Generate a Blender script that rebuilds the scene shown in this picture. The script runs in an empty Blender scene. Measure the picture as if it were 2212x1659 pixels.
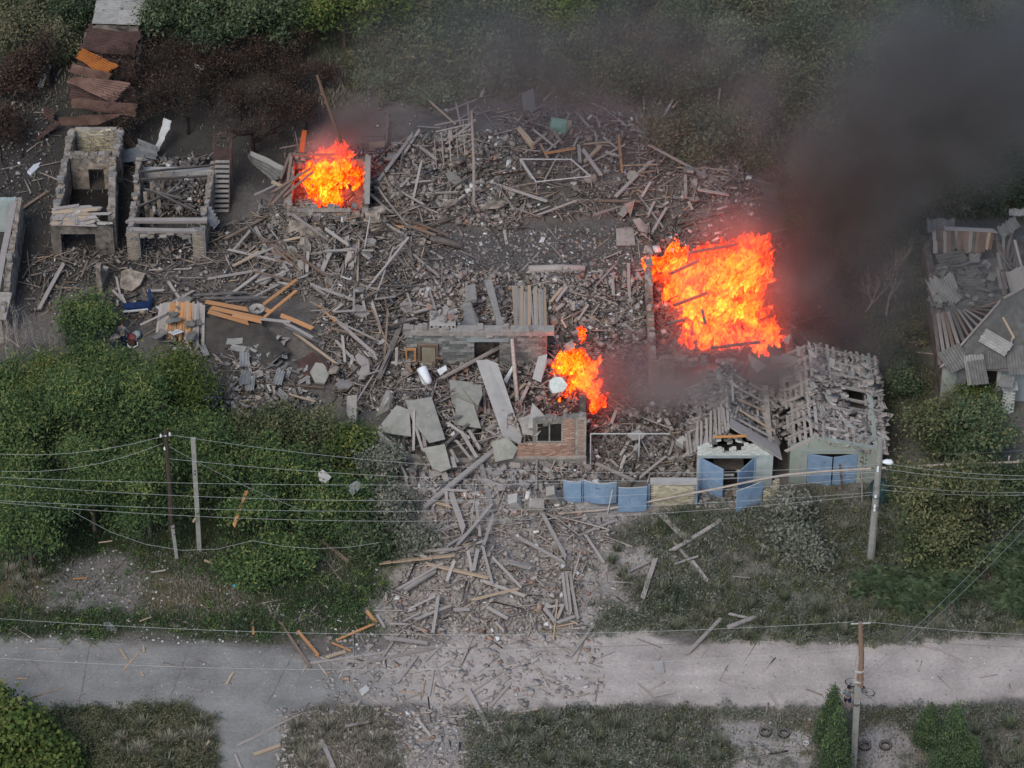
import bpy, math, random
import numpy as np
from mathutils import Vector, Matrix

R = random.Random(7)
NR = np.random.RandomState(5)
SC = bpy.context.scene
COL = SC.collection
rad = math.radians

# ---------------------------------------------------------------- camera, world, sun, exposure
FPX, CX, CY = 8400.0, 1106.0, 829.5          # focal length and centre in survey pixels (2212 wide)
PITCH, DIST = 41.0, 218.0
cam_data = bpy.data.cameras.new('camera')
cam = bpy.data.objects.new('camera', cam_data)
COL.objects.link(cam)
cam.location = (0, -DIST * math.cos(rad(PITCH)), DIST * math.sin(rad(PITCH)))
cam.rotation_euler = (rad(90 - PITCH), 0, 0)
cam_data.sensor_fit = 'HORIZONTAL'
cam_data.angle = 2 * math.atan(CX / FPX)
cam_data.clip_start, cam_data.clip_end = 1.0, 3000.0
SC.camera = cam

world = bpy.data.worlds.new('World')
SC.world = world
world.use_nodes = True
wn = world.node_tree
sky = wn.nodes.new('ShaderNodeTexSky')
sky.sky_type = 'NISHITA'
sky.sun_disc = False
sky.sun_elevation = rad(38)
sky.sun_rotation = rad(200)
sky.air_density, sky.dust_density, sky.ozone_density = 1.0, 1.2, 1.5
wn.links.new(sky.outputs[0], wn.nodes['Background'].inputs[0])
wn.nodes['Background'].inputs[1].default_value = 0.10

sun_data = bpy.data.lights.new('sun', 'SUN')
sun_data.energy = 1.25
sun_data.angle = rad(28)
sun_data.color = (1.0, 0.93, 0.84)
sun = bpy.data.objects.new('sun', sun_data)
COL.objects.link(sun)
sun.rotation_euler = (rad(90 - 52), 0, rad(-25))

SC.view_settings.view_transform = 'Standard'
SC.view_settings.look = 'None'
SC.view_settings.gamma = 1.0
SC.view_settings.use_curve_mapping = False
SC.view_settings.exposure = 0.72
cy = SC.cycles
cy.max_bounces, cy.diffuse_bounces, cy.glossy_bounces = 6, 3, 2
cy.transparent_max_bounces, cy.volume_bounces = 20, 0
cy.volume_step_rate, cy.volume_max_steps = 2.5, 64
cy.sample_clamp_indirect = 3.0
cy.caustics_reflective = cy.caustics_refractive = False

# ---------------------------------------------------------------- survey: pixel -> place
_fw = Vector((0, math.cos(rad(PITCH)), -math.sin(rad(PITCH))))
_up = Vector((0, math.sin(rad(PITCH)), math.cos(rad(PITCH))))
_rt = Vector((1, 0, 0))
CAM = Vector(cam.location)


def P(x, y, z=0.0):
    d = _fw + _rt * ((x - CX) / FPX) + _up * ((CY - y) / FPX)
    return CAM + d * ((z - CAM.z) / d.z)


def Pn(x, y):
    """numpy version on the plane z = 0"""
    x, y = np.asarray(x, float), np.asarray(y, float)
    dx = (x - CX) / FPX
    k = (CY - y) / FPX
    dy = _fw.y + _up.y * k
    dz = _fw.z + _up.z * k
    t = -CAM.z / dz
    return CAM.x + dx * t, CAM.y + dy * t


KEYS = {'2a': (0, 0), '2t': (1000, 0), '3t': (2000, 0), '4t': (2932, 0), '5': (0, 750), '6': (1000, 750), '7': (2000, 750),
        '8': (2932, 750), '1b': (0, 1500), '2b': (1000, 1500), '3b': (2000, 1500), '4b': (2932, 1500),
        '5c': (0, 2200), '6c': (1000, 2200), '7c': (2000, 2200), '8c': (2932, 2200)}


def Z(key, zx, zy):
    ox, oy = KEYS[key]
    return (ox + zx * .49729) * .548611, (oy + zy * .49729) * .548611


# ---------------------------------------------------------------- noise and terrain
def _h(ix, iy, s):
    v = np.sin(ix * 127.1 + iy * 311.7 + s * 74.7) * 43758.5453
    return v - np.floor(v)


def vnoise(x, y, s=0):
    ix, iy = np.floor(x), np.floor(y)
    fx, fy = x - ix, y - iy
    fx, fy = fx * fx * (3 - 2 * fx), fy * fy * (3 - 2 * fy)
    return (_h(ix, iy, s) * (1 - fx) + _h(ix + 1, iy, s) * fx) * (1 - fy) + (_h(ix, iy + 1, s) * (1 - fx) + _h(ix + 1, iy + 1, s) * fx) * fy


def fbm(x, y, s=0, o=4):
    t, a, n = 0, .5, 0
    for i in range(o):
        t = t + a * vnoise(x * 2 ** i, y * 2 ** i, s + i)
        n += a
        a *= .5
    return t / n


MOUNDS = [(1010, 1225, 3.2, .9), (1090, 1110, 3.0, .8), (1200, 1180, 2.6, .35), (930, 1090, 2.2, .5), (960, 330, 3.5, .9), (1090, 330, 3.6, 1.0),
          (900, 430, 3.5, .7), (1270, 330, 4.0, .7), (1400, 400, 3.6, .8), (1520, 430, 3.8, .9), (1330, 440, 2.6, .5), (700, 560, 4, .9),
          (560, 590, 4, .5), (760, 650, 3.2, .8), (860, 560, 3, .7), (840, 760, 2.6, .6), (720, 720, 3, .7), (950, 640, 3, .6), (1230, 660, 3, .6),
          (1340, 900, 3.2, .5), (1400, 980, 2.5, .5), (1230, 1060, 2.4, .3), (600, 830, 3, .5), (350, 620, 3.5, .3), (560, 440, 2.5, .3),
          (400, 430, 3, .35), (930, 930, 2.5, .7), (1320, 720, 3, .5), (1480, 860, 3, .6), (200, 600, 3, .35)]
MOUNDS += [(1110, 955, 1.5, .9), (940, 915, 2.2, .8), (690, 500, 2.6, .9), (1190, 850, 1.3, .9)]
MXY = [(P(a, b).x, P(a, b).y, r, h * 1.25) for a, b, r, h in MOUNDS]


def hn(x, y):
    z = np.zeros_like(np.asarray(x, float))
    for mx, my, r, h in MXY:
        d2 = ((x - mx) ** 2 + (y - my) ** 2) / (r * r)
        z = np.maximum(z, h * np.exp(-d2 * 1.2)) + .25 * h * np.exp(-d2 * 1.2) * (z > 0)
    rough = np.clip(z * 2.0, 0, 1) * .22 + .035
    return z + (fbm(x * .9, y * .9, 3) - .5) * rough * 2


def hz(x, y):
    return float(hn(np.array([x]), np.array([y]))[0])


def G(x, y, dz=0.0):
    """pixel -> point on the terrain"""
    z = 0.0
    for _ in range(4):
        p = P(x, y, z)
        z = hz(p.x, p.y)
    return Vector((p.x, p.y, z + dz))


# ---------------------------------------------------------------- zones of the ground
def sdist(x, y, poly):
    """signed distance (positive inside) to a polygon in metres"""
    n = len(poly)
    d = np.full(x.shape, 1e9)
    inside = np.zeros(x.shape, bool)
    for i in range(n):
        ax, ay = poly[i]
        bx, by = poly[(i + 1) % n]
        ex, ey = bx - ax, by - ay
        t = np.clip(((x - ax) * ex + (y - ay) * ey) / (ex * ex + ey * ey + 1e-9), 0, 1)
        d = np.minimum(d, (x - ax - t * ex) ** 2 + (y - ay - t * ey) ** 2)
        c = (ay > y) != (by > y)
        with np.errstate(divide='ignore', invalid='ignore'):
            inside ^= c & (x < ex * (y - ay) / (ey if ey else 1e-9) + ax)
    d = np.sqrt(d)
    return np.where(inside, d, -d)


def wpoly(pp):
    return [(P(a, b).x, P(a, b).y) for a, b in pp]


ROAD = [(-300, 1372), (0, 1375), (200, 1385), (450, 1392), (620, 1402), (700, 1418), (830, 1398), (1000, 1385), (1180, 1372), (1290, 1368), (1390, 1362),
        (1430, 1378), (1500, 1392), (1640, 1388), (1800, 1386), (1850, 1398), (2050, 1380), (2212, 1372), (2500, 1370), (2500, 1512), (2212, 1515),
        (2100, 1515), (2000, 1528), (1850, 1527), (1750, 1530), (1600, 1530), (1400, 1522), (1230, 1522), (1100, 1540), (1000, 1528), (850, 1524),
        (700, 1520), (640, 1545), (612, 1600), (600, 1720), (480, 1720), (474, 1610), (462, 1548), (400, 1522), (200, 1520), (100, 1530), (-300, 1535)]
DUST, SOIL = (.35, .315, .29), (.135, .121, .109)
BURNT, GREEN, DRY, ASPH, OLIVE, ASHG = (.05, .046, .042), (.05, .062, .03), (.16, .13, .085), (.205, .215, .215), (.10, .095, .06), (.22, .205, .19)
# (polygon, colour, softness m, opacity, grass density, dry share 0 green .. 1 straw)
ZONES = [
    ([(-400, -300), (2700, -300), (2700, 480), (1600, 450), (1500, 230), (900, 180), (700, 260), (300, 330), (-400, 330)], (.095, .095, .068), 2.0, 1, 1.0, .45),
    ([(-400, 300), (300, 250), (640, 255), (760, 235), (900, 255), (1100, 235), (1480, 240), (1560, 330), (1700, 420), (1960, 460), (1960, 1060), (1480, 1110), (850, 1000), (430, 850), (-400, 760)], SOIL, 1.2, 1, 0, .5),
    ([(60, 140), (250, 60), (600, 40), (720, 150), (740, 300), (600, 420), (520, 420), (480, 540), (300, 620), (-400, 700), (-400, 330)], BURNT, 1.5, .9, .06, .9),
    ([(1690, 440), (2020, 430), (2020, 900), (1920, 1050), (1900, 780), (1700, 740)], (.062, .058, .046), .8, .95, .7, .6),
    ([(920, 500), (1380, 480), (1400, 640), (1250, 600), (1000, 600)], (.10, .094, .09), .6, 1, .02, .8),
    ([(-400, 760), (430, 850), (850, 1000), (880, 1130), (860, 1380), (-400, 1380)], GREEN, .8, 1, .75, .2),
    ([(820, 1000), (1480, 1100), (1500, 1130), (1330, 1150), (1300, 1330), (1255, 1385), (830, 1395), (800, 1340), (900, 1150)], DUST, .8, .9, .05, .6),
    ([(1480, 1100), (1700, 1060), (1960, 1050), (2500, 1000), (2500, 1380), (1850, 1400), (1430, 1375), (1250, 1385), (1300, 1330), (1330, 1150)], (.16, .16, .13), .7, 1, 1.0, .5),
    ([(1270, 1190), (1400, 1170), (1420, 1240), (1350, 1260), (1390, 1330), (1360, 1335), (1290, 1290)], (.32, .29, .265), .5, .9, 0, .5),
    ([(1520, 1180), (1640, 1170), (1690, 1250), (1600, 1300)], (.2, .18, .16), .9, .6, .3, .7),
    ([(130, 1215), (280, 1195), (320, 1240), (300, 1320), (60, 1325)], (.19, .175, .17), .5, .85, .06, .3),
    ([(310, 1230), (500, 1240), (560, 1300), (480, 1345), (320, 1330)], (.13, .10, .065), .8, .7, .6, .9),
    ([(0, 1255), (80, 1200), (110, 1300), (-20, 1310)], (.14, .11, .07), .6, .7, .8, .7),
    ([(-400, 1525), (400, 1520), (462, 1548), (480, 1720), (-400, 1720)], (.13, .122, .075), .6, 1, 1.0, .45),
    ([(200, 1590), (400, 1560), (460, 1600), (440, 1640), (250, 1640)], (.2, .16, .09), .8, .7, 1, .9),
    ([(610, 1545), (690, 1520), (830, 1535), (900, 1600), (890, 1720), (590, 1720)], (.18, .155, .125), .5, 1, .7, .95),
    ([(870, 1530), (1010, 1530), (1020, 1600), (1000, 1720), (880, 1720)], (.3, .275, .255), .6, .9, .05, .8),
    ([(1010, 1545), (1100, 1540), (1400, 1522), (1740, 1530), (1760, 1720), (1000, 1720)], (.17, .16, .13), .5, 1, .85, .6),
    ([(1740, 1528), (2500, 1512), (2500, 1720), (1740, 1720)], (.17, .15, .125), .5, 1, .8, .85),
    ([(1520, 1560), (1640, 1555), (1760, 1590), (1760, 1720), (1560, 1720), (1590, 1620)], (.3, .275, .26), .5, .92, .06, .5),
    ([(1855, 1585), (1940, 1560), (1990, 1600), (1985, 1720), (1850, 1720)], (.27, .245, .235), .5, .92, .06, .5),
    (ROAD, DUST, .35, 1, 0, .5),
]
ZW = [(wpoly(z[0]),) + z[1:] for z in ZONES]
_ax = np.array([P(700, 1450).x, P(960, 1450).x])


def zones(x, y):
    col = np.tile(np.array(SOIL), (x.size, 1))
    g = np.zeros(x.size)
    dry = np.full(x.size, .5)
    n1 = fbm(x * .55, y * .55, 11) - .5
    n2 = fbm(x * 2.3, y * 2.3, 17) - .5
    for poly, c, soft, op, gr, dr in ZW:
        s = sdist(x, y, poly) + n1 * 2.2 * min(1, soft * 1.3) + n2 * 1.0 * min(1, soft * 1.5)
        w = np.clip(s / soft * .5 + .5, 0, 1)
        w = w * w * (3 - 2 * w) * op
        if poly is ZW[-1][0]:                       # grey asphalt to the west, dusty earth to the east
            k = np.clip((x - _ax[0] + n1 * 3) / (_ax[1] - _ax[0]), 0, 1)[:, None]
            k = np.clip(k + (fbm(x * .25, y * 1.1, 71) - .5)[:, None] * .5 * (k > 0.02) - .0, 0, 1)
            trk = (fbm(x * .12, y * 2.6, 73) - .5)[:, None] * .22 + (fbm(x * .5, y * .5, 79) - .5)[:, None] * .18
            c = (np.array((.235, .228, .212)) * (1 - k) + np.array((.405, .358, .324)) * k) * (1 + trk)
        col = col * (1 - w[:, None]) + np.array(c) * w[:, None]
        g = g * (1 - w) + gr * w
        dry = dry * (1 - w) + dr * w
    return col, g, dry


# ---------------------------------------------------------------- materials
def new_mat(name):
    m = bpy.data.materials.new(name)
    m.use_nodes = True
    return m, m.node_tree, m.node_tree.nodes['Principled BSDF']


def N(nt, kind, **kw):
    n = nt.nodes.new('ShaderNode' + kind)
    for k, v in kw.items():
        if isinstance(k, str) and hasattr(n, k):
            setattr(n, k, v)
    return n


def math_n(nt, op, a, b=None, clamp=False):
    n = nt.nodes.new('ShaderNodeMath')
    n.operation = op
    n.use_clamp = clamp
    for i, v in enumerate((a, b)):
        if v is None:
            continue
        if isinstance(v, (int, float)):
            n.inputs[i].default_value = v
        else:
            nt.links.new(v, n.inputs[i])
    return n.outputs[0]


def mixc(nt, fac, a, b, mode='MIX'):
    n = nt.nodes.new('ShaderNodeMix')
    n.data_type = 'RGBA'
    n.blend_type = mode
    for sock, v in ((n.inputs[0], fac), (n.inputs[6], a), (n.inputs[7], b)):
        if isinstance(v, (int, float)):
            sock.default_value = v
        elif isinstance(v, tuple):
            sock.default_value = (v + (1,))[:4]
        else:
            nt.links.new(v, sock)
    return n.outputs[2]


def noise_n(nt, vec, scale, detail=5, rough=.6, dist=0):
    n = nt.nodes.new('ShaderNodeTexNoise')
    n.inputs['Scale'].default_value = scale
    n.inputs['Detail'].default_value = detail
    n.inputs['Roughness'].default_value = rough
    n.inputs['Distortion'].default_value = dist
    nt.links.new(vec, n.inputs['Vector'])
    return n.outputs['Fac']


def maprange(nt, v, a, b, c=0.0, d=1.0):
    n = nt.nodes.new('ShaderNodeMapRange')
    nt.links.new(v, n.inputs[0])
    for i, k in enumerate((a, b, c, d)):
        n.inputs[i + 1].default_value = k
    return n.outputs[0]


def pmat(name, c1, c2, scale=4.0, stretch=(1, 1, 1), rough=.92, bump=.3, rand=0.0, dust=0.0, dustc=(.345, .312, .285), attr=None, spec=.15, metal=0.0, coord='Object', bscale=None, spots=None):
    m, nt, b = new_mat(name)
    tc = nt.nodes.new('ShaderNodeTexCoord')
    mp = nt.nodes.new('ShaderNodeMapping')
    mp.inputs['Scale'].default_value = stretch
    nt.links.new(tc.outputs[coord], mp.inputs[0])
    vec = mp.outputs[0]
    oi = nt.nodes.new('ShaderNodeObjectInfo')
    if rand:
        va = nt.nodes.new('ShaderNodeVectorMath')
        va.operation = 'ADD'
        nt.links.new(vec, va.inputs[0])
        sc = nt.nodes.new('ShaderNodeVectorMath')
        sc.operation = 'SCALE'
        sc.inputs[0].default_value = (17, 31, 23)
        nt.links.new(oi.outputs['Random'], sc.inputs['Scale'])
        nt.links.new(sc.outputs[0], va.inputs[1])
        vec = va.outputs[0]
    f = maprange(nt, noise_n(nt, vec, scale, 6, .65), .32, .68)
    c = mixc(nt, f, c1, c2)
    if spots:
        sc_, s_, lo_, hi_ = spots
        c = mixc(nt, maprange(nt, noise_n(nt, vec, s_, 6, .7, .5), lo_, hi_), c, sc_)
    if rand:
        k = maprange(nt, oi.outputs['Random'], 0, 1, 1 - rand, 1 + rand)
        cc = nt.nodes.new('ShaderNodeCombineColor')
        for i in range(3):
            nt.links.new(k, cc.inputs[i])
        c = mixc(nt, 1.0, c, cc.outputs[0], 'MULTIPLY')
    if attr:
        a = nt.nodes.new('ShaderNodeAttribute')
        a.attribute_name = attr
        c = mixc(nt, 1.0, c, a.outputs['Color'], 'MULTIPLY')
    if dust:
        geo = nt.nodes.new('ShaderNodeNewGeometry')
        sp = nt.nodes.new('ShaderNodeSeparateXYZ')
        nt.links.new(geo.outputs['Normal'], sp.inputs[0])
        up = maprange(nt, sp.outputs[2], .15, .85)
        nn = maprange(nt, noise_n(nt, geo.outputs['Position'], 1.7, 4), .25, .6)
        c = mixc(nt, math_n(nt, 'MULTIPLY', math_n(nt, 'MULTIPLY', up, nn), dust), c, dustc)
    nt.links.new(c, b.inputs['Base Color'])
    b.inputs['Roughness'].default_value = rough
    b.inputs['Specular IOR Level'].default_value = spec
    b.inputs['Metallic'].default_value = metal
    if bump:
        bn = nt.nodes.new('ShaderNodeBump')
        bn.inputs['Strength'].default_value = bump
        bn.inputs['Distance'].default_value = .03
        nt.links.new(noise_n(nt, vec, bscale or scale * 3, 4), bn.inputs['Height'])
        nt.links.new(bn.outputs[0], b.inputs['Normal'])
    return m


M = {}
M['wood'] = pmat('weathered_wood', (.22, .196, .178), (.40, .36, .33), 3, (.6, 9, 9), rand=.28, dust=.75)
M['wood_dark'] = pmat('charred_wood', (.045, .04, .037), (.13, .115, .105), 3, (.6, 9, 9), rand=.35, dust=.3)
M['wood_brown'] = pmat('brown_wood', (.13, .085, .06), (.22, .15, .11), 3, (.6, 9, 9), rand=.3, dust=.25)
M['wood_orange'] = pmat('fresh_pine', (.42, .19, .07), (.52, .27, .12), 3, (.6, 9, 9), rand=.18, dust=.12)
M['wood_tan'] = pmat('pale_pine', (.36, .26, .17), (.46, .35, .24), 3, (.6, 9, 9), rand=.18, dust=.25)
M['block'] = pmat('dusty_block', (.19, .175, .165), (.30, .275, .255), 5, rand=.3, dust=.6)
M['block_dark'] = pmat('sooty_block', (.09, .085, .082), (.17, .16, .155), 5, rand=.3, dust=.25)
M['brick_red'] = pmat('red_brick', (.25, .145, .11), (.36, .225, .17), 6, rand=.25, dust=.5)
M['brick_white'] = pmat('white_brick', (.42, .45, .42), (.58, .60, .56), 6, rand=.14)
M['brick_yellow'] = pmat('yellow_brick', (.36, .32, .22), (.52, .47, .34), 6, rand=.22)
M['brick_grey'] = pmat('slag_block', (.115, .125, .12), (.20, .205, .195), 6, rand=.3)
M['mortar'] = pmat('mortar', (.15, .145, .135), (.23, .22, .2), 5)
M['concrete'] = pmat('concrete', (.30, .295, .28), (.40, .385, .365), 1.6, rand=.1, dust=.4)
M['roof_dust'] = pmat('dust_covered_boards', (.17, .148, .13), (.29, .258, .23), 3.5, (.7, 3, 3), bump=.6)
M['conc_beam'] = pmat('concrete_beam', (.17, .163, .148), (.31, .29, .265), 3.2, rand=.1, dust=.5)
M['slab_green'] = pmat('mossy_board', (.18, .19, .155), (.29, .285, .25), 2.2, rand=.15, dust=.35)
M['plaster'] = pmat('scorched_plaster', (.085, .072, .062), (.42, .36, .295), 1.9, rand=.1, bump=.8, spots=((.035, .031, .028), .9, .52, .72))
M['plaster_pale'] = pmat('pale_plaster', (.2, .182, .16), (.40, .365, .32), 2.2, bump=.6, spots=((.08, .07, .06), 1.1, .56, .72))
M['plaster_soot_shade'] = pmat('sooty_shaded_plaster', (.035, .032, .03), (.24, .21, .18), 1.8, bump=.8)
M['stucco'] = pmat('green_grey_stucco', (.23, .265, .235), (.31, .335, .30), 1.2)
M['stucco_blue'] = pmat('blue_grey_stucco', (.26, .31, .31), (.37, .41, .40), 1.4)
M['stucco_wht'] = pmat('pale_blue_stucco', (.22, .26, .265), (.3, .34, .345), 2)
M['blue'] = pmat('blue_paint', (.15, .235, .345), (.225, .315, .43), 1.6, rough=.8, bump=.3, rand=.1, dust=.2, spots=((.12, .085, .065), 3.4, .60, .66))
M['slate'] = pmat('cement_slate', (.19, .195, .185), (.31, .31, .295), 2.2, rand=.22, dust=.25)
M['slate_dark'] = pmat('dark_slate', (.10, .10, .095), (.18, .175, .165), 2.2, rand=.22, dust=.15)
M['slate_dust'] = pmat('dusty_slate', (.22, .2, .185), (.33, .305, .285), 2.2, rand=.2, dust=.6)
M['rust'] = pmat('rusty_sheet', (.085, .05, .04), (.19, .115, .09), 1.1, rand=.25, rough=.85)
M['rust_firelit_orange'] = pmat('orange_rust_and_firelight', (.22, .075, .025), (.36, .13, .03), .8, rough=.85)
M['rust_dark'] = pmat('dark_rust', (.045, .03, .027), (.10, .06, .05), 1.2, rough=.85)
M['iron'] = pmat('dark_iron', (.05, .048, .046), (.12, .10, .09), 3, rough=.7)
M['pipe'] = pmat('dusty_pipe', (.30, .25, .21), (.42, .36, .31), 4, rough=.8)
M['steel_pale'] = pmat('pale_steel', (.36, .37, .36), (.5, .5, .48), 2, rough=.6)
M['tar'] = pmat('tar_paper', (.05, .046, .042), (.10, .085, .07), 1.5)
M['white'] = pmat('white_enamel', (.62, .66, .68), (.75, .78, .79), 2, rough=.45, bump=0)
M['pole_conc'] = pmat('pole_concrete', (.2, .205, .19), (.30, .295, .27), 2.5)
M['pole_wood'] = pmat('old_pole_wood', (.045, .035, .03), (.085, .065, .055), 3, (6, 6, .5))
M['bark'] = pmat('bark', (.06, .05, .04), (.13, .11, .09), 5, (3, 3, .6))
M['bark_pale'] = pmat('dead_grey_bark', (.22, .2, .18), (.34, .31, .28), 5, (3, 3, .6))
M['bark_birch'] = pmat('birch_bark', (.30, .26, .22), (.52, .46, .40), 3, (3, 3, .9))
M['bark_burnt'] = pmat('burnt_bark', (.016, .014, .013), (.045, .036, .032), 5, (3, 3, .6))
M['rubber'] = pmat('tyre_rubber', (.03, .029, .03), (.075, .07, .07), 3, rough=.85, dust=.3)
M['black'] = pmat('black_plastic', (.012, .012, .013), (.03, .03, .03), 3, rough=.6)
M['wire'] = pmat('aluminium_wire', (.26, .28, .28), (.32, .33, .33), 3, rough=.5, bump=0)
M['wire_dark'] = pmat('dark_wire', (.06, .06, .06), (.09, .09, .09), 3, rough=.6, bump=0)
M['teal'] = pmat('teal_fibreboard', (.12, .27, .235), (.2, .36, .315), 2, dust=.1)
M['cloth_grey'] = pmat('grey_cloth', (.13, .14, .145), (.2, .205, .21), 4)
M['rubble'] = pmat('rubble_mix', (.72, .72, .72), (1.2, 1.2, 1.2), 9, attr='tint', dust=.3, coord='Object')
M['void'] = pmat('painted_dark_interior', (.012, .011, .011), (.03, .027, .025), 2)  # near-black stands in for shade in openings and behind panes; also charred floors


def attr_leaf(name, ramp, trans=.25):
    m, nt, b = new_mat(name)
    a = nt.nodes.new('ShaderNodeAttribute')
    a.attribute_name = 'tint'
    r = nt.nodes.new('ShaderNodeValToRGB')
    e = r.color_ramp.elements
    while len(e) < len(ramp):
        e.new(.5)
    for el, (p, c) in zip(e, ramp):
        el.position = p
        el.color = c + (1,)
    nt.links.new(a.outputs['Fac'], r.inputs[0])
    nt.links.new(r.outputs[0], b.inputs['Base Color'])
    b.inputs['Roughness'].default_value = .75
    b.inputs['Specular IOR Level'].default_value = .15
    if trans:
        t = nt.nodes.new('ShaderNodeBsdfTranslucent')
        nt.links.new(r.outputs[0], t.inputs[0])
        mx = nt.nodes.new('ShaderNodeMixShader')
        mx.inputs[0].default_value = trans
        nt.links.new(b.outputs[0], mx.inputs[1])
        nt.links.new(t.outputs[0], mx.inputs[2])
        nt.links.new(mx.outputs[0], nt.nodes['Material Output'].inputs[0])
    return m


M['leaf'] = attr_leaf('ash_leaves', [(0, (.03, .056, .03)), (.38, (.06, .108, .046)), (.7, (.105, .168, .058)), (1, (.21, .24, .08))])
M['leaf_dusty'] = attr_leaf('dusty_leaves', [(0, (.085, .10, .078)), (.5, (.165, .18, .14)), (.85, (.25, .25, .2)), (1, (.32, .3, .24))])
M['leaf_olive'] = attr_leaf('olive_leaves', [(0, (.045, .064, .034)), (.5, (.10, .122, .06)), (.85, (.165, .175, .085)), (1, (.22, .2, .10))])
M['leaf_blue'] = attr_leaf('sumac_leaves', [(0, (.04, .065, .034)), (.5, (.085, .125, .065)), (.9, (.14, .18, .09)), (1, (.22, .2, .1))])
M['leaf_thuja'] = attr_leaf('thuja_sprays', [(0, (.035, .055, .032)), (.5, (.07, .108, .055)), (.85, (.115, .165, .07)), (1, (.15, .22, .08))], .15)
M['leaf_dark'] = attr_leaf('dark_leaves', [(0, (.024, .042, .024)), (.5, (.06, .092, .05)), (.9, (.115, .15, .075)), (1, (.16, .175, .09))])
M['leaf_field'] = attr_leaf('field_leaves', [(0, (.05, .066, .036)), (.4, (.105, .125, .065)), (.75, (.175, .165, .10)), (1, (.24, .2, .125))])
M['leaf_scorch'] = attr_leaf('scorched_leaves', [(0, (.018, .013, .011)), (.5, (.055, .037, .03)), (.85, (.105, .066, .05)), (1, (.15, .105, .07))])
M['leaf_bright'] = attr_leaf('bright_leaves', [(0, (.035, .06, .02)), (.5, (.08, .125, .034)), (.85, (.145, .185, .05)), (1, (.22, .22, .075))])
M['grass'] = attr_leaf('grass_blades', [(0, (.05, .078, .042)), (.3, (.11, .135, .078)), (.6, (.2, .2, .15)), (1, (.34, .31, .245))], .2)
M['leaf_pale'] = attr_leaf('pale_poplar_leaves', [(0, (.06, .085, .05)), (.5, (.13, .165, .095)), (.9, (.21, .245, .15)), (1, (.27, .28, .17))])


# ---------------------------------------------------------------- geometry helpers
def prop(o, label=None, cat=None, group=None, kind=None):
    if label:
        o['label'] = label
    if cat:
        o['category'] = cat
    if group:
        o['group'] = group
    if kind:
        o['kind'] = kind
    return o


def thing(name, label, cat, loc, group=None):
    o = bpy.data.objects.new(name, None)
    o.empty_display_size = .3
    COL.objects.link(o)
    o.location = loc
    return prop(o, label, cat, group)


def rnd(a, b):
    return R.uniform(a, b)


def frame(d, up=Vector((0, 0, 1))):
    """3x3 matrix whose x axis is d"""
    x = Vector(d).normalized()
    if abs(x.dot(up)) > .98:
        up = Vector((0, 1, 0))
    y = up.cross(x).normalized()
    z = x.cross(y)
    return Matrix((x, y, z)).transposed()


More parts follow.
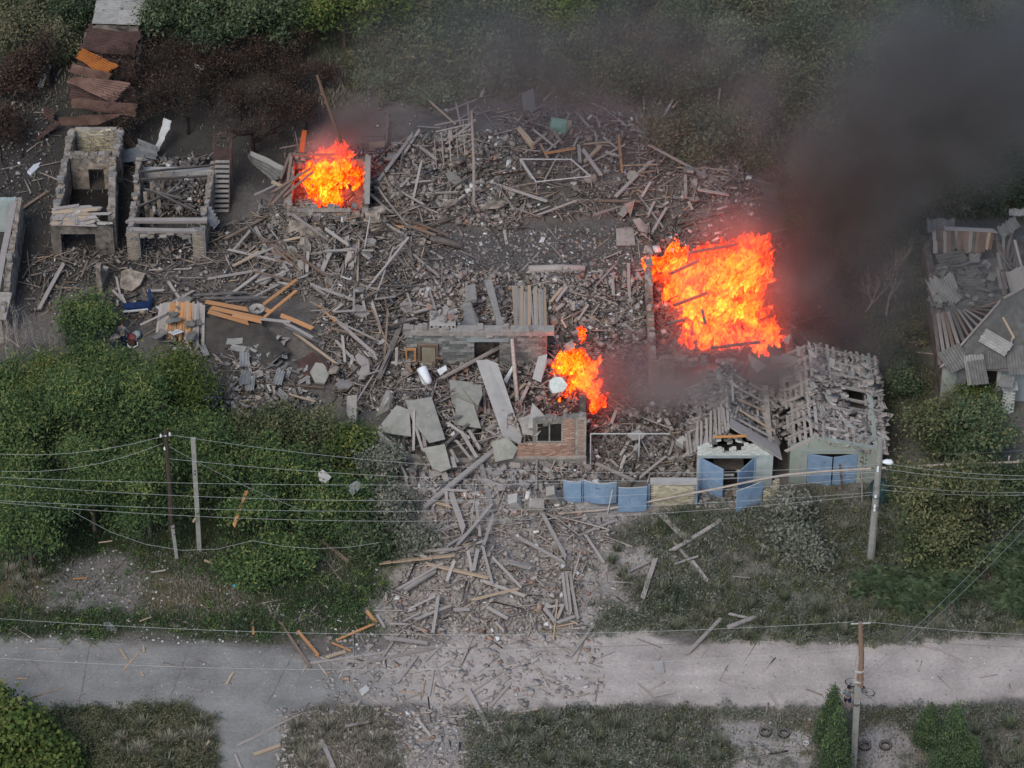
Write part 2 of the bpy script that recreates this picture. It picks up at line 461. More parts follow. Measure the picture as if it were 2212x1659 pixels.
class MB:
    def __init__(s):
        s.v, s.f = [], []

    def add(s, vs, fs):
        k = len(s.v)
        s.v += [tuple(v) for v in vs]
        s.f += [tuple(i + k for i in f) for f in fs]
        return s

    def box(s, c, size, rot=None, jit=0.0):
        c = Vector(c)
        if isinstance(rot, (int, float)):
            rot = Matrix.Rotation(rot, 3, 'Z')
        vs = []
        for sx, sy, sz in ((-1, -1, -1), (1, -1, -1), (1, 1, -1), (-1, 1, -1), (-1, -1, 1), (1, -1, 1), (1, 1, 1), (-1, 1, 1)):
            v = Vector((sx * size[0] / 2, sy * size[1] / 2, sz * size[2] / 2))
            if jit:
                v += Vector((rnd(-jit, jit), rnd(-jit, jit), rnd(-jit, jit)))
            vs.append(c + (rot @ v if rot else v))
        return s.add(vs, ((0, 3, 2, 1), (4, 5, 6, 7), (0, 1, 5, 4), (1, 2, 6, 5), (2, 3, 7, 6), (3, 0, 4, 7)))

    def span(s, a, b):
        """axis-aligned box between two corners"""
        a, b = Vector(a), Vector(b)
        return s.box((a + b) / 2, tuple(abs(q) for q in (b - a)))

    def beam(s, p0, p1, w, h, roll=0.0, jit=0.0):
        p0, p1 = Vector(p0), Vector(p1)
        m = frame(p1 - p0) @ Matrix.Rotation(roll, 3, 'X')
        return s.box((p0 + p1) / 2, ((p1 - p0).length, w, h), m, jit)

    def prism(s, poly, off):
        off = Vector(off)
        n = len(poly)
        vs = [Vector(p) for p in poly] + [Vector(p) + off for p in poly]
        fs = [tuple(range(n))[::-1], tuple(range(n, 2 * n))] + [(i, (i + 1) % n, n + (i + 1) % n, n + i) for i in range(n)]
        return s.add(vs, fs)

    def tube(s, pts, r, n=6, cap=True):
        pts = [Vector(p) for p in pts]
        rs = r if isinstance(r, (list, tuple)) else [r] * len(pts)
        vs, fs = [], []
        for i, p in enumerate(pts):
            d = pts[min(i + 1, len(pts) - 1)] - pts[max(i - 1, 0)]
            m = frame(d if d.length > 1e-6 else Vector((0, 0, 1)))
            for k in range(n):
                a = 2 * math.pi * k / n
                vs.append(p + m @ Vector((0, math.cos(a) * rs[i], math.sin(a) * rs[i])))
        for i in range(len(pts) - 1):
            for k in range(n):
                fs.append((i * n + k, i * n + (k + 1) % n, (i + 1) * n + (k + 1) % n, (i + 1) * n + k))
        if cap:
            fs += [tuple(range(n))[::-1], tuple(range((len(pts) - 1) * n, len(pts) * n))]
        return s.add(vs, fs)

    def mesh(s, name, mat=None, smooth=False):
        me = bpy.data.meshes.new(name)
        me.from_pydata(s.v, [], s.f)
        if mat:
            me.materials.append(mat)
        if smooth:
            me.polygons.foreach_set('use_smooth', [True] * len(me.polygons))
        me.update()
        return me

    def build(s, name, mat, parent=None, smooth=False, label=None, cat=None, group=None, kind=None):
        if parent is not None:
            o0 = parent.matrix_world.translation if parent.parent is None else parent['_o']
            o0 = Vector(parent['_o']) if '_o' in parent else Vector(parent.location)
        else:
            xs = [v[0] for v in s.v]
            ys = [v[1] for v in s.v]
            o0 = Vector(((min(xs) + max(xs)) / 2, (min(ys) + max(ys)) / 2, min(v[2] for v in s.v)))
        s.v = [(v[0] - o0.x, v[1] - o0.y, v[2] - o0.z) for v in s.v]
        o = bpy.data.objects.new(name, s.mesh(name, mat, smooth))
        COL.objects.link(o)
        if parent is not None:
            o.parent = parent
            if parent.parent is not None or parent.type == 'MESH':
                pass
        else:
            o.location = o0
        o['_w'] = tuple(o0)
        return prop(o, label, cat, group, kind)


def origin_of(o):
    """world place of an object built here (translation only)"""
    p = Vector(o.location)
    while o.parent is not None:
        o = o.parent
        p += Vector(o.location)
    return p


def sub(mb, name, mat, parent, **kw):
    """build mb as a child of parent, however deep"""
    off = origin_of(parent)
    mb.v = [(v[0] - off.x, v[1] - off.y, v[2] - off.z) for v in mb.v]
    o = bpy.data.objects.new(name, mb.mesh(name, mat, kw.pop('smooth', False)))
    COL.objects.link(o)
    o.parent = parent
    return prop(o, **kw)


def top(mb, name, mat, label, cat, group=None, kind=None, smooth=False):
    xs = [v[0] for v in mb.v]
    ys = [v[1] for v in mb.v]
    o0 = Vector(((min(xs) + max(xs)) / 2, (min(ys) + max(ys)) / 2, min(v[2] for v in mb.v)))
    mb.v = [(v[0] - o0.x, v[1] - o0.y, v[2] - o0.z) for v in mb.v]
    o = bpy.data.objects.new(name, mb.mesh(name, mat, smooth))
    COL.objects.link(o)
    o.location = o0
    return prop(o, label, cat, group, kind)


def inst(name, me, mat4, parent=None, label=None, cat=None, group=None):
    """one object sharing mesh data, placed by a world matrix"""
    o = bpy.data.objects.new(name, me)
    COL.objects.link(o)
    if parent is not None:
        o.parent = parent
        mat4 = Matrix.Translation(-origin_of(parent)) @ mat4
    o.matrix_local = mat4
    return prop(o, label, cat, group)


def m4(loc, rot3, scale=(1, 1, 1)):
    m = rot3 @ Matrix.Diagonal(Vector(scale))
    o = m.to_4x4()
    o.translation = Vector(loc)
    return o


def np_mesh(name, verts, faces, mat, tint=None, smooth=False, color=None):
    """mesh from numpy arrays; faces (n,k); tint: per-vertex float or (n,3) colour as attribute tint"""
    me = bpy.data.meshes.new(name)
    nv, (nf, k) = len(verts), faces.shape
    me.vertices.add(nv)
    me.vertices.foreach_set('co', np.ascontiguousarray(verts, dtype=np.float32).ravel())
    me.loops.add(nf * k)
    me.loops.foreach_set('vertex_index', np.ascontiguousarray(faces, dtype=np.int32).ravel())
    me.polygons.add(nf)
    me.polygons.foreach_set('loop_start', np.arange(0, nf * k, k, dtype=np.int32))
    try:
        me.polygons.foreach_set('loop_total', np.full(nf, k, dtype=np.int32))
    except Exception:
        pass
    if smooth:
        me.polygons.foreach_set('use_smooth', np.ones(nf, dtype=bool))
    me.update(calc_edges=True)
    if tint is not None:
        t = np.asarray(tint, dtype=np.float32)
        if t.ndim == 1:
            a = me.attributes.new('tint', 'FLOAT', 'POINT')
            a.data.foreach_set('value', t)
        else:
            a = me.attributes.new('tint', 'FLOAT_COLOR', 'POINT')
            a.data.foreach_set('color', np.c_[t, np.ones(len(t))].astype(np.float32).ravel())
    me.materials.append(mat)
    me.validate()
    return me


def add_obj(name, me, loc=(0, 0, 0), parent=None, **kw):
    o = bpy.data.objects.new(name, me)
    COL.objects.link(o)
    o.parent = parent
    o.location = loc
    return prop(o, **kw)


def rot_np(n, tilt=math.pi, rs=NR):
    """n random rotation matrices: any heading, tilted up to `tilt`"""
    a = rs.uniform(0, 2 * np.pi, n)
    b = rs.uniform(-tilt, tilt, n)
    c = rs.uniform(-tilt, tilt, n)
    ca, sa, cb, sb, cc, sc = np.cos(a), np.sin(a), np.cos(b), np.sin(b), np.cos(c), np.sin(c)
    o, z = np.ones(n), np.zeros(n)
    Rz = np.array([[ca, -sa, z], [sa, ca, z], [z, z, o]]).transpose(2, 0, 1)
    Ry = np.array([[cb, z, sb], [z, o, z], [-sb, z, cb]]).transpose(2, 0, 1)
    Rx = np.array([[o, z, z], [z, cc, -sc], [z, sc, cc]]).transpose(2, 0, 1)
    return Rz @ Ry @ Rx


_CUBE = np.array([(-1, -1, -1), (1, -1, -1), (1, 1, -1), (-1, 1, -1), (-1, -1, 1), (1, -1, 1), (1, 1, 1), (-1, 1, 1)]) * .5
_CUBEF = np.array(((0, 3, 2, 1), (4, 5, 6, 7), (0, 1, 5, 4), (1, 2, 6, 5), (2, 3, 7, 6), (3, 0, 4, 7)))


def boxes_np(c, size, rot, jit=.12, rs=NR):
    n = len(c)
    v = _CUBE[None] + rs.uniform(-jit, jit, (n, 8, 3))
    v = v * size[:, None, :]
    v = np.einsum('nij,nkj->nki', rot, v) + c[:, None, :]
    f = _CUBEF[None] + (np.arange(n) * 8)[:, None, None]
    return v.reshape(-1, 3), f.reshape(-1, 4)


def in_poly_px(poly, n, rs=NR):
    """n random ground points inside a pixel polygon (uniform on the ground)"""
    w = np.array(wpoly(poly))
    lo, hi = w.min(0), w.max(0)
    out = np.zeros((0, 2))
    while len(out) < n:
        q = rs.uniform(lo, hi, (n * 2 + 50, 2))
        q = q[sdist(q[:, 0], q[:, 1], [tuple(a) for a in w]) > 0]
        out = np.r_[out, q]
    return out[:n]
# ---------------------------------------------------------------- ground, road and the grass on it
def axis(lo, hi, step, far):
    a = np.arange(lo, hi + step, step)
    g = step * 1.6 ** np.arange(1, 40)
    g = np.cumsum(g)
    g = g[g < far]
    return np.r_[lo - g[::-1], a, hi + g]


gx, gy = axis(-34, 34, .2, 900), axis(-34, 46, .2, 900)
X, Y = np.meshgrid(gx, gy)
xf, yf = X.ravel(), Y.ravel()
zf = hn(xf, yf)
colr, gdens, gdry = zones(xf, yf)
nxg, nyg = len(gx), len(gy)
idx = np.arange(nxg * nyg).reshape(nyg, nxg)
fc = np.stack([idx[:-1, :-1], idx[:-1, 1:], idx[1:, 1:], idx[1:, :-1]], -1).reshape(-1, 4)
# the road is its own sheet: split the faces by a jittered road outline
road_sd = sdist(xf, yf, ZW[-1][0]) + (fbm(xf * 1.3, yf * 1.3, 23) - .5) * .9
isroad = (road_sd[fc] > 0).all(1)


def ground_mat(name, lo=.62, hi=1.36, pal=.35):
    m, nt, b = new_mat(name)
    a = nt.nodes.new('ShaderNodeAttribute')
    a.attribute_name = 'tint'
    geo = nt.nodes.new('ShaderNodeNewGeometry')
    pos = geo.outputs['Position']
    big = maprange(nt, noise_n(nt, pos, .45, 6, .62), .3, .7, .78, 1.2)
    fine = maprange(nt, noise_n(nt, pos, 5.5, 8, .7), .28, .72, lo, hi)
    k = math_n(nt, 'MULTIPLY', big, fine)
    cc = nt.nodes.new('ShaderNodeCombineColor')
    for i in range(3):
        nt.links.new(k, cc.inputs[i])
    c = mixc(nt, 1.0, a.outputs['Color'], cc.outputs[0], 'MULTIPLY')
    pale = maprange(nt, noise_n(nt, pos, 17, 3, .6), .66, .72)
    c = mixc(nt, math_n(nt, 'MULTIPLY', pale, pal), c, (.42, .40, .38))
    nt.links.new(c, b.inputs['Base Color'])
    b.inputs['Roughness'].default_value = .95
    b.inputs['Specular IOR Level'].default_value = .1
    bn = nt.nodes.new('ShaderNodeBump')
    bn.inputs['Strength'].default_value = .6
    bn.inputs['Distance'].default_value = .06
    nt.links.new(noise_n(nt, pos, 6.5, 6, .7), bn.inputs['Height'])
    nt.links.new(bn.outputs[0], b.inputs['Normal'])
    return m


M['ground'] = ground_mat('earth')
M['road'] = ground_mat('road_surface', .8, 1.18, .2)
gme = np_mesh('ground', np.c_[xf, yf, zf], fc, M['ground'], tint=colr, smooth=True)
add_obj('ground', gme, kind='structure')
rf = fc[isroad]
used, inv = np.unique(rf, return_inverse=True)
rme = np_mesh('road', np.c_[xf, yf, zf + .012][used], inv.reshape(-1, 4), M['road'], tint=colr[used], smooth=True)
add_obj('road', rme, kind='structure')

# expansion joints and cracks in the old asphalt
mb = MB()
for a, b in (((360, 1530), (412, 1395)), ((578, 1520), (640, 1402)), ((170, 1528), (196, 1380))):
    pts = [Vector((P(a[0] + (b[0] - a[0]) * t + rnd(-2, 2), a[1] + (b[1] - a[1]) * t).x, P(a[0], a[1] + (b[1] - a[1]) * t).y, 0)) for t in np.linspace(0, 1, 14)]
    for p, q in zip(pts, pts[1:]):
        w = rnd(.01, .025)
        z0, z1 = hz(p.x, p.y) + .022, hz(q.x, q.y) + .022
        mb.add([(p.x - w, p.y, z0), (p.x + w, p.y, z0), (q.x + w, q.y, z1), (q.x - w, q.y, z1)], [(0, 1, 2, 3)])
M['crack'] = pmat('crack_soil', (.12, .115, .108), (.16, .155, .145), 3, bump=0)
top(mb, 'road_joint', M['crack'], None, None, kind='structure')


def grass_blades(name, n, box, hmin, hmax, wid, keep=1.0, seed=1, lean=.5):
    rs = np.random.RandomState(seed)
    x = rs.uniform(box[0], box[1], n)
    y = rs.uniform(box[2], box[3], n)
    col, g, dry = zones(x, y)
    g = g * np.clip(fbm(x * .8, y * .8, 41) * 2.4 - .45, 0.05, 1) * keep
    m = rs.uniform(0, 1, n) < g
    x, y, dry, g = x[m], y[m], dry[m], g[m]
    n = len(x)
    z = hn(x, y)
    H = rs.uniform(hmin, hmax, n) * (.45 + .9 * fbm(x * .5, y * .5, 51)) * (.6 + .6 * g)
    a = rs.uniform(0, 2 * np.pi, n)
    l = np.abs(rs.normal(0, lean, n)) * H
    b = rs.uniform(0, 2 * np.pi, n)
    w = wid * rs.uniform(.6, 1.4, n)
    base = np.c_[x, y, z - .01]
    side = np.c_[np.cos(a), np.sin(a), np.zeros(n)] * w[:, None]
    tip = base + np.c_[np.cos(b) * l, np.sin(b) * l, H]
    mid = base + np.c_[np.cos(b) * l * .35, np.sin(b) * l * .35, H * .6]
    v = np.stack([base - side, base + side, mid + side * .8, tip, mid - side * .8], 1).reshape(-1, 3)
    f = (np.array([[0, 1, 2, 4], [4, 2, 3, 3]])[None] + (np.arange(n) * 5)[:, None, None]).reshape(-1, 4)
    patch = fbm(x * .35, y * .35, 61)
    t = np.clip(dry * .85 + (patch - .5) * 1.1 + rs.normal(0, .13, n), 0, 1)
    # triangles only: quad + tri
    f1 = (np.array([[0, 1, 2], [0, 2, 4], [4, 2, 3]])[None] + (np.arange(n) * 5)[:, None, None]).reshape(-1, 3)
    me = np_mesh(name, v, f1, M['grass'], tint=np.repeat(t, 5))
    return add_obj(name, me, kind='stuff')


grass_blades('grass', 900000, (-31, 31, -33, 1), .10, .36, .024, seed=3)
grass_blades('tall_grass', 330000, (-34, 34, 6, 46), .2, .7, .03, keep=.8, seed=4)
# ---------------------------------------------------------------- building kit
def wall(mb, p0, p1, h, thick, openings=(), jag=0.0, z0=0.0, step=.28, topf=None):
    """wall along p0->p1 (xy), openings (u0,u1,v0,v1) in metres, broken top edge"""
    p0, p1 = Vector((p0[0], p0[1])), Vector((p1[0], p1[1]))
    L = (p1 - p0).length
    d = (p1 - p0) / L
    brk = {0.0, L}
    for o in openings:
        brk |= {max(0, o[0]), min(L, o[1])}
    u = 0
    while u < L:
        brk.add(u)
        u += step * (rnd(.7, 1.3) if jag else 1e9)
    brk = sorted(brk)
    ang = math.atan2(d.y, d.x)
    rot = Matrix.Rotation(ang, 3, 'Z')
    drop = 0.0
    for a, b in zip(brk, brk[1:]):
        if b - a < 1e-4:
            continue
        m = (a + b) / 2
        drop = max(0, min(jag, drop + rnd(-.35, .35) * jag)) if jag else 0
        t = (topf(m) if topf else h) - drop
        cut = sorted((o[2], o[3]) for o in openings if o[0] < m < o[1])
        lo = 0.0
        segs = []
        for c0, c1 in cut:
            segs.append((lo, c0))
            lo = c1
        segs.append((lo, t))
        for s0, s1 in segs:
            if s1 - s0 > .02:
                c = p0 + d * m
                mb.box((c.x, c.y, z0 + (s0 + s1) / 2), (b - a, thick * (rnd(.97, 1.03) if jag else 1), s1 - s0), rot)
    return mb


def ragged(parent, p0, p1, h, n=26, w=.35, mats=('plaster', 'block', 'mortar'), z0=0):
    """loose bricks and plaster lumps left on top of a broken wall"""
    p0, p1 = Vector((p0[0], p0[1], 0)), Vector((p1[0], p1[1], 0))
    for mt in mats:
        mb = MB()
        for k in range(n // len(mats)):
            q = p0.lerp(p1, rnd(0, 1)) + Vector((rnd(-.06, .06), rnd(-.06, .06), z0 + h + rnd(-.5, .06)))
            mb.box(q, (rnd(.15, .5), w * rnd(.5, 1.12), rnd(.08, .22)), math.atan2(p1.y - p0.y, p1.x - p0.x) + rnd(-.25, .25), .035)
        sub(mb, 'loose_masonry', M[mt], parent, kind='stuff')


def shear_bricks(parent, p0, p1, z0, rows, bw, bh, depth, mats, mask, proud=.012, out=(0, -1), gap=.012, joint_name='brick', limit=300, tilt=.0):
    """individual bricks laid on the face of a wall; mask(u, v) says where they survive"""
    p0, p1 = Vector((p0[0], p0[1])), Vector((p1[0], p1[1]))
    L = (p1 - p0).length
    d = (p1 - p0) / L
    rot = Matrix.Rotation(math.atan2(d.y, d.x), 3, 'Z')
    meshes = []
    for mt in mats:
        b = MB().box((0, 0, 0), (bw - gap, depth, bh - gap), jit=.006)
        meshes.append(b.mesh(joint_name, mt))
    n = 0
    for r in range(rows):
        u = -bw / 2 if r % 2 else 0.0
        while u < L:
            c = u + bw / 2
            if .4 * bw < c < L - .4 * bw and mask(c, (r + .5) * bh):
                q = p0 + d * c + Vector(out) * (proud + rnd(-.006, .006))
                n += 1
                if n <= limit:
                    inst(joint_name, R.choice(meshes), m4((q.x, q.y, z0 + (r + .5) * bh), rot @ Matrix.Rotation(rnd(-tilt, tilt), 3, 'Y')), parent)
            u += bw
    return n


def corr_mesh(name, mat, L=1.75, W=1.1, waves=7, amp=.024, sag=0.0, ragged=0.0, nv=8, thick=.007, rs=None):
    """corrugated sheet lying in its local xy plane, waves across x, y along the length"""
    rs = rs or R
    nu = waves * 5
    top_, bot = [], []
    e0 = [rs.uniform(0, ragged) for _ in range(nu // 4 + 2)]
    e1 = [rs.uniform(0, ragged) for _ in range(nu // 4 + 2)]
    vs = []
    for j in range(nv + 1):
        for i in range(nu + 1):
            x = (i / nu - .5) * W
            lo, hi = -L / 2 + e0[i // 4] * L, L / 2 - e1[i // 4] * L
            y = lo + (hi - lo) * j / nv
            z = amp * math.sin(2 * math.pi * waves * i / nu) + sag * (1 - (2 * y / L) ** 2) * -1 + sag * .5 * math.sin(7 * x + 3 * y)
            vs.append((x, y, z))
    n = len(vs)
    vs += [(x, y, z - thick) for x, y, z in vs]
    fs = []
    w = nu + 1
    for j in range(nv):
        for i in range(nu):
            a = j * w + i
            fs.append((a, a + 1, a + w + 1, a + w))
            fs.append((n + a, n + a + w, n + a + w + 1, n + a + 1))
    for i in range(nu):
        fs.append((i, n + i, n + i + 1, i + 1))
        a = nv * w + i
        fs.append((a, a + 1, n + a + 1, n + a))
    for j in range(nv):
        a = j * w
        fs.append((a, a + w, n + a + w, n + a))
        a = j * w + nu
        fs.append((a, n + a, n + a + w, a + w))
    me = bpy.data.meshes.new(name)
    me.from_pydata(vs, [], fs)
    me.materials.append(mat)
    me.update()
    return me


def quad_frame(a, b, c, d):
    """matrix for a unit sheet (W along x, L along y) filling the quad a(top left) b(top right) c(bottom right) d(bottom left)"""
    a, b, c, d = (Vector(q) for q in (a, b, c, d))
    ctr = (a + b + c + d) / 4
    x = ((b - a) + (c - d)) / 2
    y = ((a - d) + (b - c)) / 2
    W, L = x.length, y.length
    x.normalize()
    z = x.cross(y).normalized()
    y = z.cross(x)
    return ctr, Matrix((x, y, z)).transposed(), W, L


def sheet_quad(a, b, c, d, mat, waves_per_m=6.4, sag=0.0, ragged=0.0, along='y', amp=.03, name='sheet'):
    """corrugated sheet over a quad; along: direction in which the waves run"""
    ctr, rot, W, L = quad_frame(a, b, c, d)
    if along == 'x':
        rot = rot @ Matrix.Rotation(math.pi / 2, 3, 'Z')
        W, L = L, W
    me = corr_mesh(name, mat, L, W, max(2, round(W * waves_per_m)), amp, sag, ragged)
    return me, m4(ctr, rot)


def frag_meshes(name, mat, n, size=(.25, .7)):
    out = []
    for _ in range(n):
        w, l = rnd(*size) * .8, rnd(*size) * 1.2
        out.append(corr_mesh(name, mat, l, w, max(1, round(w * 6.5)), .024, 0, .16, nv=2, thick=.01))
    return out


def strip_meshes(name, mat, n):
    out = []
    for _ in range(n):
        out.append(corr_mesh(name, mat, rnd(.5, 1.25), rnd(.13, .3), R.choice((1, 2)), .028, rnd(0, .05), .1, nv=3, thick=.012))
    return out


PLANK = []
for _k in range(6):                        # unit planks, split ends
    _m = MB()
    _e = [rnd(-.06, .06) for _ in range(4)]
    _t = rnd(-.12, .12)
    _v = [(-.5 - _e[0], -.5, -.5), (.5 + _e[1], -.5, -.5), (.5 + _e[2], .5, -.5), (-.5 - _e[3], .5, -.5),
          (-.5 - _e[0], -.5, .5), (.5 + _e[1], -.5, .5), (.5 + _e[2], .5, .5), (-.5 - _e[3], .5, .5)]
    _mid = [(0, -.5 + _t, -.5), (0, .5 + _t, -.5), (0, .5 + _t, .5), (0, -.5 + _t, .5)]
    _m.add(_v + _mid, [(0, 4, 11, 8), (8, 11, 5, 1), (3, 9, 10, 7), (9, 2, 6, 10), (4, 7, 10, 11), (11, 10, 6, 5), (0, 8, 9, 3), (8, 1, 2, 9), (0, 3, 7, 4), (1, 5, 6, 2)])
    PLANK.append(_m)
PLANKS = {}
for _w in ('wood', 'wood_dark', 'wood_brown', 'wood_orange', 'wood_tan'):
    PLANKS[_w] = []
    for _m in PLANK:
        _me = _m.mesh('plank', M[_w])
        PLANKS[_w].append(_me)


def plank_mat(p0, p1, w, t, roll=0.0):
    p0, p1 = Vector(p0), Vector(p1)
    d = p1 - p0
    return m4((p0 + p1) / 2, frame(d) @ Matrix.Rotation(roll, 3, 'X'), (d.length, w, t))


def plank_part(parent, p0, p1, w, t, wood='wood', name='plank', roll=0.0):
    return inst(name, R.choice(PLANKS[wood]), plank_mat(p0, p1, w, t, roll), parent)


def quad_sheet(a, b, c, d, mat, waves, amp=.03, crumple=.06, nv=14, thick=.008, seed=None):
    """corrugated sheet stretched over any four corners; the waves lie across a-d, run along a-b"""
    a, b, c, d = (Vector(q) for q in (a, b, c, d))
    n = (b - a).cross(d - a).normalized()
    if n.z < 0:
        n = -n
    nu = waves * 4
    sd = seed or R.randint(0, 999)
    vs, fs = [], []
    for j in range(nv + 1):
        for i in range(nu + 1):
            u, v = i / nu, j / nv
            p = a.lerp(b, v).lerp(d.lerp(c, v), u)
            w = float(fbm(np.array([p.x * 1.1 + sd]), np.array([p.y * 1.1]), 7)[0]) - .5
            edge = .12 * crumple * (math.sin(i * 1.9 + sd) if j in (0, nv) else 0)
            vs.append(p + n * (amp * math.sin(2 * math.pi * waves * u) + crumple * 3.2 * w) + (b - a).normalized() * edge * 6)
    m = len(vs)
    vs += [v - n * thick for v in vs]
    w = nu + 1
    for j in range(nv):
        for i in range(nu):
            k = j * w + i
            fs += [(k, k + 1, k + w + 1, k + w), (m + k, m + k + w, m + k + w + 1, m + k + 1)]
    o = sum((Vector(q) for q in (a, b, c, d)), Vector()) / 4
    me = bpy.data.meshes.new('sheet')
    me.from_pydata([tuple(v - o) for v in vs], [], fs)
    me.materials.append(mat)
    me.update()
    return me, Matrix.Translation(o)


def roof_sheet(parent, sl, y0, y1, t0, t1, mat, dz, ny=10, nt=8, skip=None, name='roof_boarding'):
    """sagging boarded slope that follows the roof surface"""
    mb = MB()
    for i in range(ny):
        for j in range(nt):
            ya, yb = y0 + (y1 - y0) * i / ny, y0 + (y1 - y0) * (i + 1) / ny
            ta, tb = t0 + (t1 - t0) * j / nt, t0 + (t1 - t0) * (j + 1) / nt
            if skip and skip((ya + yb) / 2, (ta + tb) / 2):
                continue
            q = [sl(ya, ta), sl(ya, tb), sl(yb, tb), sl(yb, ta)]
            mb.prism([v + Vector((0, 0, dz)) for v in q], (0, 0, -.04))
    return sub(mb, name, mat, parent, kind='stuff')


def xy(px, py, z=0.0):
    p = P(px, py, z)
    return (p.x, p.y)


# ---------------------------------------------------------------- the garage with the white brick gable
gx0, gyf = xy(1503, 1052)
gx1 = xy(1666, 1052)[0]
gd, gh, gp = 5.6, 2.45, 4.2
gyb = gyf + gd
gmx = xy(1573, 918, gp)[0]
root = thing('garage', 'small brick garage with a white brick gable and open blue doors, its roof caved in', 'garage', (gmx, gyf, 0))
ox0, ox1 = P(1513, 1050).x, P(1625, 1050).x
wm = MB()
wall(wm, (gx0, gyf), (gx1, gyf), gh, .3, [(ox0 - gx0, ox1 - gx0, 0, 2.25)])
sub(wm, 'front_wall', M['stucco_blue'], root)
wm = MB()
wall(wm, (gx0 + .15, gyf + .16), (gx0 + .15, gyb), 2.3, .3, jag=.6)
sub(wm, 'wall', M['plaster_soot_shade'], root)
wm = MB()
wall(wm, (gx1 - .15, gyf + .16), (gx1 - .15, gyb), gh, .3)
sub(wm, 'wall', M['plaster_pale'], root)
wm = MB()
wall(wm, (gx0 + .31, gyb - .15), (gx1 - .31, gyb - .15), gh, .3)
sub(wm, 'wall', M['plaster_soot_shade'], root)
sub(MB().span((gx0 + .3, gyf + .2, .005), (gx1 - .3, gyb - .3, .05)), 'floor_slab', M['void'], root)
sub(MB().span((gx0 + .05, gyf - .17, 2.26), (ox1 + .25, gyf - .155, 2.44)), 'lintel', M['stucco_wht'], root)
gw = gx1 - gx0
topz = lambda u: gh + (gp - gh) * (1 - abs(u - (gmx - gx0)) / max(gmx - gx0, gx1 - gmx)) - .12
hole = lambda u: 1.05 * math.exp(-((u - (gmx - gx0) - .1) / .95) ** 2 * .5) + .18 * math.sin(u * 9)
shear_bricks(root, (gx0, gyf), (gx1, gyf), gh, 26, .262, .094, .2, [M['brick_white']] * 3,
             lambda u, v: gh + v < min(topz(u), topz(gmx - gx0) - hole(u) - .35 * (abs(u - gmx + gx0) < 1.3)), proud=.03, limit=300, tilt=.02)
wm = MB()
wall(wm, (gx0 + .3, gyf + .14), (gx1 - .2, gyf + .14), 1.0, .1, z0=gh, step=.2, topf=lambda u: max(.05, min(topz(u), topz(gmx - gx0) - hole(u) - .7) - gh - .1), jag=.02)
sub(wm, 'gable_backing', M['mortar'], root)
for k in range(9):                                     # loose bricks on the broken edge
    u = gmx - .9 + rnd(0, 1.9)
    inst('brick', MB().box((0, 0, 0), (.25, .12, .085), jit=.01).mesh('brick', M['brick_white'] if k % 2 else M['block_dark']), m4((u, gyf + .02, gh + .75 + rnd(0, .3)), Matrix.Rotation(rnd(-.6, .6), 3, 'Y')), root)
# roof: battens on the west slope, big slabs and broken slates on both
for k in range(13):
    t = (k + .5) / 13
    x, z = gx0 - .55 + (gmx - gx0 + .5) * t, gh - .25 + (gp - gh + .2) * t
    plank_part(root, (x, gyf - .05, z + .02), (x + rnd(-.1, .3), gyf + rnd(1.6, 2.6), z + rnd(.0, .15)), .13, .035, 'wood', 'batten')
slope_w = (Vector((gmx, 0, gp)) - Vector((gx0 - .5, 0, gh - .3)))
for k in range(7):
    y = gyf + .3 + k * (gd - .2) / 6
    for sx_ in (gx0 - .45, gx1 + .35):
        mid_ = Vector(((sx_ + gmx) / 2, y, (gh + gp) / 2 - .75))
        plank_part(root, (sx_, y, gh - .4), mid_, .12, .12, 'wood', 'rafter')
        plank_part(root, mid_, (gmx, y + rnd(-.2, .2), gp - rnd(.2, .5)), .12, .12, 'wood', 'rafter')
plank_part(root, (gmx, gyf + .05, gp - .06), (gmx + .05, gyb - .3, gp - .5), .14, .16, 'wood', 'ridge_board')
plank_part(root, (gmx - .85, gyf - .06, gp - .5), (gmx + .95, gyf - .06, gp - .42), .04, .16, 'wood_orange', 'tie_beam', 0)
fd = MB()
for (u0, u1, v0, v1) in ((0, .5, 0, 1),):
    pass


def roof_slab(parent, a, b, c, d, mat, t=.06, name='roof_board'):
    n = (Vector(b) - Vector(a)).cross(Vector(d) - Vector(a)).normalized() * -t
    return sub(MB().prism([a, b, c, d], n), name, mat, parent)


SLOPE_E = lambda y, t: Vector((gmx + (gx1 + .4 - gmx) * t, y, gp - (gp - gh + .3) * t - .02 - .4 * math.sin(t * 3.1) - .1 * math.sin(y * 2.1)))
SLOPE_W = lambda y, t: Vector((gmx + (gx0 - .5 - gmx) * t, y, gp - (gp - gh + .3) * t - .04 - .5 * math.sin(t * 3.1) - .12 * math.sin(y * 1.7)))
roof_slab(root, SLOPE_E(gyf + .12, .02) + Vector((0, 0, .22)), SLOPE_E(gyf + .95, .05) + Vector((0, 0, .12)), SLOPE_E(gyf + .8, .98) + Vector((0, 0, .1)), SLOPE_E(gyf - .2, 1.02) + Vector((0, 0, .1)), M['slate_dust'])
FR = frag_meshes('slate_piece', M['slate_dust'], 9, (.2, .5)) + frag_meshes('slate_piece', M['slate'], 3, (.2, .6)) + strip_meshes('slate_piece', M['slate_dust'], 6) + strip_meshes('slate_piece', M['slate_dark'], 3)
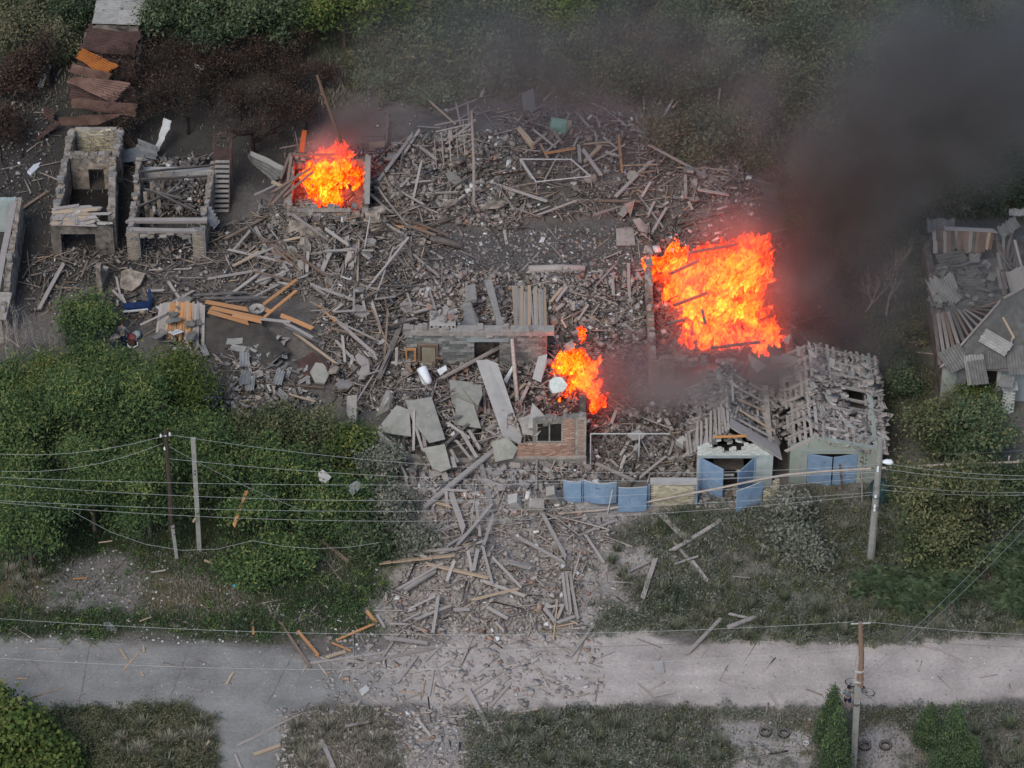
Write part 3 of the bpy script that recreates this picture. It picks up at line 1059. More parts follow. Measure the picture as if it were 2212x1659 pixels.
for sl, n in ((SLOPE_E, 40), (SLOPE_W, 34)):
    for k in range(n):
        p = sl(gyf + rnd(.5 if sl is SLOPE_E else -.1, gd), rnd(.05, 1.0)) + Vector((0, 0, rnd(.0, .1)))
        tilt = Matrix.Rotation((.62 if sl is SLOPE_E else -.62) + rnd(-.15, .15), 3, 'Y')
        inst('slate_piece', R.choice(FR), m4(p, tilt @ Matrix.Rotation(rnd(0, 6.3), 3, 'Z') @ Matrix.Rotation(rnd(-.12, .12), 3, 'X'), (rnd(.7, 1.3), rnd(.7, 1.3), 1)), root)
for k in range(9):
    t = .12 + k * .1
    plank_part(root, SLOPE_E(gyf + .9, t), SLOPE_E(gyf + rnd(2.6, 5.4), t + rnd(-.03, .03)), .12, .035, 'wood', 'batten')
    if k % 2:
        plank_part(root, SLOPE_W(gyf + rnd(1.5, 2.6), t), SLOPE_W(gyb - rnd(0, 1.2), t + rnd(-.03, .03)), .12, .035, 'wood', 'batten')
for k in range(5):
    y = gyf + 1.4 + k * .9
    plank_part(root, SLOPE_E(y, .1), SLOPE_E(y + rnd(-.4, .4), .9) + Vector((0, 0, .1)), .15, .04, R.choice(('wood', 'wood_tan')), 'loose_board')
# filler boards under the slates


def roof_mass(parent, sl, n, y0, y1, tint, rs=NR, skip=None, t0=.02):
    """small broken slate lying thick on a roof slope"""
    c, tn = [], []
    while len(c) < n:
        y, t = rs.uniform(y0, y1), rs.uniform(t0, 1)
        if skip and skip(y, t):
            continue
        c.append(tuple(sl(y, t) + Vector((0, 0, rs.uniform(-.05, .02)))))
    L = rs.gamma(2.0, .11, n) + .06
    v, f = boxes_np(np.array(c), np.c_[L, L * rs.uniform(.2, .8, n), rs.uniform(.012, .03, n)], rot_np(n, .2), .2)
    tn = np.array(tint) * rs.uniform(.55, 1.35, n)[:, None]
    o = origin_of(parent)
    add_obj('slate_rubble', np_mesh('slate_rubble', v - np.array(o), f, M['rubble'], tint=np.repeat(tn, 8, 0)), parent=parent, kind='stuff')


roof_mass(root, SLOPE_E, 620, gyf + .7, gyb, (.235, .203, .178))
roof_mass(root, SLOPE_W, 700, gyf + .5, gyb, (.225, .195, .172))
DN = Vector((0, 0, -.2))
roof_sheet(root, SLOPE_E, gyf + .75, gyb, .03, 1.0, M['roof_dust'], -.05, skip=lambda y, t: abs(y - gyf - 2.6) < .5 and .55 < t < .75)
roof_sheet(root, SLOPE_W, gyf + .9, gyb, .04, 1.0, M['roof_dust'], -.05, skip=lambda y, t: abs(y - gyf - 3.9) < .5 and .3 < t < .5)


def leaf_door(name, parent, hinge, ang, w, h, z=.05, mat='blue', latch=True):
    d = Vector((math.cos(ang), math.sin(ang), 0))
    nrm = Vector((-d.y, d.x, 0))
    r = Matrix((d, nrm, Vector((0, 0, 1)))).transposed()
    h0 = Vector((hinge[0], hinge[1], z))
    b = MB().box(h0 + d * w / 2 + Vector((0, 0, h / 2)), (w, .035, h), r)
    o = sub(b, name, M[mat], parent) if parent else None
    fr = MB()
    for k in (0, .5, 1):
        fr.box(h0 + d * w / 2 + Vector((0, 0, .05 + (h - .1) * k)) - nrm * .03, (w - .02, .025, .07), r)
    for k in (.04, w - .04):
        fr.box(h0 + d * k + Vector((0, 0, h / 2)) - nrm * .032, (.06, .025, h - .02), r)
    sub(fr, 'door_frame', M[mat], o)
    return o


leaf_door('door', root, (ox0 + .03, gyf - .16), rad(-38), 1.42, 2.2, .03)
leaf_door('door', root, (ox1 - .03, gyf - .16), rad(180 + 52), 1.42, 2.2, .03)
sub(MB().span((ox0 - .12, gyf - .19, .02), (ox0, gyf - .16, 2.25)), 'door_post', M['blue'], root)
sub(MB().span((ox1, gyf - .19, .02), (ox1 + .12, gyf - .16, 2.25)), 'door_post', M['blue'], root)

# ---- the car inside
cxm, cyf = (ox0 + ox1) / 2 + .12, gyf + .55
car = thing('parked_car', 'dark dusty saloon car standing inside the garage behind the open blue doors', 'car', (cxm, cyf, .05))
prof = [(0, .38), (.02, .62), (.12, .86), (.95, .95), (1.75, 1.0), (2.25, 1.4), (3.3, 1.42), (3.75, 1.02), (4.1, .95), (4.15, .4)]
b = MB().prism([(cxm - .82, cyf + y, z) for y, z in prof], (1.64, 0, 0))
M['car'] = pmat('dusty_car_paint', (.05, .042, .038), (.085, .072, .065), 3, rough=.55, dust=.2)
body = sub(b, 'body', M['car'], car)
sub(MB().span((cxm - .84, cyf - .09, .36), (cxm + .84, cyf - .015, .52)), 'bumper', M['black'], car)
sub(MB().prism([(cxm - .66, cyf + 1.77, 1.045), (cxm + .66, cyf + 1.77, 1.045), (cxm + .58, cyf + 2.2, 1.395), (cxm - .58, cyf + 2.2, 1.395)], (0, -.02, .012)), 'windscreen', M['black'], car)
for s in (-1, 1):
    h = sub(MB().box((cxm + s * .58, cyf - .02, .70), (.3, .06, .16)), 'headlight', M['steel_pale'], car)
    for yy in (.75, 3.3):
        w = MB().tube([(cxm + s * .68, cyf + yy, .31), (cxm + s * .85, cyf + yy, .31)], .31, 14)
        o = sub(w, 'wheel', M['rubber'], car)
        sub(MB().tube([(cxm + s * .83, cyf + yy, .31), (cxm + s * .862, cyf + yy, .31)], .18, 12), 'rim', M['steel_pale'], o)
sub(MB().span((cxm - .34, cyf - .03, .66), (cxm + .34, cyf - .012, .78)), 'grille', M['black'], car)
pl = sub(MB().span((cxm - .36, cyf - .115, .40), (cxm + .3, cyf - .095, .55)), 'number_plate', M['white'], car)
gl = MB()                                               # the plate's smudged characters as raised strokes
for k, ch in enumerate('--.153LX'):
    x = cxm - .31 + k * .078
    if ch == '-':
        gl.span((x, cyf - .121, .47), (x + .05, cyf - .116, .49))
    elif ch == '.':
        gl.span((x + .02, cyf - .121, .43), (x + .035, cyf - .116, .45))
    elif ch in '1L':
        gl.span((x + .01, cyf - .121, .42), (x + .024, cyf - .116, .53))
        if ch == 'L':
            gl.span((x + .024, cyf - .121, .42), (x + .055, cyf - .116, .436))
    elif ch == 'X':
        gl.beam((x, cyf - .1185, .42), (x + .05, cyf - .1185, .53), .005, .016)
        gl.beam((x + .05, cyf - .1187, .42), (x, cyf - .1187, .53), .005, .016)
    else:
        for zz in (.42, .467, .514):
            gl.span((x, cyf - .121, zz), (x + .05, cyf - .116, zz + .016))
        gl.span((x + (.034 if ch == '3' else .034), cyf - .121, .436), (x + .05, cyf - .116, .467))
        gl.span((x + (.034 if ch == '3' else 0), cyf - .121, .483), (x + (.05 if ch == '3' else .016), cyf - .116, .514))
sub(gl, 'lettering', M['black'], pl)

# ---------------------------------------------------------------- garage with green-grey stucco
hx0, hyf = xy(1703, 1039)
hx1 = xy(1891, 1040)[0]
hh, hp = 2.4, 3.25
hmx = xy(1759, 943, hp)[0]
hyb = P(1880, 765, 2.5).y
root = thing('garage', 'green-grey stuccoed garage with closed pale blue doors and a roof buried in broken slates', 'garage', (hmx, hyf, 0))
dx0, dx1 = P(1741, 1045).x, P(1849, 1045).x
wm = MB()
wall(wm, (hx0, hyf), (hx1, hyf), hh, .3, [(dx0 - hx0, dx1 - hx0, 0, 2.12)])
wm.prism([(hx0, hyf - .15, hh), (hx1, hyf - .15, hh), (hx1, hyf - .15, hh + .03), (hmx, hyf - .15, hp), (hx0, hyf - .15, hh + .03)], (0, .28, 0))
sub(wm, 'front_wall', M['stucco'], root)
for a, b in (((hx0 + .15, hyf + .16), (hx0 + .15, hyb)), ((hx1 - .15, hyf + .16), (hx1 - .15, hyb)), ((hx0 + .31, hyb - .15), (hx1 - .31, hyb - .15))):
    sub(wall(MB(), a, b, hh - .02, .3), 'wall', M['stucco'], root)
for a, b in (((dx0 - .4, 0), (dx0 - .34, 2.42)), ((dx1 + .34, 0), (dx1 + .4, 2.42))):
    sub(MB().span((a[0], hyf - .175, 0), (b[0], hyf - .152, 2.36)), 'wall_groove', M['stucco_wht'], root)
sub(MB().span((dx0 - .34, hyf - .175, 2.3), (dx1 + .34, hyf - .152, 2.36)), 'wall_groove', M['stucco_wht'], root)
leaf_door('door', root, (dx0 + .02, hyf - .12), rad(-13), (dx1 - dx0) / 2 - .02, 2.08, .03)
dd = leaf_door('door', root, (dx1 - .02, hyf - .12), rad(180 + 13), (dx1 - dx0) / 2 - .02, 2.08, .03)
sub(MB().span((dx0 + .1, hyf + .2, .0), (dx1 - .1, hyf + .24, 2.1)), 'painted_dark_interior', M['void'], root)  # dark plate paints the shade behind the doors
M['rustpatch'] = pmat('rust_patch', (.12, .09, .075), (.2, .15, .12), 5, bump=0)
plank_part(root, (P(1818, 1045).x, hyf - .75, .05), (P(1806, 1000).x, hyf - .5, 1.6), .12, .03, 'wood_brown', 'leaning_board')
HS_E = lambda y, t: Vector((hmx + (hx1 + .55 - hmx) * t, y, hp + .06 - (hp - hh + .25) * t - .12 * math.sin(t * 3.1)))
HS_W = lambda y, t: Vector((hmx + (hx0 - .3 - hmx) * t, y, hp + .06 - (hp - hh + .1) * t - .2 * math.sin(t * 3.1)))
for k in range(9):
    y = hyf - .1 + k * (hyb - hyf) / 8
    plank_part(root, HS_E(y, 1.0) + Vector((0, 0, -.1)), HS_E(y, 0) + Vector((0, 0, -.12)), .1, .14, 'wood', 'rafter')
    plank_part(root, HS_W(y, 1.0) + Vector((0, 0, -.1)), HS_W(y, 0) + Vector((0, 0, -.12)), .1, .14, 'wood', 'rafter')
for k in range(12):
    t = (k + .5) / 12
    a0 = hyf - .3 + (rnd(0, .4))
    for (q0, q1) in ((a0, a0 + (hyb - hyf) * .33), (a0 + (hyb - hyf) * .62 + (1.2 if .3 < t < .75 else 0), hyb + .2)):
        plank_part(root, HS_E(q0, t), HS_E(q1, t), .16, .03, 'wood', 'batten')
    if k < 5:
        plank_part(root, HS_W(a0, t * 2.2), HS_W(hyb - rnd(0, 3), t * 2.2), .16, .03, 'wood', 'batten')
M['slate_pale'] = pmat('pale_slate', (.34, .33, .31), (.46, .44, .42), 2.2, rand=.2, dust=.3)
pieces = FR + frag_meshes('slate_piece', M['slate'], 3) + strip_meshes('slate_piece', M['slate_pale'], 7)
for k in range(95):
    t, y = rnd(.02, 1.0), hyf - .2 + rnd(0, 1) * (hyb - hyf + .2)
    if abs(t - .62) < .13 and abs((y - hyf) / (hyb - hyf) - .52) < .13 and R.random() < .9:
        continue
    p = HS_E(y, t) + Vector((0, 0, rnd(.02, .12)))
    inst('slate_piece', R.choice(pieces), m4(p, Matrix.Rotation(.22 + rnd(-.16, .16), 3, 'Y') @ Matrix.Rotation(rnd(0, 6.3), 3, 'Z') @ Matrix.Rotation(rnd(-.14, .14), 3, 'X'), (rnd(.6, 1.2), rnd(.7, 1.4), 1)), root)
roof_mass(root, HS_E, 900, hyf - .15, hyb, (.24, .21, .185), skip=lambda y, t: abs(t - .62) < .14 and abs((y - hyf) / (hyb - hyf) - .52) < .14)
roof_mass(root, HS_W, 160, hyf, hyb, (.22, .2, .18))
D2 = Vector((0, 0, -.09))
HSK = lambda y, t: (abs(t - .62) < .16 and abs((y - hyf) / (hyb - hyf) - .52) < .12) or (abs(t - .2) < .12 and abs((y - hyf) / (hyb - hyf) - .6) < .1)
roof_sheet(root, HS_E, hyf - .1, hyb, .02, 1.0, M['roof_dust'], -.05, 14, 10, HSK)
roof_sheet(root, HS_W, hyf + 2.2, hyb, .05, 1.0, M['roof_dust'], -.08, 8, 3)
# ivy-like stain of torn plaster down the front corner
st = MB()
for k in range(15):
    x, z = P(1862, 1040).x + rnd(-.14, .14), .3 + k * .14
    st.box((x, hyf - .155, z), (rnd(.1, .3), .012, rnd(.05, .14)), Matrix.Rotation(rnd(-.5, .5), 3, 'Y'))
sub(st, 'torn_plaster', M['plaster_soot_shade'], root, kind='stuff')
sub(MB().tube([(hx1 + .08, hyf - .05, .0), (hx1 + .08, hyf - .05, 2.3)], .05, 8), 'drainpipe', M['steel_pale'], root)

# ---------------------------------------------------------------- street fence: blue metal leaves and two brick panels
bricks_y = [pmat('yb1', (.40, .35, .24), (.5, .45, .33), 6, rand=.2), pmat('yb2', (.30, .26, .18), (.4, .36, .27), 6, rand=.2), pmat('yb3', (.46, .42, .31), (.56, .51, .39), 6, rand=.2)]


def gate(px0, py0, px1, py1, h, label, lean=0.0, bow=0.0):
    a, c = G(px0, py0), G(px1, py1)
    d = (c - a)
    d.z = 0
    L = d.length
    d.normalize()
    n = Vector((d.y, -d.x, 0))
    up = Vector((0, 0, 1)) + n * lean
    t = thing('gate_leaf', label, 'gate', ((a + c) / 2), 'blue metal gate leaves of the street fence')
    vs, nu = [], 8
    mb = MB()
    rows = []
    for j in range(2):
        for i in range(nu + 1):
            q = a + d * (L * i / nu) + n * (bow * math.sin(math.pi * i / nu)) + up * (.08 + j * h)
            rows.append(q)
    k = nu + 1
    vs = rows + [q - n * .03 for q in rows]
    fs = []
    for i in range(nu):
        fs += [(i, i + 1, k + i + 1, k + i), (2 * k + i, 3 * k + i, 3 * k + i + 1, 2 * k + i + 1), (k + i, k + i + 1, 3 * k + i + 1, 3 * k + i), (i, 2 * k + i, 2 * k + i + 1, i + 1)]
    fs += [(0, k, 3 * k, 2 * k), (nu, 2 * k + nu, 3 * k + nu, k + nu)]
    sub(MB().add(vs, fs), 'sheet_panel', M['blue'], t)
    for u in (0.02, L - .02):
        sub(MB().beam(a + d * u - n * .05, a + d * u - n * .05 + up * (h + .1), .05, .05), 'frame_post', M['blue'], t)
    sub(MB().tube([a + d * (L * i / nu) + n * (bow * math.sin(math.pi * i / nu) - .015) + up * (h + .095) for i in range(nu + 1)], .022, 6), 'top_rail', M['steel_pale'], t)
    return t


gate(1217, 1084, 1255, 1090, 1.55, 'narrow dented blue gate leaf at the rubble end of the fence', .06, .05)
gate(1261, 1083, 1331, 1096, 1.62, 'bowed blue gate leaf swung inward, second from the rubble end', .1, .22)
gate(1335, 1108, 1396, 1107, 1.78, 'blue gate leaf standing square beside the yellow brick panel', .02, .06)
gate(1590, 1109, 1645, 1088, 1.6, 'blue gate leaf swung open by the broken brick pier in front of the garage', .03, .02)


def post(px, py, h, label, r=.045, mat='blue', name='fence_post', cat='post', lean=(0, 0), group=None):
    a = G(px, py, -.05)
    return top(MB().tube([a, a + Vector((lean[0], lean[1], h))], r, 8), name, M[mat], label, cat, group)


post(1258, 1086, 1.7, 'blue post between the narrow and the bowed gate leaf')
post(1401, 1096, 1.75, 'blue post at the rubble side edge of the yellow brick panel')
post(1504, 1092, 1.5, 'blue post at the garage side edge of the yellow brick panel', .06)
post(1312, 1110, 1.75, 'bent pale steel post between two blue gate leaves', .035, 'steel_pale', lean=(.25, .1))

a, c = G(1405, 1089), G(1502, 1087)
t = thing('brick_fence', 'yellow brick fence panel with concrete coping standing between blue gate posts', 'fence', (a + c) / 2)
fz = min(a.z, c.z) - .05
sub(wall(MB(), (a.x, a.y), (c.x, c.y), 1.62, .25, z0=fz), 'wall_core', M['mortar'], t)
sub(MB().span((a.x - .04, a.y - .17, fz + 1.62), (c.x + .04, a.y + .3, fz + 1.74)), 'coping', M['concrete'], t)
shear_bricks(t, (a.x, a.y), (c.x, c.y), fz, 20, .25, .08, .1, bricks_y, lambda u, v: True, proud=.092)
a, c = G(1647, 1082), G(1681, 1078)
t = thing('brick_fence', 'broken stub of yellow brick fence beside the swung blue gate leaf', 'fence', (a + c) / 2)
fz = min(a.z, c.z) - .05
ftop = lambda u: .55 + 1.1 * (u / (c.x - a.x)) + .15 * math.sin(u * 12)
sub(wall(MB(), (a.x, a.y), (c.x, c.y), 1, .25, z0=fz, jag=.02, step=.12, topf=ftop), 'wall_core', M['mortar'], t)
shear_bricks(t, (a.x, a.y), (c.x, c.y), fz, 22, .25, .08, .1, bricks_y, lambda u, v: v < ftop(u) + .05, proud=.092, tilt=.03)

# ---------------------------------------------------------------- collapsed brick house in the middle
cx1, cyf_ = xy(1265, 1008)
cx0 = P(862, 1003).x
cyb = P(1000, 717, 3.0).y
root = thing('collapsed_house', 'brick house blown open to the sky, red brick front corner and grey rear wall standing', 'house', ((cx0 + cx1) / 2, cyf_, 0))
wx0, wx1 = P(1157, 948).x, P(1214, 948).x
rx0 = P(1128, 960).x
# plinth
sub(MB().span((P(1045, 1000).x, cyf_ - .2, 0), (cx1 + .02, cyf_ + .3, .75)), 'plinth', M['conc_beam'], root)
wm = MB()
wall(wm, (cx0, cyf_), (P(1045, 1000).x - .05, cyf_), 1.0, .35, jag=.5)
sub(wm, 'plinth', M['conc_beam'], root)
wm = MB()
wall(wm, (rx0, cyf_ + .1), (cx1 - .02, cyf_ + .1), 2.85, .3, [(wx0 - rx0, wx1 - rx0, 1.05, 2.5)], z0=.75, jag=.35, step=.2, topf=lambda u: 3.0 if u > wx1 - rx0 else 2.7 if u > wx0 - rx0 - .1 else .75 + u * .35)
ragged(root, (wx0, cyf_ + .1), (cx1, cyf_ + .1), 3.6, 24)
sub(wm, 'front_wall', M['mortar'], root)
wfm = MB()
for (u0, u1, v0, v1) in ((wx0, wx1, 1.8, 1.87), (wx0, wx1, 3.18, 3.25), (wx0, wx0 + .08, 1.87, 3.18), (wx1 - .08, wx1, 1.87, 3.18), ((wx0 + wx1) / 2 - .04, (wx0 + wx1) / 2 + .04, 1.87, 3.18)):
    wfm.span((u0, cyf_ - .02, v0), (u1, cyf_ + .08, v1))
wf = sub(wfm, 'window', M['plaster_pale'], root)
sub(MB().span((wx0 + .08, cyf_ + .02, 1.87), ((wx0 + wx1) / 2 - .04, cyf_ + .035, 3.18)), 'pane', M['void'], wf)
sub(MB().span(((wx0 + wx1) / 2 + .04, cyf_ + .02, 1.87), (wx1 - .08, cyf_ + .035, 3.18)), 'pane', M['void'], wf)
qx0 = P(1241, 960).x
inwin = lambda u, v: wx0 - .12 < rx0 + u < wx1 + .12 and 1.0 < v < 2.6
shear_bricks(root, (rx0 - 1.6, cyf_), (qx0, cyf_), .75, 32, .27, .092, .1, [M['brick_red'], M['brick_red'], pmat('red_brick_dusty', (.34, .22, .17), (.42, .30, .23), 5, rand=.2)],
             lambda u, v: v < (1.0 if rx0 - 1.6 + u < wx0 - .15 else 2.85) * (1 if rx0 - 1.6 + u > rx0 - .2 else .3 + .35 * u) and not (wx0 - .1 < rx0 - 1.6 + u < wx1 + .1 and 1.0 < v), proud=.06, limit=300)
sub(MB().span((rx0 - 1.7, cyf_ - .26, .75), (cx1 + .03, cyf_ - .1, .87)), 'sill_band', M['plaster_pale'], root)
q = MB().span((qx0, cyf_ - .1, .87), (cx1, cyf_ + .0, 3.65))
sub(q, 'quoin_strip', M['plaster_pale'], root)
for k in range(21):
    z = 1.0 + k * .125
    inst('quoin_slot', MB().box((0, 0, 0), (.32, .02, .062)).mesh('quoin_slot', M['brick_red']), m4(((qx0 + cx1) / 2, cyf_ - .105, z), Matrix.Identity(3)), root)
wm = MB()
wall(wm, (cx1 - .15, cyf_ + .28), (cx1 - .15, cyf_ + 5.2), 3.4, .3, jag=.9, topf=lambda u: 3.55 - u * .42)
sub(wm, 'side_wall', M['plaster_soot_shade'], root)  # dark finish also carries the shadow on this receding wall
# rear wall of slag blocks under a concrete ring beam
bx0, bx1 = P(877, 717, 3.0).x, P(1182, 717, 3.0).x
ow0, ow1 = P(1024, 760, 1.5).x, P(1079, 760, 1.5).x
sub(wall(MB(), (bx0, cyb + .25), (bx1, cyb + .25), 2.75, .3, [(ow0 - bx0, ow1 - bx0, .3, 2.2)]), 'rear_wall', M['mortar'], root)
shear_bricks(root, (bx0, cyb + .1), (bx1, cyb + .1), .05, 13, .40, .205, .12, [M['brick_grey'], M['brick_grey'], pmat('slag_pale', (.2, .21, .195), (.28, .285, .265), 6, rand=.2)],
             lambda u, v: not (ow0 - .05 < bx0 + u < ow1 + .05 and .3 < v < 2.25), proud=.02)
sub(MB().span((bx0 - .05, cyb - .05, 2.76), (bx1 + .4, cyb + .5, 3.06)), 'ring_beam', M['conc_beam'], root)
ragged(root, (bx0, cyb + .2), (bx1, cyb + .2), 3.12, 44, .5, ('slate_dust', 'block', 'conc_beam'))
sub(MB().span((ow0 - .4, cyb - .03, 2.28), (ow1 + .5, cyb + .12, 2.5)), 'lintel', M['stucco_wht'], root)
sub(MB().span((ow0 + .05, cyb + 1.2, 0), (ow1 + .6, cyb + 1.3, 2.2)), 'inner_wall', M['plaster_soot_shade'], root)
wm = MB()
wall(wm, (bx0 + .1, cyb - .1), (bx0 - .2, cyf_ + .4), 1.3, .3, jag=1.0)
sub(wm, 'side_wall', M['conc_beam'], root)
# door and window frames lying against the rear wall
dzx, dzy = P(918, 785, 1.2).x, cyb
dm = MB()
for (u0, u1, v0, v1) in ((-.55, -.43, .2, 2.1), (.43, .55, .2, 2.1), (-.55, .55, 2.1, 2.22)):
    dm.span((dzx + .18 + u0, cyb - .22, v0), (dzx + .18 + u1, cyb - .06, v1))
dfr = sub(dm, 'door_frame', M['wood_brown'], root)
sub(MB().beam((dzx + .2, cyb - .5, .3), (dzx + .2, cyb - .14, 2.0), .75, .05), 'door_leaf', pmat('olive_door', (.17, .15, .105), (.24, .215, .16), 2), dfr)
dm = MB()
for (u0, u1, v0, v1) in ((-1.1, -1.0, .4, 1.9), (-.62, -.5, .4, 1.9), (-1.0, -.62, 1.8, 1.9), (-1.0, -.62, .4, .5)):
    dm.span((dzx + u0, cyb - .2, v0), (dzx + u1, cyb - .08, v1))
sub(dm, 'window_frame', M['wood_orange'], root)

# ---------------------------------------------------------------- the burning house in the east: walls around the big fire
ex0, eyf = P(1401, 850).x, P(1401, 850).y
ex1 = P(1715, 850).x
eyb = P(1540, 545, 2.4).y
root = thing('burning_house', 'house burning from end to end, its roof gone and walls wrapped in reddish smoke', 'house', ((ex0 + ex1) / 2, eyf, 0))
sub(wall(MB(), (ex0, eyf), (ex1, eyf), 2.7, .35, [(1.4, 2.7, .9, 2.2), (4.2, 5.5, .9, 2.2)], jag=1.1, step=.2), 'front_wall', M['plaster'], root)
ragged(root, (ex0, eyf), (ex1, eyf), 2.6, 40)
ragged(root, (ex0 + .17, eyf), (ex0 + .17, eyb), 2.7, 44)
sub(wall(MB(), (ex0 + .17, eyf + .2), (ex0 + .17, eyb), 2.7, .35, jag=1.6, step=.25), 'side_wall', M['brick_red'].copy() if False else M['plaster'], root)
sub(wall(MB(), (ex1 - .17, eyf + .2), (ex1 - .17, eyb), 1.5, .35, jag=1.1, step=.25), 'side_wall', M['plaster_soot_shade'], root)
sub(wall(MB(), (ex0 + .36, eyb - .17), (ex1 - .36, eyb - .17), 1.3, .35, jag=1.2, step=.25), 'rear_wall', M['plaster_soot_shade'], root)
sub(MB().span((ex0 - .02, eyf - .23, .1), (ex0 + .55, eyf - .17, 2.6)), 'quoin_strip', M['plaster_pale'], root)
for k in range(12):
    inst('quoin_slot', MB().box((0, 0, 0), (.34, .02, .09)).mesh('quoin_slot', M['brick_red']), m4((ex0 + .27, eyf - .232, .35 + k * .19), Matrix.Identity(3)), root)
sub(MB().span((P(1665, 775, 2.7).x, P(1700, 775, 2.7).y - .4, 2.2), (P(1757, 775, 2.7).x, P(1700, 775, 2.7).y + .2, 2.75)), 'porch_beam', M['conc_beam'], root)
sub(MB().span((ex0 + .3, eyf + .3, .02), (ex1 - .3, eyb - .3, .25)), 'charred_floor', M['void'], root)

# ---------------------------------------------------------------- the smaller burning house in the west
bx0_, byf_ = P(622, 512).x, P(700, 514).y
bx1_ = P(797, 512).x
byb_ = P(700, 335, 2.5).y
root = thing('burning_house', 'small roofless house with flames in its single room and a pale front lintel', 'house', ((bx0_ + bx1_) / 2, byf_, 0))
sub(wall(MB(), (bx0_ + .3, byf_), (bx1_ - .25, byf_), 2.2, .3, [(.9, 2.3, .5, 1.8)], jag=.5, step=.2), 'front_wall', M['plaster'], root)
for p_, q_ in (((bx0_ + .3, byf_), (bx1_ - .2, byf_)), ((bx0_ + .15, byf_), (bx0_ + .15, byb_)), ((bx1_ - .15, byf_), (bx1_ - .15, byb_)), ((bx0_, byb_ - .15), (bx1_, byb_ - .15))):
    ragged(root, p_, q_, 2.35, 24)
sub(MB().span((bx0_ + .6, byf_ - .2, 2.1), (bx1_ - 1.0, byf_ - .155, 2.33)), 'lintel', M['white'].copy() if False else M['plaster_pale'], root)
sub(MB().span((bx0_ + 1.3, byf_ - .1, .9), (bx1_ - 1.3, byf_ - .05, 1.9)), 'cupboard', M['wood_orange'], root)
sub(wall(MB(), (bx0_ + .15, byf_ + .2), (bx0_ + .15, byb_), 2.4, .28, jag=.5), 'side_wall', M['plaster'], root)
sub(wall(MB(), (bx1_ - .15, byf_ + .1), (bx1_ - .15, byb_), 2.5, .3, jag=.7), 'side_wall', M['plaster'], root)
sub(wall(MB(), (bx0_ + .3, byb_ - .15), (bx1_ - .3, byb_ - .15), 2.4, .28, jag=.9), 'rear_wall', M['plaster_soot_shade'], root)
sub(MB().span((bx0_ + .3, byf_ + .2, .3), (bx1_ - .3, byb_ - .3, 1.2)), 'fallen_ceiling', M['plaster_soot_shade'], root)
plank_part(root, (bx0_ + .05, byb_ - .1, 2.6), (bx0_ + 2.6, byb_ - .1, 2.6), .16, .14, 'wood_brown', 'wall_plate')
plank_part(root, (bx0_ + .1, byb_ - .2, 2.55), (bx0_ - .1, byf_ + .2, 2.35), .16, .12, 'wood_brown', 'wall_plate')
plank_part(root, (bx1_ - .1, byb_ - .2, 2.6), (bx1_ - .05, byf_ + .2, 2.55), .3, .06, 'wood', 'wall_plate')
plank_part(root, (bx0_ + .1, byb_ - 1.7, 2.0), (bx0_ + 2.0, byb_ - 1.7, 2.0), .12, .1, 'wood_brown', 'joist')
# clay stump of wall at its corner
b = MB()
for k in range(16):
    b.box((bx1_ + .35 + rnd(-.25, .25), byf_ - .2 + rnd(-.25, .2), .1 + k * .14), (rnd(.6, 1.0), rnd(.4, .6), .2), rnd(-.4, .4), .06)
sub(b, 'clay_stump', M['plaster'], root)

# ---------------------------------------------------------------- burnt-out ruins in the west
# ruin with two rooms in a row
ax0, ayf = xy(116, 556)
ax1 = P(250, 556).x
ah = 2.6
ayb = P(200, 274, ah).y
ymid = P(200, 330, ah).y
root = thing('ruined_house', 'narrow burnt-out house of two rooms in a row, pale cracked walls without a roof', 'ruin', ((ax0 + ax1) / 2, ayf, 0))
xb0, xb1 = P(152, 274, ah).x, P(262, 274, ah).x
sub(wall(MB(), (ax0 + .15, ayf + .35), (xb0 - .05, ymid), ah, .4, jag=.7, step=.2), 'side_wall', M['plaster'], root)
sub(wall(MB(), (xb0, ymid + .25), (xb0 + .1, ayb), ah, .35, jag=.3), 'side_wall', M['plaster'], root)
sub(wall(MB(), (ax1 - .1, ayf + .35), (P(243, 330, ah).x, ymid), ah, .4, jag=1.1, step=.2), 'side_wall', M['plaster'], root)
sub(wall(MB(), (xb1 - .1, ymid + .4), (xb1 - .1, ayb + .3), ah, .3, jag=.5), 'side_wall', M['plaster'], root)
sub(wall(MB(), (xb0 + .2, ymid), (P(243, 330, ah).x - .2, ymid), ah, .35, [(1.0, 1.9, 0, 1.5)], jag=.5, step=.18), 'cross_wall', M['plaster'], root)
sub(wall(MB(), (xb0 + .3, ayb), (xb1 - .3, ayb), ah - .1, .25), 'rear_wall', M['plaster_pale'], root)
shear_bricks(root, (xb0 + .32, ayb - .12), (xb1 - .32, ayb - .12), .6, 17, .3, .115, .06, [M['brick_yellow'], pmat('old_brick', (.27, .25, .2), (.36, .33, .27), 5, rand=.2)], lambda u, v: R.random() < .96, proud=.02)
sub(wall(MB(), (ax0, ayf), (ax1, ayf), 2.55, .4, [(.55, 2.55, 0, 1.9)], jag=.1), 'front_wall', M['plaster_soot_shade'], root)
for p_, q_ in (((ax0 + .15, ayf + .35), (xb0 - .05, ymid)), ((xb0, ymid), (xb0 + .1, ayb)), ((ax1 - .1, ayf + .35), (P(243, 330, ah).x, ymid)), ((xb0, ymid), (xb1 - .3, ymid)), ((xb1 - .1, ymid), (xb1 - .1, ayb))):
    ragged(root, p_, q_, ah - .1, 30, .42)
sub(MB().span((ax0 + .2, ayf + .5, .02), (ax1 - .3, ymid - .3, .06)), 'floor_slab', M['void'], root)
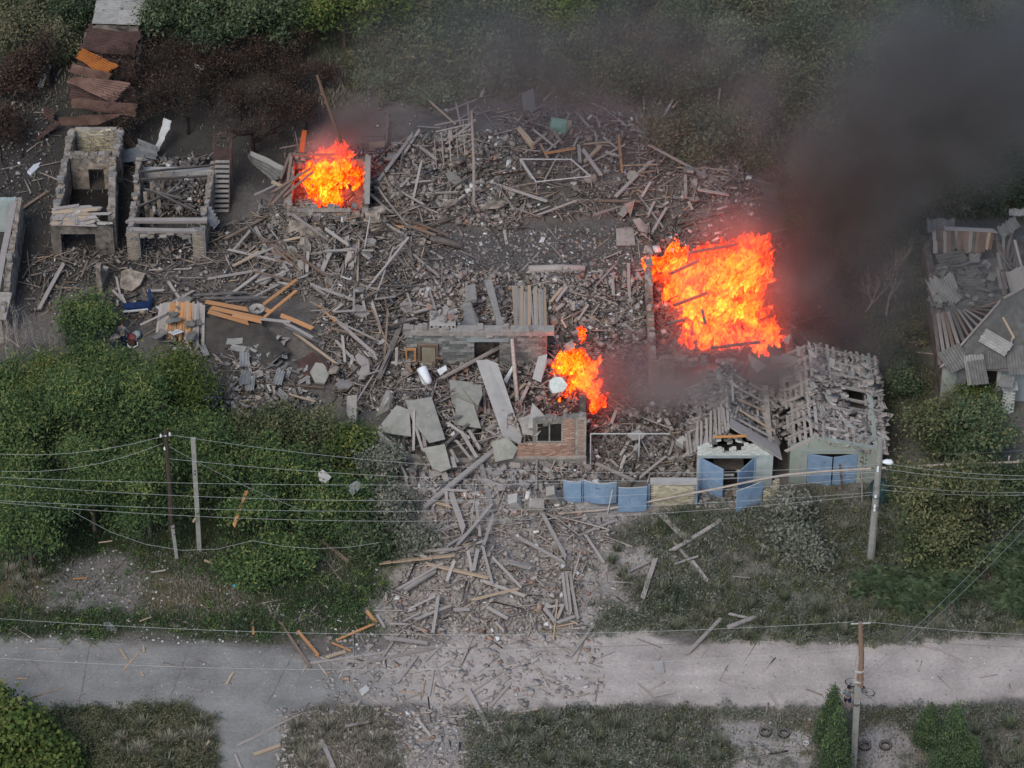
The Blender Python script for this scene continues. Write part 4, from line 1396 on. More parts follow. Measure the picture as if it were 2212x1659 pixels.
for k in range(26):                                     # slates and laths left on the front eaves
    y = ayf + rnd(-.25, 1.2)
    x = rnd(ax0 - .1, ax0 + 1.2)
    plank_part(root, (x, y, 2.62 + rnd(0, .15)), (x + rnd(1.2, 2.4), y + rnd(-.25, .3), 2.62 + rnd(0, .2)), rnd(.12, .3), .03, R.choice(('wood', 'wood', 'wood_tan')), 'lath')
for k in range(9):
    inst('slate_piece', R.choice(pieces), m4((rnd(ax0, ax1 - .3), ayf + rnd(-.3, .6), 2.75 + rnd(0, .1)), Matrix.Rotation(rnd(-.2, .2), 3, 'Y') @ Matrix.Rotation(rnd(0, 6.3), 3, 'Z'), (1.1, 1.2, 1)), root)
sub(wall(MB(), (P(218, 640).x, P(218, 640).y - .2), (P(232, 610).x, P(232, 610).y + .4), 2.2, .3, jag=.6, topf=lambda u: 2.7 - 1.0 * u), 'broken_pier', M['plaster'], root)

# ruin with two brick pillars
kx0, kyf = xy(278, 569)
kx1 = P(447, 571).x
kh = 2.35
kyb = P(380, 338, kh).y
root = thing('ruined_house', 'burnt-out house with two pale brick pillars and a charred double lintel', 'ruin', ((kx0 + kx1) / 2, kyf, 0))
pw = P(306, 569).x - kx0
M['pillar'] = pmat('pale_pillar_brick', (.24, .2, .155), (.34, .295, .24), 4, rand=.15)
for x in (kx0, kx1 - pw):
    sub(MB().span((x, kyf - .05, 0), (x + pw, kyf + .45, kh)), 'pillar', M['mortar'], root)
    shear_bricks(root, (x, kyf - .05), (x + pw, kyf - .05), 0, 25, .26, .093, .05, [M['pillar']] * 2, lambda u, v: True, proud=.012)
plank_part(root, (kx0 + .2, kyf + .1, kh + .06), (kx1 - .3, kyf + .1, kh - .02), .3, .16, 'wood', 'lintel')
plank_part(root, (kx0 + .1, kyf + 1.0, kh + .04), (kx1 - .1, kyf + 1.0, kh + .04), .3, .2, 'wood', 'lintel')
sub(wall(MB(), (kx0 + .2, kyf + .5), (P(300, 345, kh).x, kyb), kh, .35, jag=1.2, step=.2), 'side_wall', M['plaster'], root)
sub(wall(MB(), (kx1 - .2, kyf + .5), (P(458, 360, kh).x, kyb - .4), kh, .35, jag=1.3, step=.2), 'side_wall', M['plaster'], root)
for p_, q_ in (((kx0 + .2, kyf + .5), (P(300, 345, kh).x, kyb)), ((kx1 - .2, kyf + .5), (P(458, 360, kh).x, kyb - .4)), ((kx0, kyf + .1), (kx1, kyf + .1))):
    ragged(root, p_, q_, kh, 26)
sub(MB().span((P(312, 340, 1).x, kyb - .1, .1), (P(470, 340, 1).x, kyb + .35, 1.3)), 'rear_wall', M['concrete'], root)
for a, b in (((300, 372), (455, 358)), ((296, 388), (450, 380)), ((310, 408), (395, 430)), ((300, 446), (395, 405)), ((335, 415), (420, 455))):
    plank_part(root, P(a[0], a[1], kh - .2), P(b[0], b[1], kh - .5 + rnd(-.3, .2)), .1, .12, 'wood_dark', 'rafter')
for k in range(5):
    x, y = rnd(kx0 + .5, kx0 + 1.6), rnd(kyf + 2, kyb - 1)
    sub(MB().beam((x, y, 0), (x + rnd(-.2, .2), y + rnd(-.1, .1), rnd(1.4, 2.5)), .22, .14), 'broken_stud', M['plaster'], root)

# ruin at the frame's edge
lx1 = P(50, 560, 1.2).x
ly0, ly1 = P(20, 668, 2.4).y, P(40, 428, 2.4).y
lx0 = lx1 - 5
root = thing('ruined_house', 'roofless ruin with a long dirty plaster wall and a bluish sooted inner face', 'ruin', (lx1, ly0, 0))
sub(wall(MB(), (P(6, 640, 2.4).x + .1, ly0), (P(41, 428, 2.4).x, ly1), 2.5, .35, jag=.4, step=.2), 'side_wall', M['plaster'], root)
ragged(root, (P(6, 640, 2.4).x + .1, ly0), (P(41, 428, 2.4).x, ly1), 2.45, 36)
sub(wall(MB(), (lx0, ly1), (P(41, 428, 2.4).x - .2, ly1), 2.5, .3, jag=.2), 'rear_wall', M['stucco_blue'], root)
sub(wall(MB(), (lx0, ly0), (P(6, 640, 2.4).x, ly0), 2.5, .3, [(1, 2.5, .6, 2)], jag=.3), 'front_wall', M['plaster_pale'], root)
plank_part(root, (P(2, 560, 2.5).x, ly0 + .5, 2.4), (P(30, 440, 2.5).x, ly1 - .5, 2.5), .35, .1, 'wood', 'wall_plate')
sub(MB().beam(P(-5, 690, 2.1), P(9, 632, 2.4), .9, .06), 'fallen_panel', M['plaster_pale'], root)
# ---------------------------------------------------------------- the slate-roofed house in the east
def SH(name, parent, a, b, c, d, mat='slate', sag=0, ragged=.04, along='y'):
    me, m = sheet_quad(a, b, c, d, M[mat], 6.0, sag, ragged, along, .03)
    return inst(name, me, m, parent)


def Q(x, y):                                          # pixels of the close survey of this house
    return 2002 + x * .2646, 439 + y * .2646


def QP(x, y, z):
    return P(*Q(x, y), z)


sx0, syf = P(2030, 862).x, P(2100, 862).y
sx1 = sx0 + 8.0
se, sr = 2.6, 4.6
root = thing('village_house', 'house under a wrecked cement-slate roof, battens bared and loose sheets over its window', 'house', (sx0 + 3, syf, 0))
wx0_, wx1_ = P(2100, 840, 1.5).x, P(2155, 840, 1.5).x
syb = QP(200, 250, 2.8).y
sub(wall(MB(), (sx0, syf), (sx1, syf), se, .35, [(wx0_ - sx0, wx1_ - sx0, .8, 2.3)]), 'front_wall', M['stucco_wht'], root)
sub(wall(MB(), (sx0 + .17, syf + .2), (sx0 + .0, syb), 2.5, .35, jag=.2), 'side_wall', M['plaster_soot_shade'], root)
sub(wall(MB(), (sx0 + .2, syb), (sx1, syb), 2.5, .35), 'rear_wall', M['plaster_soot_shade'], root)
sub(MB().span((sx0 - .03, syf - .2, 0), (P(2058, 860).x, syf - .18, se)), 'corner_panel', M['stucco'], root)
sub(MB().span((P(2060, 860).x, syf - .2, 1.0), (wx0_ - .15, syf - .18, se)), 'wall_panel', M['cloth_grey'], root)
fm = MB()
for u0, u1, v0, v1 in ((wx0_ - .1, wx1_ + .25, .75, .95), (wx0_ - .1, wx0_, .95, 2.3), (wx1_, wx1_ + .2, .95, 2.4), ((wx0_ + wx1_) / 2 - .05, (wx0_ + wx1_) / 2 + .05, .95, 2.3)):
    fm.span((u0, syf - .24, v0), (u1, syf - .13, v1))
wf = sub(fm, 'window', M['steel_pale'], root)
sub(MB().span((wx0_, syf - .05, .8), (wx1_, syf - .03, 2.3)), 'pane', M['void'], wf)
# roof deck: dark felt on the hip front, painted attic shade under west battens
apex = QP(610, 800, sr)
eaveL, eaveR = QP(110, 1365, se), QP(900, 1400, se)
apexR = QP(900, 640, sr + .6)
M['felt'] = pmat('roofing_felt', (.085, .085, .08), (.15, .147, .138), 2.5, (1, 1, 1), bump=.6)
deckF = [QP(150, 1340, se + .05), QP(900, 1380, se + .05), apexR, apex]
sub(MB().prism(deckF, (0, 0, -.08)), 'roof_deck', M['felt'], root)
deckW = [QP(60, 900, se - .1), QP(110, 1340, se), apex + Vector((-.05, 0, 0)), QP(430, 860, sr - .7)]
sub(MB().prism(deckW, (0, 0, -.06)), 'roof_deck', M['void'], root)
for k in range(14):                                   # bare battens on the west slope
    t = k / 13
    a = Vector(deckW[0]).lerp(Vector(deckW[3]), t) + Vector((0, 0, .06))
    b = Vector(deckW[1]).lerp(Vector(deckW[2]), t) + Vector((0, 0, .06))
    plank_part(root, a, b, .2 if k < 6 else .15, .03, R.choice(('wood', 'wood_dark', 'wood_brown')), 'batten')
plank_part(root, QP(115, 1345, se + .12), apex + Vector((0, 0, .1)), .12, .1, 'wood', 'hip_board')
plank_part(root, apex + Vector((0, 0, .12)), apexR + Vector((0, 0, .14)), .16, .1, 'wood', 'hip_board')
for k, (a, b, c, d, mt) in enumerate([
    ((150, 1250), (300, 1085), (330, 1360), (130, 1375), 'slate_dark'), ((330, 1235), (470, 1225), (500, 1480), (355, 1490), 'slate_dark'),
    ((500, 1200), (660, 1200), (660, 1350), (500, 1360), 'slate_dark'), ((655, 1165), (860, 1150), (860, 1400), (660, 1405), 'slate_dark'),
    ((590, 1390), (720, 1420), (700, 1510), (600, 1500), 'slate')]):
    ps = []
    for (qx, qy) in (a, b, c, d):
        z = se + .12 + (sr - se) * max(0, min(1, (1370 - qy) / 570))
        if k == 4:
            z = se - .1
        ps.append(QP(qx, qy, z))
    SH('slate_sheet', root, *ps, mat=mt)
ps = [QP(a, b, z) for a, b, z in ((295, 1240, 3.3), (460, 1225, 3.3), (498, 1480, 2.35), (340, 1490, 2.35))]
SH('slate_sheet', root, *ps, mat='slate')
ps = [QP(a, b, z) for a, b, z in ((470, 1020, 4.15), (700, 1140, 4.0), (650, 1265, 3.5), (425, 1120, 3.7))]
SH('slate_sheet', root, *ps, mat='slate', along='x')
plank_part(root, QP(620, 930, 4.3), QP(715, 1105, 3.8), .12, .05, 'wood_tan', 'board')
plank_part(root, QP(700, 1090, 3.8), QP(690, 1140, 3.7), .09, .05, 'wood', 'board')
# rear wing: boards bared along its ridge, slates slumped into the attic
for k in range(17):
    t = k / 16
    a, b = QP(60 + 480 * t, 215 + 15 * t, 3.9), QP(70 + 440 * t, 400 + rnd(-30, 40), 3.0)
    plank_part(root, a, b, .24, .03, R.choice(('wood_brown', 'wood_brown', 'wood_dark', 'wood')) if k != 15 else 'wood_tan', 'roof_board')
plank_part(root, QP(140, 205, 4.05), QP(560, 225, 4.0), .3, .06, 'wood', 'ridge_cap')
inst('ridge_sheet', corr_mesh('ridge_sheet', M['slate_dark'], 1.0, 1.6, 8, .02, .2, .1), m4(QP(120, 180, 4.0), Matrix.Rotation(.3, 3, 'X')), root)
for (a, b, c, d, z0, z1, mt, al) in [((50, 420), (335, 375), (340, 470), (60, 525), 3.4, 2.9, 'slate_dark', 'x'), ((30, 585), (190, 580), (330, 780), (40, 870), 3.3, 2.8, 'slate', 'y'),
                                     ((200, 590), (420, 620), (560, 760), (300, 790), 2.9, 2.4, 'slate_dark', 'x'), ((320, 540), (440, 560), (430, 640), (300, 600), 3.1, 2.7, 'slate_dark', 'x'),
                                     ((520, 545), (580, 580), (540, 640), (470, 620), 3.2, 2.9, 'slate', 'y'), ((150, 840), (330, 830), (420, 880), (160, 920), 3.0, 2.8, 'slate_dark', 'y'),
                                     ((350, 410), (440, 400), (430, 490), (350, 480), 3.2, 2.9, 'slate', 'y'), ((150, 800), (600, 740), (560, 830), (280, 860), 2.7, 2.5, 'slate_dark', 'x'),
                                     ((665, 40), (800, 40), (800, 110), (680, 110), 5.2, 4.8, 'slate', 'y'), ((560, 190), (740, 80), (760, 200), (640, 290), 4.8, 4.3, 'slate_dark', 'y')]:
    SH('slate_sheet', root, QP(*a, z0), QP(*b, z0), QP(*c, z1), QP(*d, z1), mat=mt, sag=.12, ragged=.15, along=al)
EASTP = frag_meshes('slate_piece', M['slate_dark'], 5) + strip_meshes('slate_piece', M['slate_dark'], 4) + frag_meshes('slate_piece', M['slate'], 2)
for k in range(110):
    p = QP(rnd(30, 560), rnd(480, 880), rnd(2.5, 2.95))
    inst('slate_piece', R.choice(EASTP), m4(p, Matrix.Rotation(rnd(-.4, .4), 3, 'Y') @ Matrix.Rotation(rnd(0, 6.3), 3, 'Z') @ Matrix.Rotation(rnd(-.4, .4), 3, 'X')), root)
sub(MB().prism([QP(30, 520, 2.35), QP(30, 900, 2.35), QP(640, 860, 2.35), QP(600, 440, 2.35)], (0, 0, -.1)), 'attic_floor', M['slate_dark'], root)
for k in range(24):
    a = QP(rnd(560, 780), rnd(180, 560), rnd(3.0, 4.4))
    b = QP(rnd(600, 820), rnd(520, 760), rnd(2.6, 3.8))
    plank_part(root, a, b, rnd(.1, .22), .04, R.choice(('wood', 'wood_brown', 'wood_dark')), 'rafter')
for k in range(8):
    plank_part(root, QP(650 + k * 22, 560 - k * 8, 3.9), QP(700 + k * 16, 740 - k * 10, 3.5), .16, .04, 'wood', 'batten')
# whitewashed brick gatepost by it
pa, pb = P(2162, 893), P(2190, 893)
t = thing('brick_pier', 'whitewashed brick gate pier with a cap beside the slate-roofed house', 'pier', pa)
sub(MB().span((pa.x, pa.y, 0), (pb.x, pa.y + .6, 1.75)), 'shaft', M['mortar'], t)
shear_bricks(t, (pa.x, pa.y), (pb.x, pa.y), 0, 15, .27, .11, .05, [M['brick_white']], lambda u, v: True, proud=.01)
sub(MB().span((pa.x - .08, pa.y - .08, 1.75), (pb.x + .08, pa.y + .68, 1.85)), 'cap', M['steel_pale'], t)

# ---------------------------------------------------------------- sheds at the back, rusty sheets
def K(x, y):
    return x * .1488, y * .1488


kz = 2.6
root = thing('shed', 'long shed with a pale cement-slate roof beyond the burnt trees', 'shed', P(255, 30, 0))
qa, qb, qc, qd = P(*K(1440, -260), kz), P(*K(2250, -260), kz + .1), P(*K(2010, 372), kz), P(*K(1340, 345), kz)
for i in range(2):
    for j in range(3):
        f = lambda u, v: Vector(qa).lerp(qb, u).lerp(Vector(qd).lerp(qc, u), v) + Vector((0, 0, .02 * j + .01 * i))
        SH('slate_sheet', root, f(i / 2, j / 3 - .02), f((i + 1) / 2 + .01, j / 3 - .02), f((i + 1) / 2 + .01, (j + 1) / 3), f(i / 2, (j + 1) / 3), mat='slate', along='x', ragged=.02)
base = [(v.x, v.y) for v in (qa, qb, qc, qd)]
wmb = MB()
for (a, b) in zip(base, base[1:] + base[:1]):
    wall(wmb, (a[0] * .97 + base[2][0] * .03, a[1] * .97 + base[2][1] * .03), (b[0] * .97 + base[0][0] * .03, b[1] * .97 + base[0][1] * .03), kz - .15, .2)
sub(wmb, 'wall', M['plaster_soot_shade'], root)

root = thing('shed', 'burnt shed with a dark rusted metal roof beside the pale slate one', 'shed', P(240, 85, 0))
qa, qb, qc, qd = P(*K(1235, 350), 2.3), P(*K(2050, 400), 2.3), P(*K(1990, 830), 1.9), P(*K(1190, 690), 2.1)
SH('roof_sheet', root, qa, qb, qc, qd, mat='rust_dark', along='x', sag=.1, ragged=.04)
wmb = MB()
for a, b in ((qa, qd), (qd, qc), (qc, qb)):
    wall(wmb, (a.x, a.y), (b.x, b.y), 1.7, .15, jag=.3)
sub(wmb, 'wall', M['plaster_soot_shade'], root)

RS = [((1010, 1180), (1950, 1260), (1990, 1560), (1020, 1440), 'rust_dark', 1.6, 8, 'wide dark rusty sheet under the long slanting one'), ((1150, 800), (1950, 900), (1900, 1180), (1120, 1050), 'rust_dark', 1.6, 8, 'wide dark sheet under the orange one, half in the twigs'),
      ((1190, 690), (1720, 940), (1520, 1120), (1090, 830), 'rust_firelit_orange', 2.4, 7, 'orange rusted roof sheet lying loose above the other rusty sheets'), ((1060, 915), (1640, 1080), (1500, 1200), (985, 1040), 'rust', 2.2, 6, 'dull rusty roof sheet just under the orange one'),
      ((1060, 1100), (1900, 1200), (1640, 1490), (970, 1190), 'rust', 2.5, 8, 'long rusty sheet slanting down across the burnt shed'), ((1040, 1430), (1985, 1500), (1960, 1700), (1030, 1560), 'rust', 2.7, 7, 'broad rusty sheet lying level behind the two-roomed ruin')]
for a, b, c, d, mt, z, wv, lab in RS:
    me, m = quad_sheet(P(*K(*a), z), P(*K(*b), z + .15), P(*K(*c), z - .3), P(*K(*d), z - .2), M[mt], wv, .03, .13)
    inst('rusty_sheet', me, m, None, lab, 'roof sheet', 'rusty roof sheets of the burnt shed')
me, m = quad_sheet(P(126, 253, 2.9), P(268, 245, 3.3), P(212, 270, 2.7), P(130, 270, 2.6), M['rust'], 5, .03, .14)
inst('rusty_sheet', me, m, None, 'curled rusty sheet resting on the rear wall of the two-roomed ruin', 'roof sheet', 'rusty roof sheets of the burnt shed')
for k, (a, b, c, d, mt, z0, z1, lab) in enumerate([
    ((250, 325), (300, 315), (318, 345), (262, 352), 'cloth_grey', 1.0, .7, 'bent grey metal sheet on the ground between the two ruins'),
    ((300, 300), (345, 318), (338, 345), (290, 335), 'cloth_grey', 1.4, .6, 'buckled grey metal sheet behind the pillared ruin'),
    ((258, 270), (300, 322), (290, 330), (250, 285), 'rust', .7, .4, 'rusty sheet leaning on the burnt stump behind the ruins'),
    ((355, 255), (372, 262), (345, 325), (335, 330), 'steel_pale', 1.7, .5, 'curled pale metal sheet standing on edge behind the ruins'),
    ((532, 328), (612, 368), (590, 400), (540, 345), 'slate_dark', 1.2, .5, 'dark corrugated sheet fallen against the small burning house'),
    ((545, 326), (615, 362), (608, 372), (540, 334), 'slate', 1.5, 1.2, 'narrow pale corrugated sheet fallen beside the small burning house'),
    ((92, 228), (118, 238), (115, 268), (95, 250), 'rust_dark', .9, .3, 'dark crumpled sheet among the ashes west of the ruins'),
    ((118, 258), (130, 262), (82, 305), (75, 300), 'rust_dark', .9, .2, 'rusted sheet leaning in the ashes beside the two-roomed ruin'),
    ((430, 455), (455, 445), (475, 480), (462, 495), 'cloth_grey', 2.2, 1.5, 'folded grey sheet hanging over the pillar of the burnt-out ruin')]):
    me, m = quad_sheet(P(*a, z0), P(*b, z0 + .1), P(*c, z1), P(*d, z1), M[mt], 4 if k > 3 else 2, .025, .12)
    inst('metal_sheet', me, m, None, lab, 'metal sheet', 'fallen metal sheets around the burnt ruins')
for k in range(4):                                    # two slate sheets leaning at the burnt stump
    pass
for k, (a, b, c, d, lab) in enumerate([((85, 134), (95, 136), (88, 182), (76, 178), 'grey slate sheet leaning farther from the burnt trunk'), ((94, 136), (104, 139), (100, 192), (86, 188), 'grey slate sheet leaning nearer the burnt trunk')]):
    me, m = sheet_quad(P(*a, 1.0), P(*b, 1.0), P(*c, .1), P(*d, .1), M['slate'], 6, 0, .03, 'y', .04)
    inst('slate_sheet', me, m, None, lab, 'slate sheet', 'slate sheets leaning by the burnt trunk')
root = thing('shed', 'grey slate shed roof just showing between green trees', 'shed', P(685, 10, 0))
SH('slate_sheet', root, P(655, -40, 2.4), P(725, -40, 2.4), P(708, 36, 2.2), P(672, 30, 2.2), mat='slate')
sub(wall(MB(), xy(660, 34), xy(712, 38), 2.0, .15), 'wall', M['plaster_soot_shade'], root)

# ---------------------------------------------------------------- roof collapsed onto the yard: pine slats and tar paper
root = thing('collapsed_roof', 'fallen roof with bare orange pine slats and dark tar paper, slates spilling off it', 'roof', G(520, 740))


def V3(x, y, dz):                                      # pixels of the close survey of this roof (600..1500, 1150..1825)
    px, py = (600 + x * .40687) * .548611, (1150 + y * .40687) * .548611
    return G(px, py, dz)


for k in range(17):
    t = k / 16
    plank_part(root, V3(95 + t * 410, 215 - 15 * math.sin(t * 3), .85), V3(90 + t * 400 - 40 * (1 - t), 430 + 180 * t * (k % 3 > 0) + rnd(-30, 30), .3), .16, .03, 'wood_orange' if k in (4, 5, 7, 8, 9, 11) else 'wood_tan' if k in (3, 6, 10, 12) else 'wood', 'slat')
for (a, b, c, d) in ((520, 215, 930, 280), (560, 270, 1060, 365), (545, 310, 935, 410), (1035, 265, 1160, 305), (1240, 345, 1560, 465), (780, 345, 1060, 395)):
    plank_part(root, V3(a, b, .95), V3(c, d, .85), .32, .03, 'wood_orange', 'slat')
for (a, b, c, d, w) in ((1070, 390, 1330, 420, 'wood'), (1270, 420, 1560, 570, 'wood'), (1300, 470, 1600, 600, 'wood_dark'), (500, 190, 1100, 180, 'wood_dark'), (400, 160, 900, 130, 'wood_dark'), (1080, 250, 1390, 5, 'wood_orange')):
    plank_part(root, V3(a, b, 1.0), V3(c, d, 1.0), .2, .05, w, 'slat')
sub(MB().prism([V3(520, 330, .62), V3(1060, 410, .75), V3(1340, 640, .45), V3(1180, 720, .4), V3(800, 960, .15), V3(540, 900, .12), V3(500, 600, .3)][::-1], (0, 0, -.05)), 'tar_paper', M['tar'], root)
for k in range(9):
    x, y = rnd(0, 480), rnd(170, 560)
    inst('tar_flap', corr_mesh('tar_flap', M['slate_dark'], rnd(.5, 1.3), rnd(.4, .9), 1, .05, .14, .25, nv=4), m4(V3(x, y, rnd(.7, 1.0)), Matrix.Rotation(rnd(-.6, .6), 3, 'X') @ Matrix.Rotation(rnd(-.6, .6), 3, 'Y') @ Matrix.Rotation(rnd(0, 6), 3, 'Z')), root)
for k, (x, y, w, r_) in enumerate(((895, 730, .55, .05), (905, 900, .6, -.05), (950, 960, .5, .0), (1230, 900, .5, -.1), (800, 550, .5, 1.5), (850, 620, .5, 1.2), (510, 640, .35, .3))):
    inst('slate_sheet', corr_mesh('slate_sheet', M['slate'], rnd(1.0, 1.6), w, 3, .035, .03, .06), m4(V3(x, y, .6), Matrix.Rotation(r_, 3, 'Z') @ Matrix.Rotation(-.12, 3, 'X')), root)
for k in range(150):
    x, y = 760 + rnd(0, 780), 480 + rnd(0, 620)
    if x > 1330 and y < 700:
        continue
    inst('slate_piece', R.choice(pieces[6:]), m4(V3(x, y, rnd(.05, .5)), Matrix.Rotation(rnd(-.5, .5), 3, 'Y') @ Matrix.Rotation(rnd(0, 6.3), 3, 'Z') @ Matrix.Rotation(rnd(-.5, .5), 3, 'X'), (rnd(.5, 1.1),) * 2 + (1,)), root)
sub(MB().prism([V3(1395, 740, .5), V3(1560, 690, .9), V3(1700, 800, .8), V3(1720, 900, .25), V3(1500, 880, .2)][::-1], (0, 0, -.06)), 'reed_mat', M['rust_dark'], root)
# ---------------------------------------------------------------- plants
def leaf_mesh(name, blobs, n, size, mat, rs, shape=.42, droop=.25, clump=.42, per=26, up=.55):
    """leaf-sized faces in clumps spread through ellipsoidal blobs (centre, radii)"""
    vol = np.array([b[1][0] * b[1][1] * b[1][2] for b in blobs]) ** .8
    cnt = np.maximum(1, (n / per * vol / vol.sum())).astype(int)
    C, O = [], []
    for (c, r), k in zip(blobs, cnt):
        d = rs.normal(size=(k, 3))
        d /= np.linalg.norm(d, axis=1)[:, None]
        d[:, 2] = np.where(d[:, 2] < -.35, -d[:, 2], d[:, 2])
        rr = rs.uniform(.3, 1, k) ** .42 * (1 + .18 * rs.normal(size=k))
        C.append(np.array(c) + d * np.array(r) * rr[:, None])
        O.append(d)
    C, O = np.concatenate(C), np.concatenate(O)
    k = len(C)
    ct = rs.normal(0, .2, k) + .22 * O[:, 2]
    cs = clump * rs.uniform(.6, 1.5, k)
    p = np.repeat(C, per, 0) + rs.normal(size=(k * per, 3)) * np.repeat(cs, per)[:, None] * np.array([1, 1, .7])
    out = np.repeat(O, per, 0)
    m = len(p)
    nrm = out * .5 + np.array([0, 0, up]) + rs.normal(size=(m, 3)) * .55
    nrm /= np.linalg.norm(nrm, axis=1)[:, None]
    d = rs.normal(size=(m, 3)) + out * .5 - np.array([0, 0, droop])
    d -= nrm * (d * nrm).sum(1)[:, None]
    d /= np.linalg.norm(d, axis=1)[:, None] + 1e-9
    s = np.cross(nrm, d)
    L = size * rs.uniform(.6, 1.45, m)[:, None]
    W = L * shape
    v = np.stack([p - d * L * .5, p + s * W * .5 - d * L * .05, p + d * L * .5 - nrm * L * .12, p - s * W * .5 - d * L * .05], 1).reshape(-1, 3)
    f = np.arange(m * 4).reshape(-1, 4)
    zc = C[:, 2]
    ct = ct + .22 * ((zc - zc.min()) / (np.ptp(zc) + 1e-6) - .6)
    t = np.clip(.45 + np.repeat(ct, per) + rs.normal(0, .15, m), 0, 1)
    return np_mesh(name, v, f, mat, tint=np.repeat(t, 4))


def limbs(mb, base, height, rs, n=6, r0=.14, spread=1.2, lean=(0, 0), sides=6):
    top_ = Vector((base[0] + lean[0], base[1] + lean[1], base[2] + height))
    b = Vector(base)
    mid = b.lerp(top_, .5) + Vector((rs.uniform(-.15, .15), rs.uniform(-.15, .15), 0))
    mb.tube([b - Vector((0, 0, .15)), b.lerp(mid, .5), mid, top_], [r0 * 1.2, r0, r0 * .7, r0 * .25], sides)
    for k in range(n):
        t = rs.uniform(.25, .8)
        s = b.lerp(top_, t)
        a = rs.uniform(0, 6.28)
        e = s + Vector((math.cos(a) * spread * rs.uniform(.6, 1.1), math.sin(a) * spread * rs.uniform(.6, 1.1), rs.uniform(.3, 1.0) * spread * .8))
        q = s.lerp(e, .5) + Vector((0, 0, -.08 * spread))
        mb.tube([s, q, e], [r0 * .45, r0 * .3, r0 * .1], 4)
    return mb


_ts = [0]


def tree(name, base, h, w, label, cat, leaf, n, size, group=None, bark='bark', blobs=None, lobes=13, low=.3, **kw):
    _ts[0] += 1
    rs = np.random.RandomState(100 + _ts[0])
    base = Vector(base)
    t = thing(name, label, cat, base, group)
    mb = limbs(MB(), (0, 0, 0), h * .88, rs, 12, max(.03, h * .018), w * .85)
    o = add_obj('trunk', mb.mesh('trunk', M[bark]), parent=t)
    if blobs is None:
        blobs = []
        for k in range(lobes):
            a = k * 6.28 / lobes + rs.uniform(-.5, .5)
            rr = w * rs.uniform(.2, .85)
            blobs.append(((math.cos(a) * rr, math.sin(a) * rr, h * rs.uniform(low + .05, .85)), (w * rs.uniform(.2, .38), w * rs.uniform(.2, .38), h * rs.uniform(.09, .17))))
        blobs.append(((rs.uniform(-.15, .15) * w, rs.uniform(-.15, .15) * w, h * .8), (w * .5, w * .5, h * .2)))
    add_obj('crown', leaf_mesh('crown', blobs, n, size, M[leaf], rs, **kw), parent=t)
    return t


# tall green trees in front of the yard, west
GW = 'green trees in front of the western yard'
for k, (px, py, h, w, lf, lab) in enumerate([
    (70, 1235, 6.5, 2.7, 'leaf', 'tall green tree at the edge of the grey parking patch'),
    (205, 1150, 6.2, 2.6, 'leaf', 'dense dark green tree above the parking patch, east of the tall one'),
    (325, 1160, 6.0, 2.4, 'leaf', 'green tree standing just west of the dark wooden pole'),
    (30, 1060, 6.3, 2.7, 'leaf', 'big green tree at the middle of the west border'),
    (170, 1020, 7.0, 2.7, 'leaf', 'broad green tree in the midst of the western grove'),
    (310, 1020, 6.6, 2.6, 'leaf', 'broad green tree behind the tops of the two western poles'),
    (120, 920, 4.4, 2.1, 'leaf_bright', 'yellow-green tree top below the ruin at the border'),
    (270, 905, 4.7, 2.0, 'leaf', 'green tree top below the round shrub'),
    (390, 930, 5.2, 2.2, 'leaf_bright', 'yellow-green tree beside the fallen pine-slat roof'),
    (15, 910, 3.7, 1.9, 'leaf', 'green tree by the border, below the bare grey bush'),
    (420, 1060, 5.0, 2.1, 'leaf', 'dark green tree right behind the concrete pole'),
    (60, 1140, 5.4, 2.2, 'leaf', 'low green tree in front of the grove at the west border')]):
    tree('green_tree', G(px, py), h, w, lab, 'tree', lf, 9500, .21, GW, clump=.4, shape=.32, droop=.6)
tree('round_shrub', G(185, 735), 2.6, 1.9, 'round bright green shrub under the broken pier of the ruin', 'shrub', 'leaf', 5200, .2, None, low=.2, clump=.3)
tree('round_shrub', G(196, 815), 2.2, 1.5, 'green shrub just in front of the round bright one', 'shrub', 'leaf', 4200, .2, None, low=.2, clump=.3)

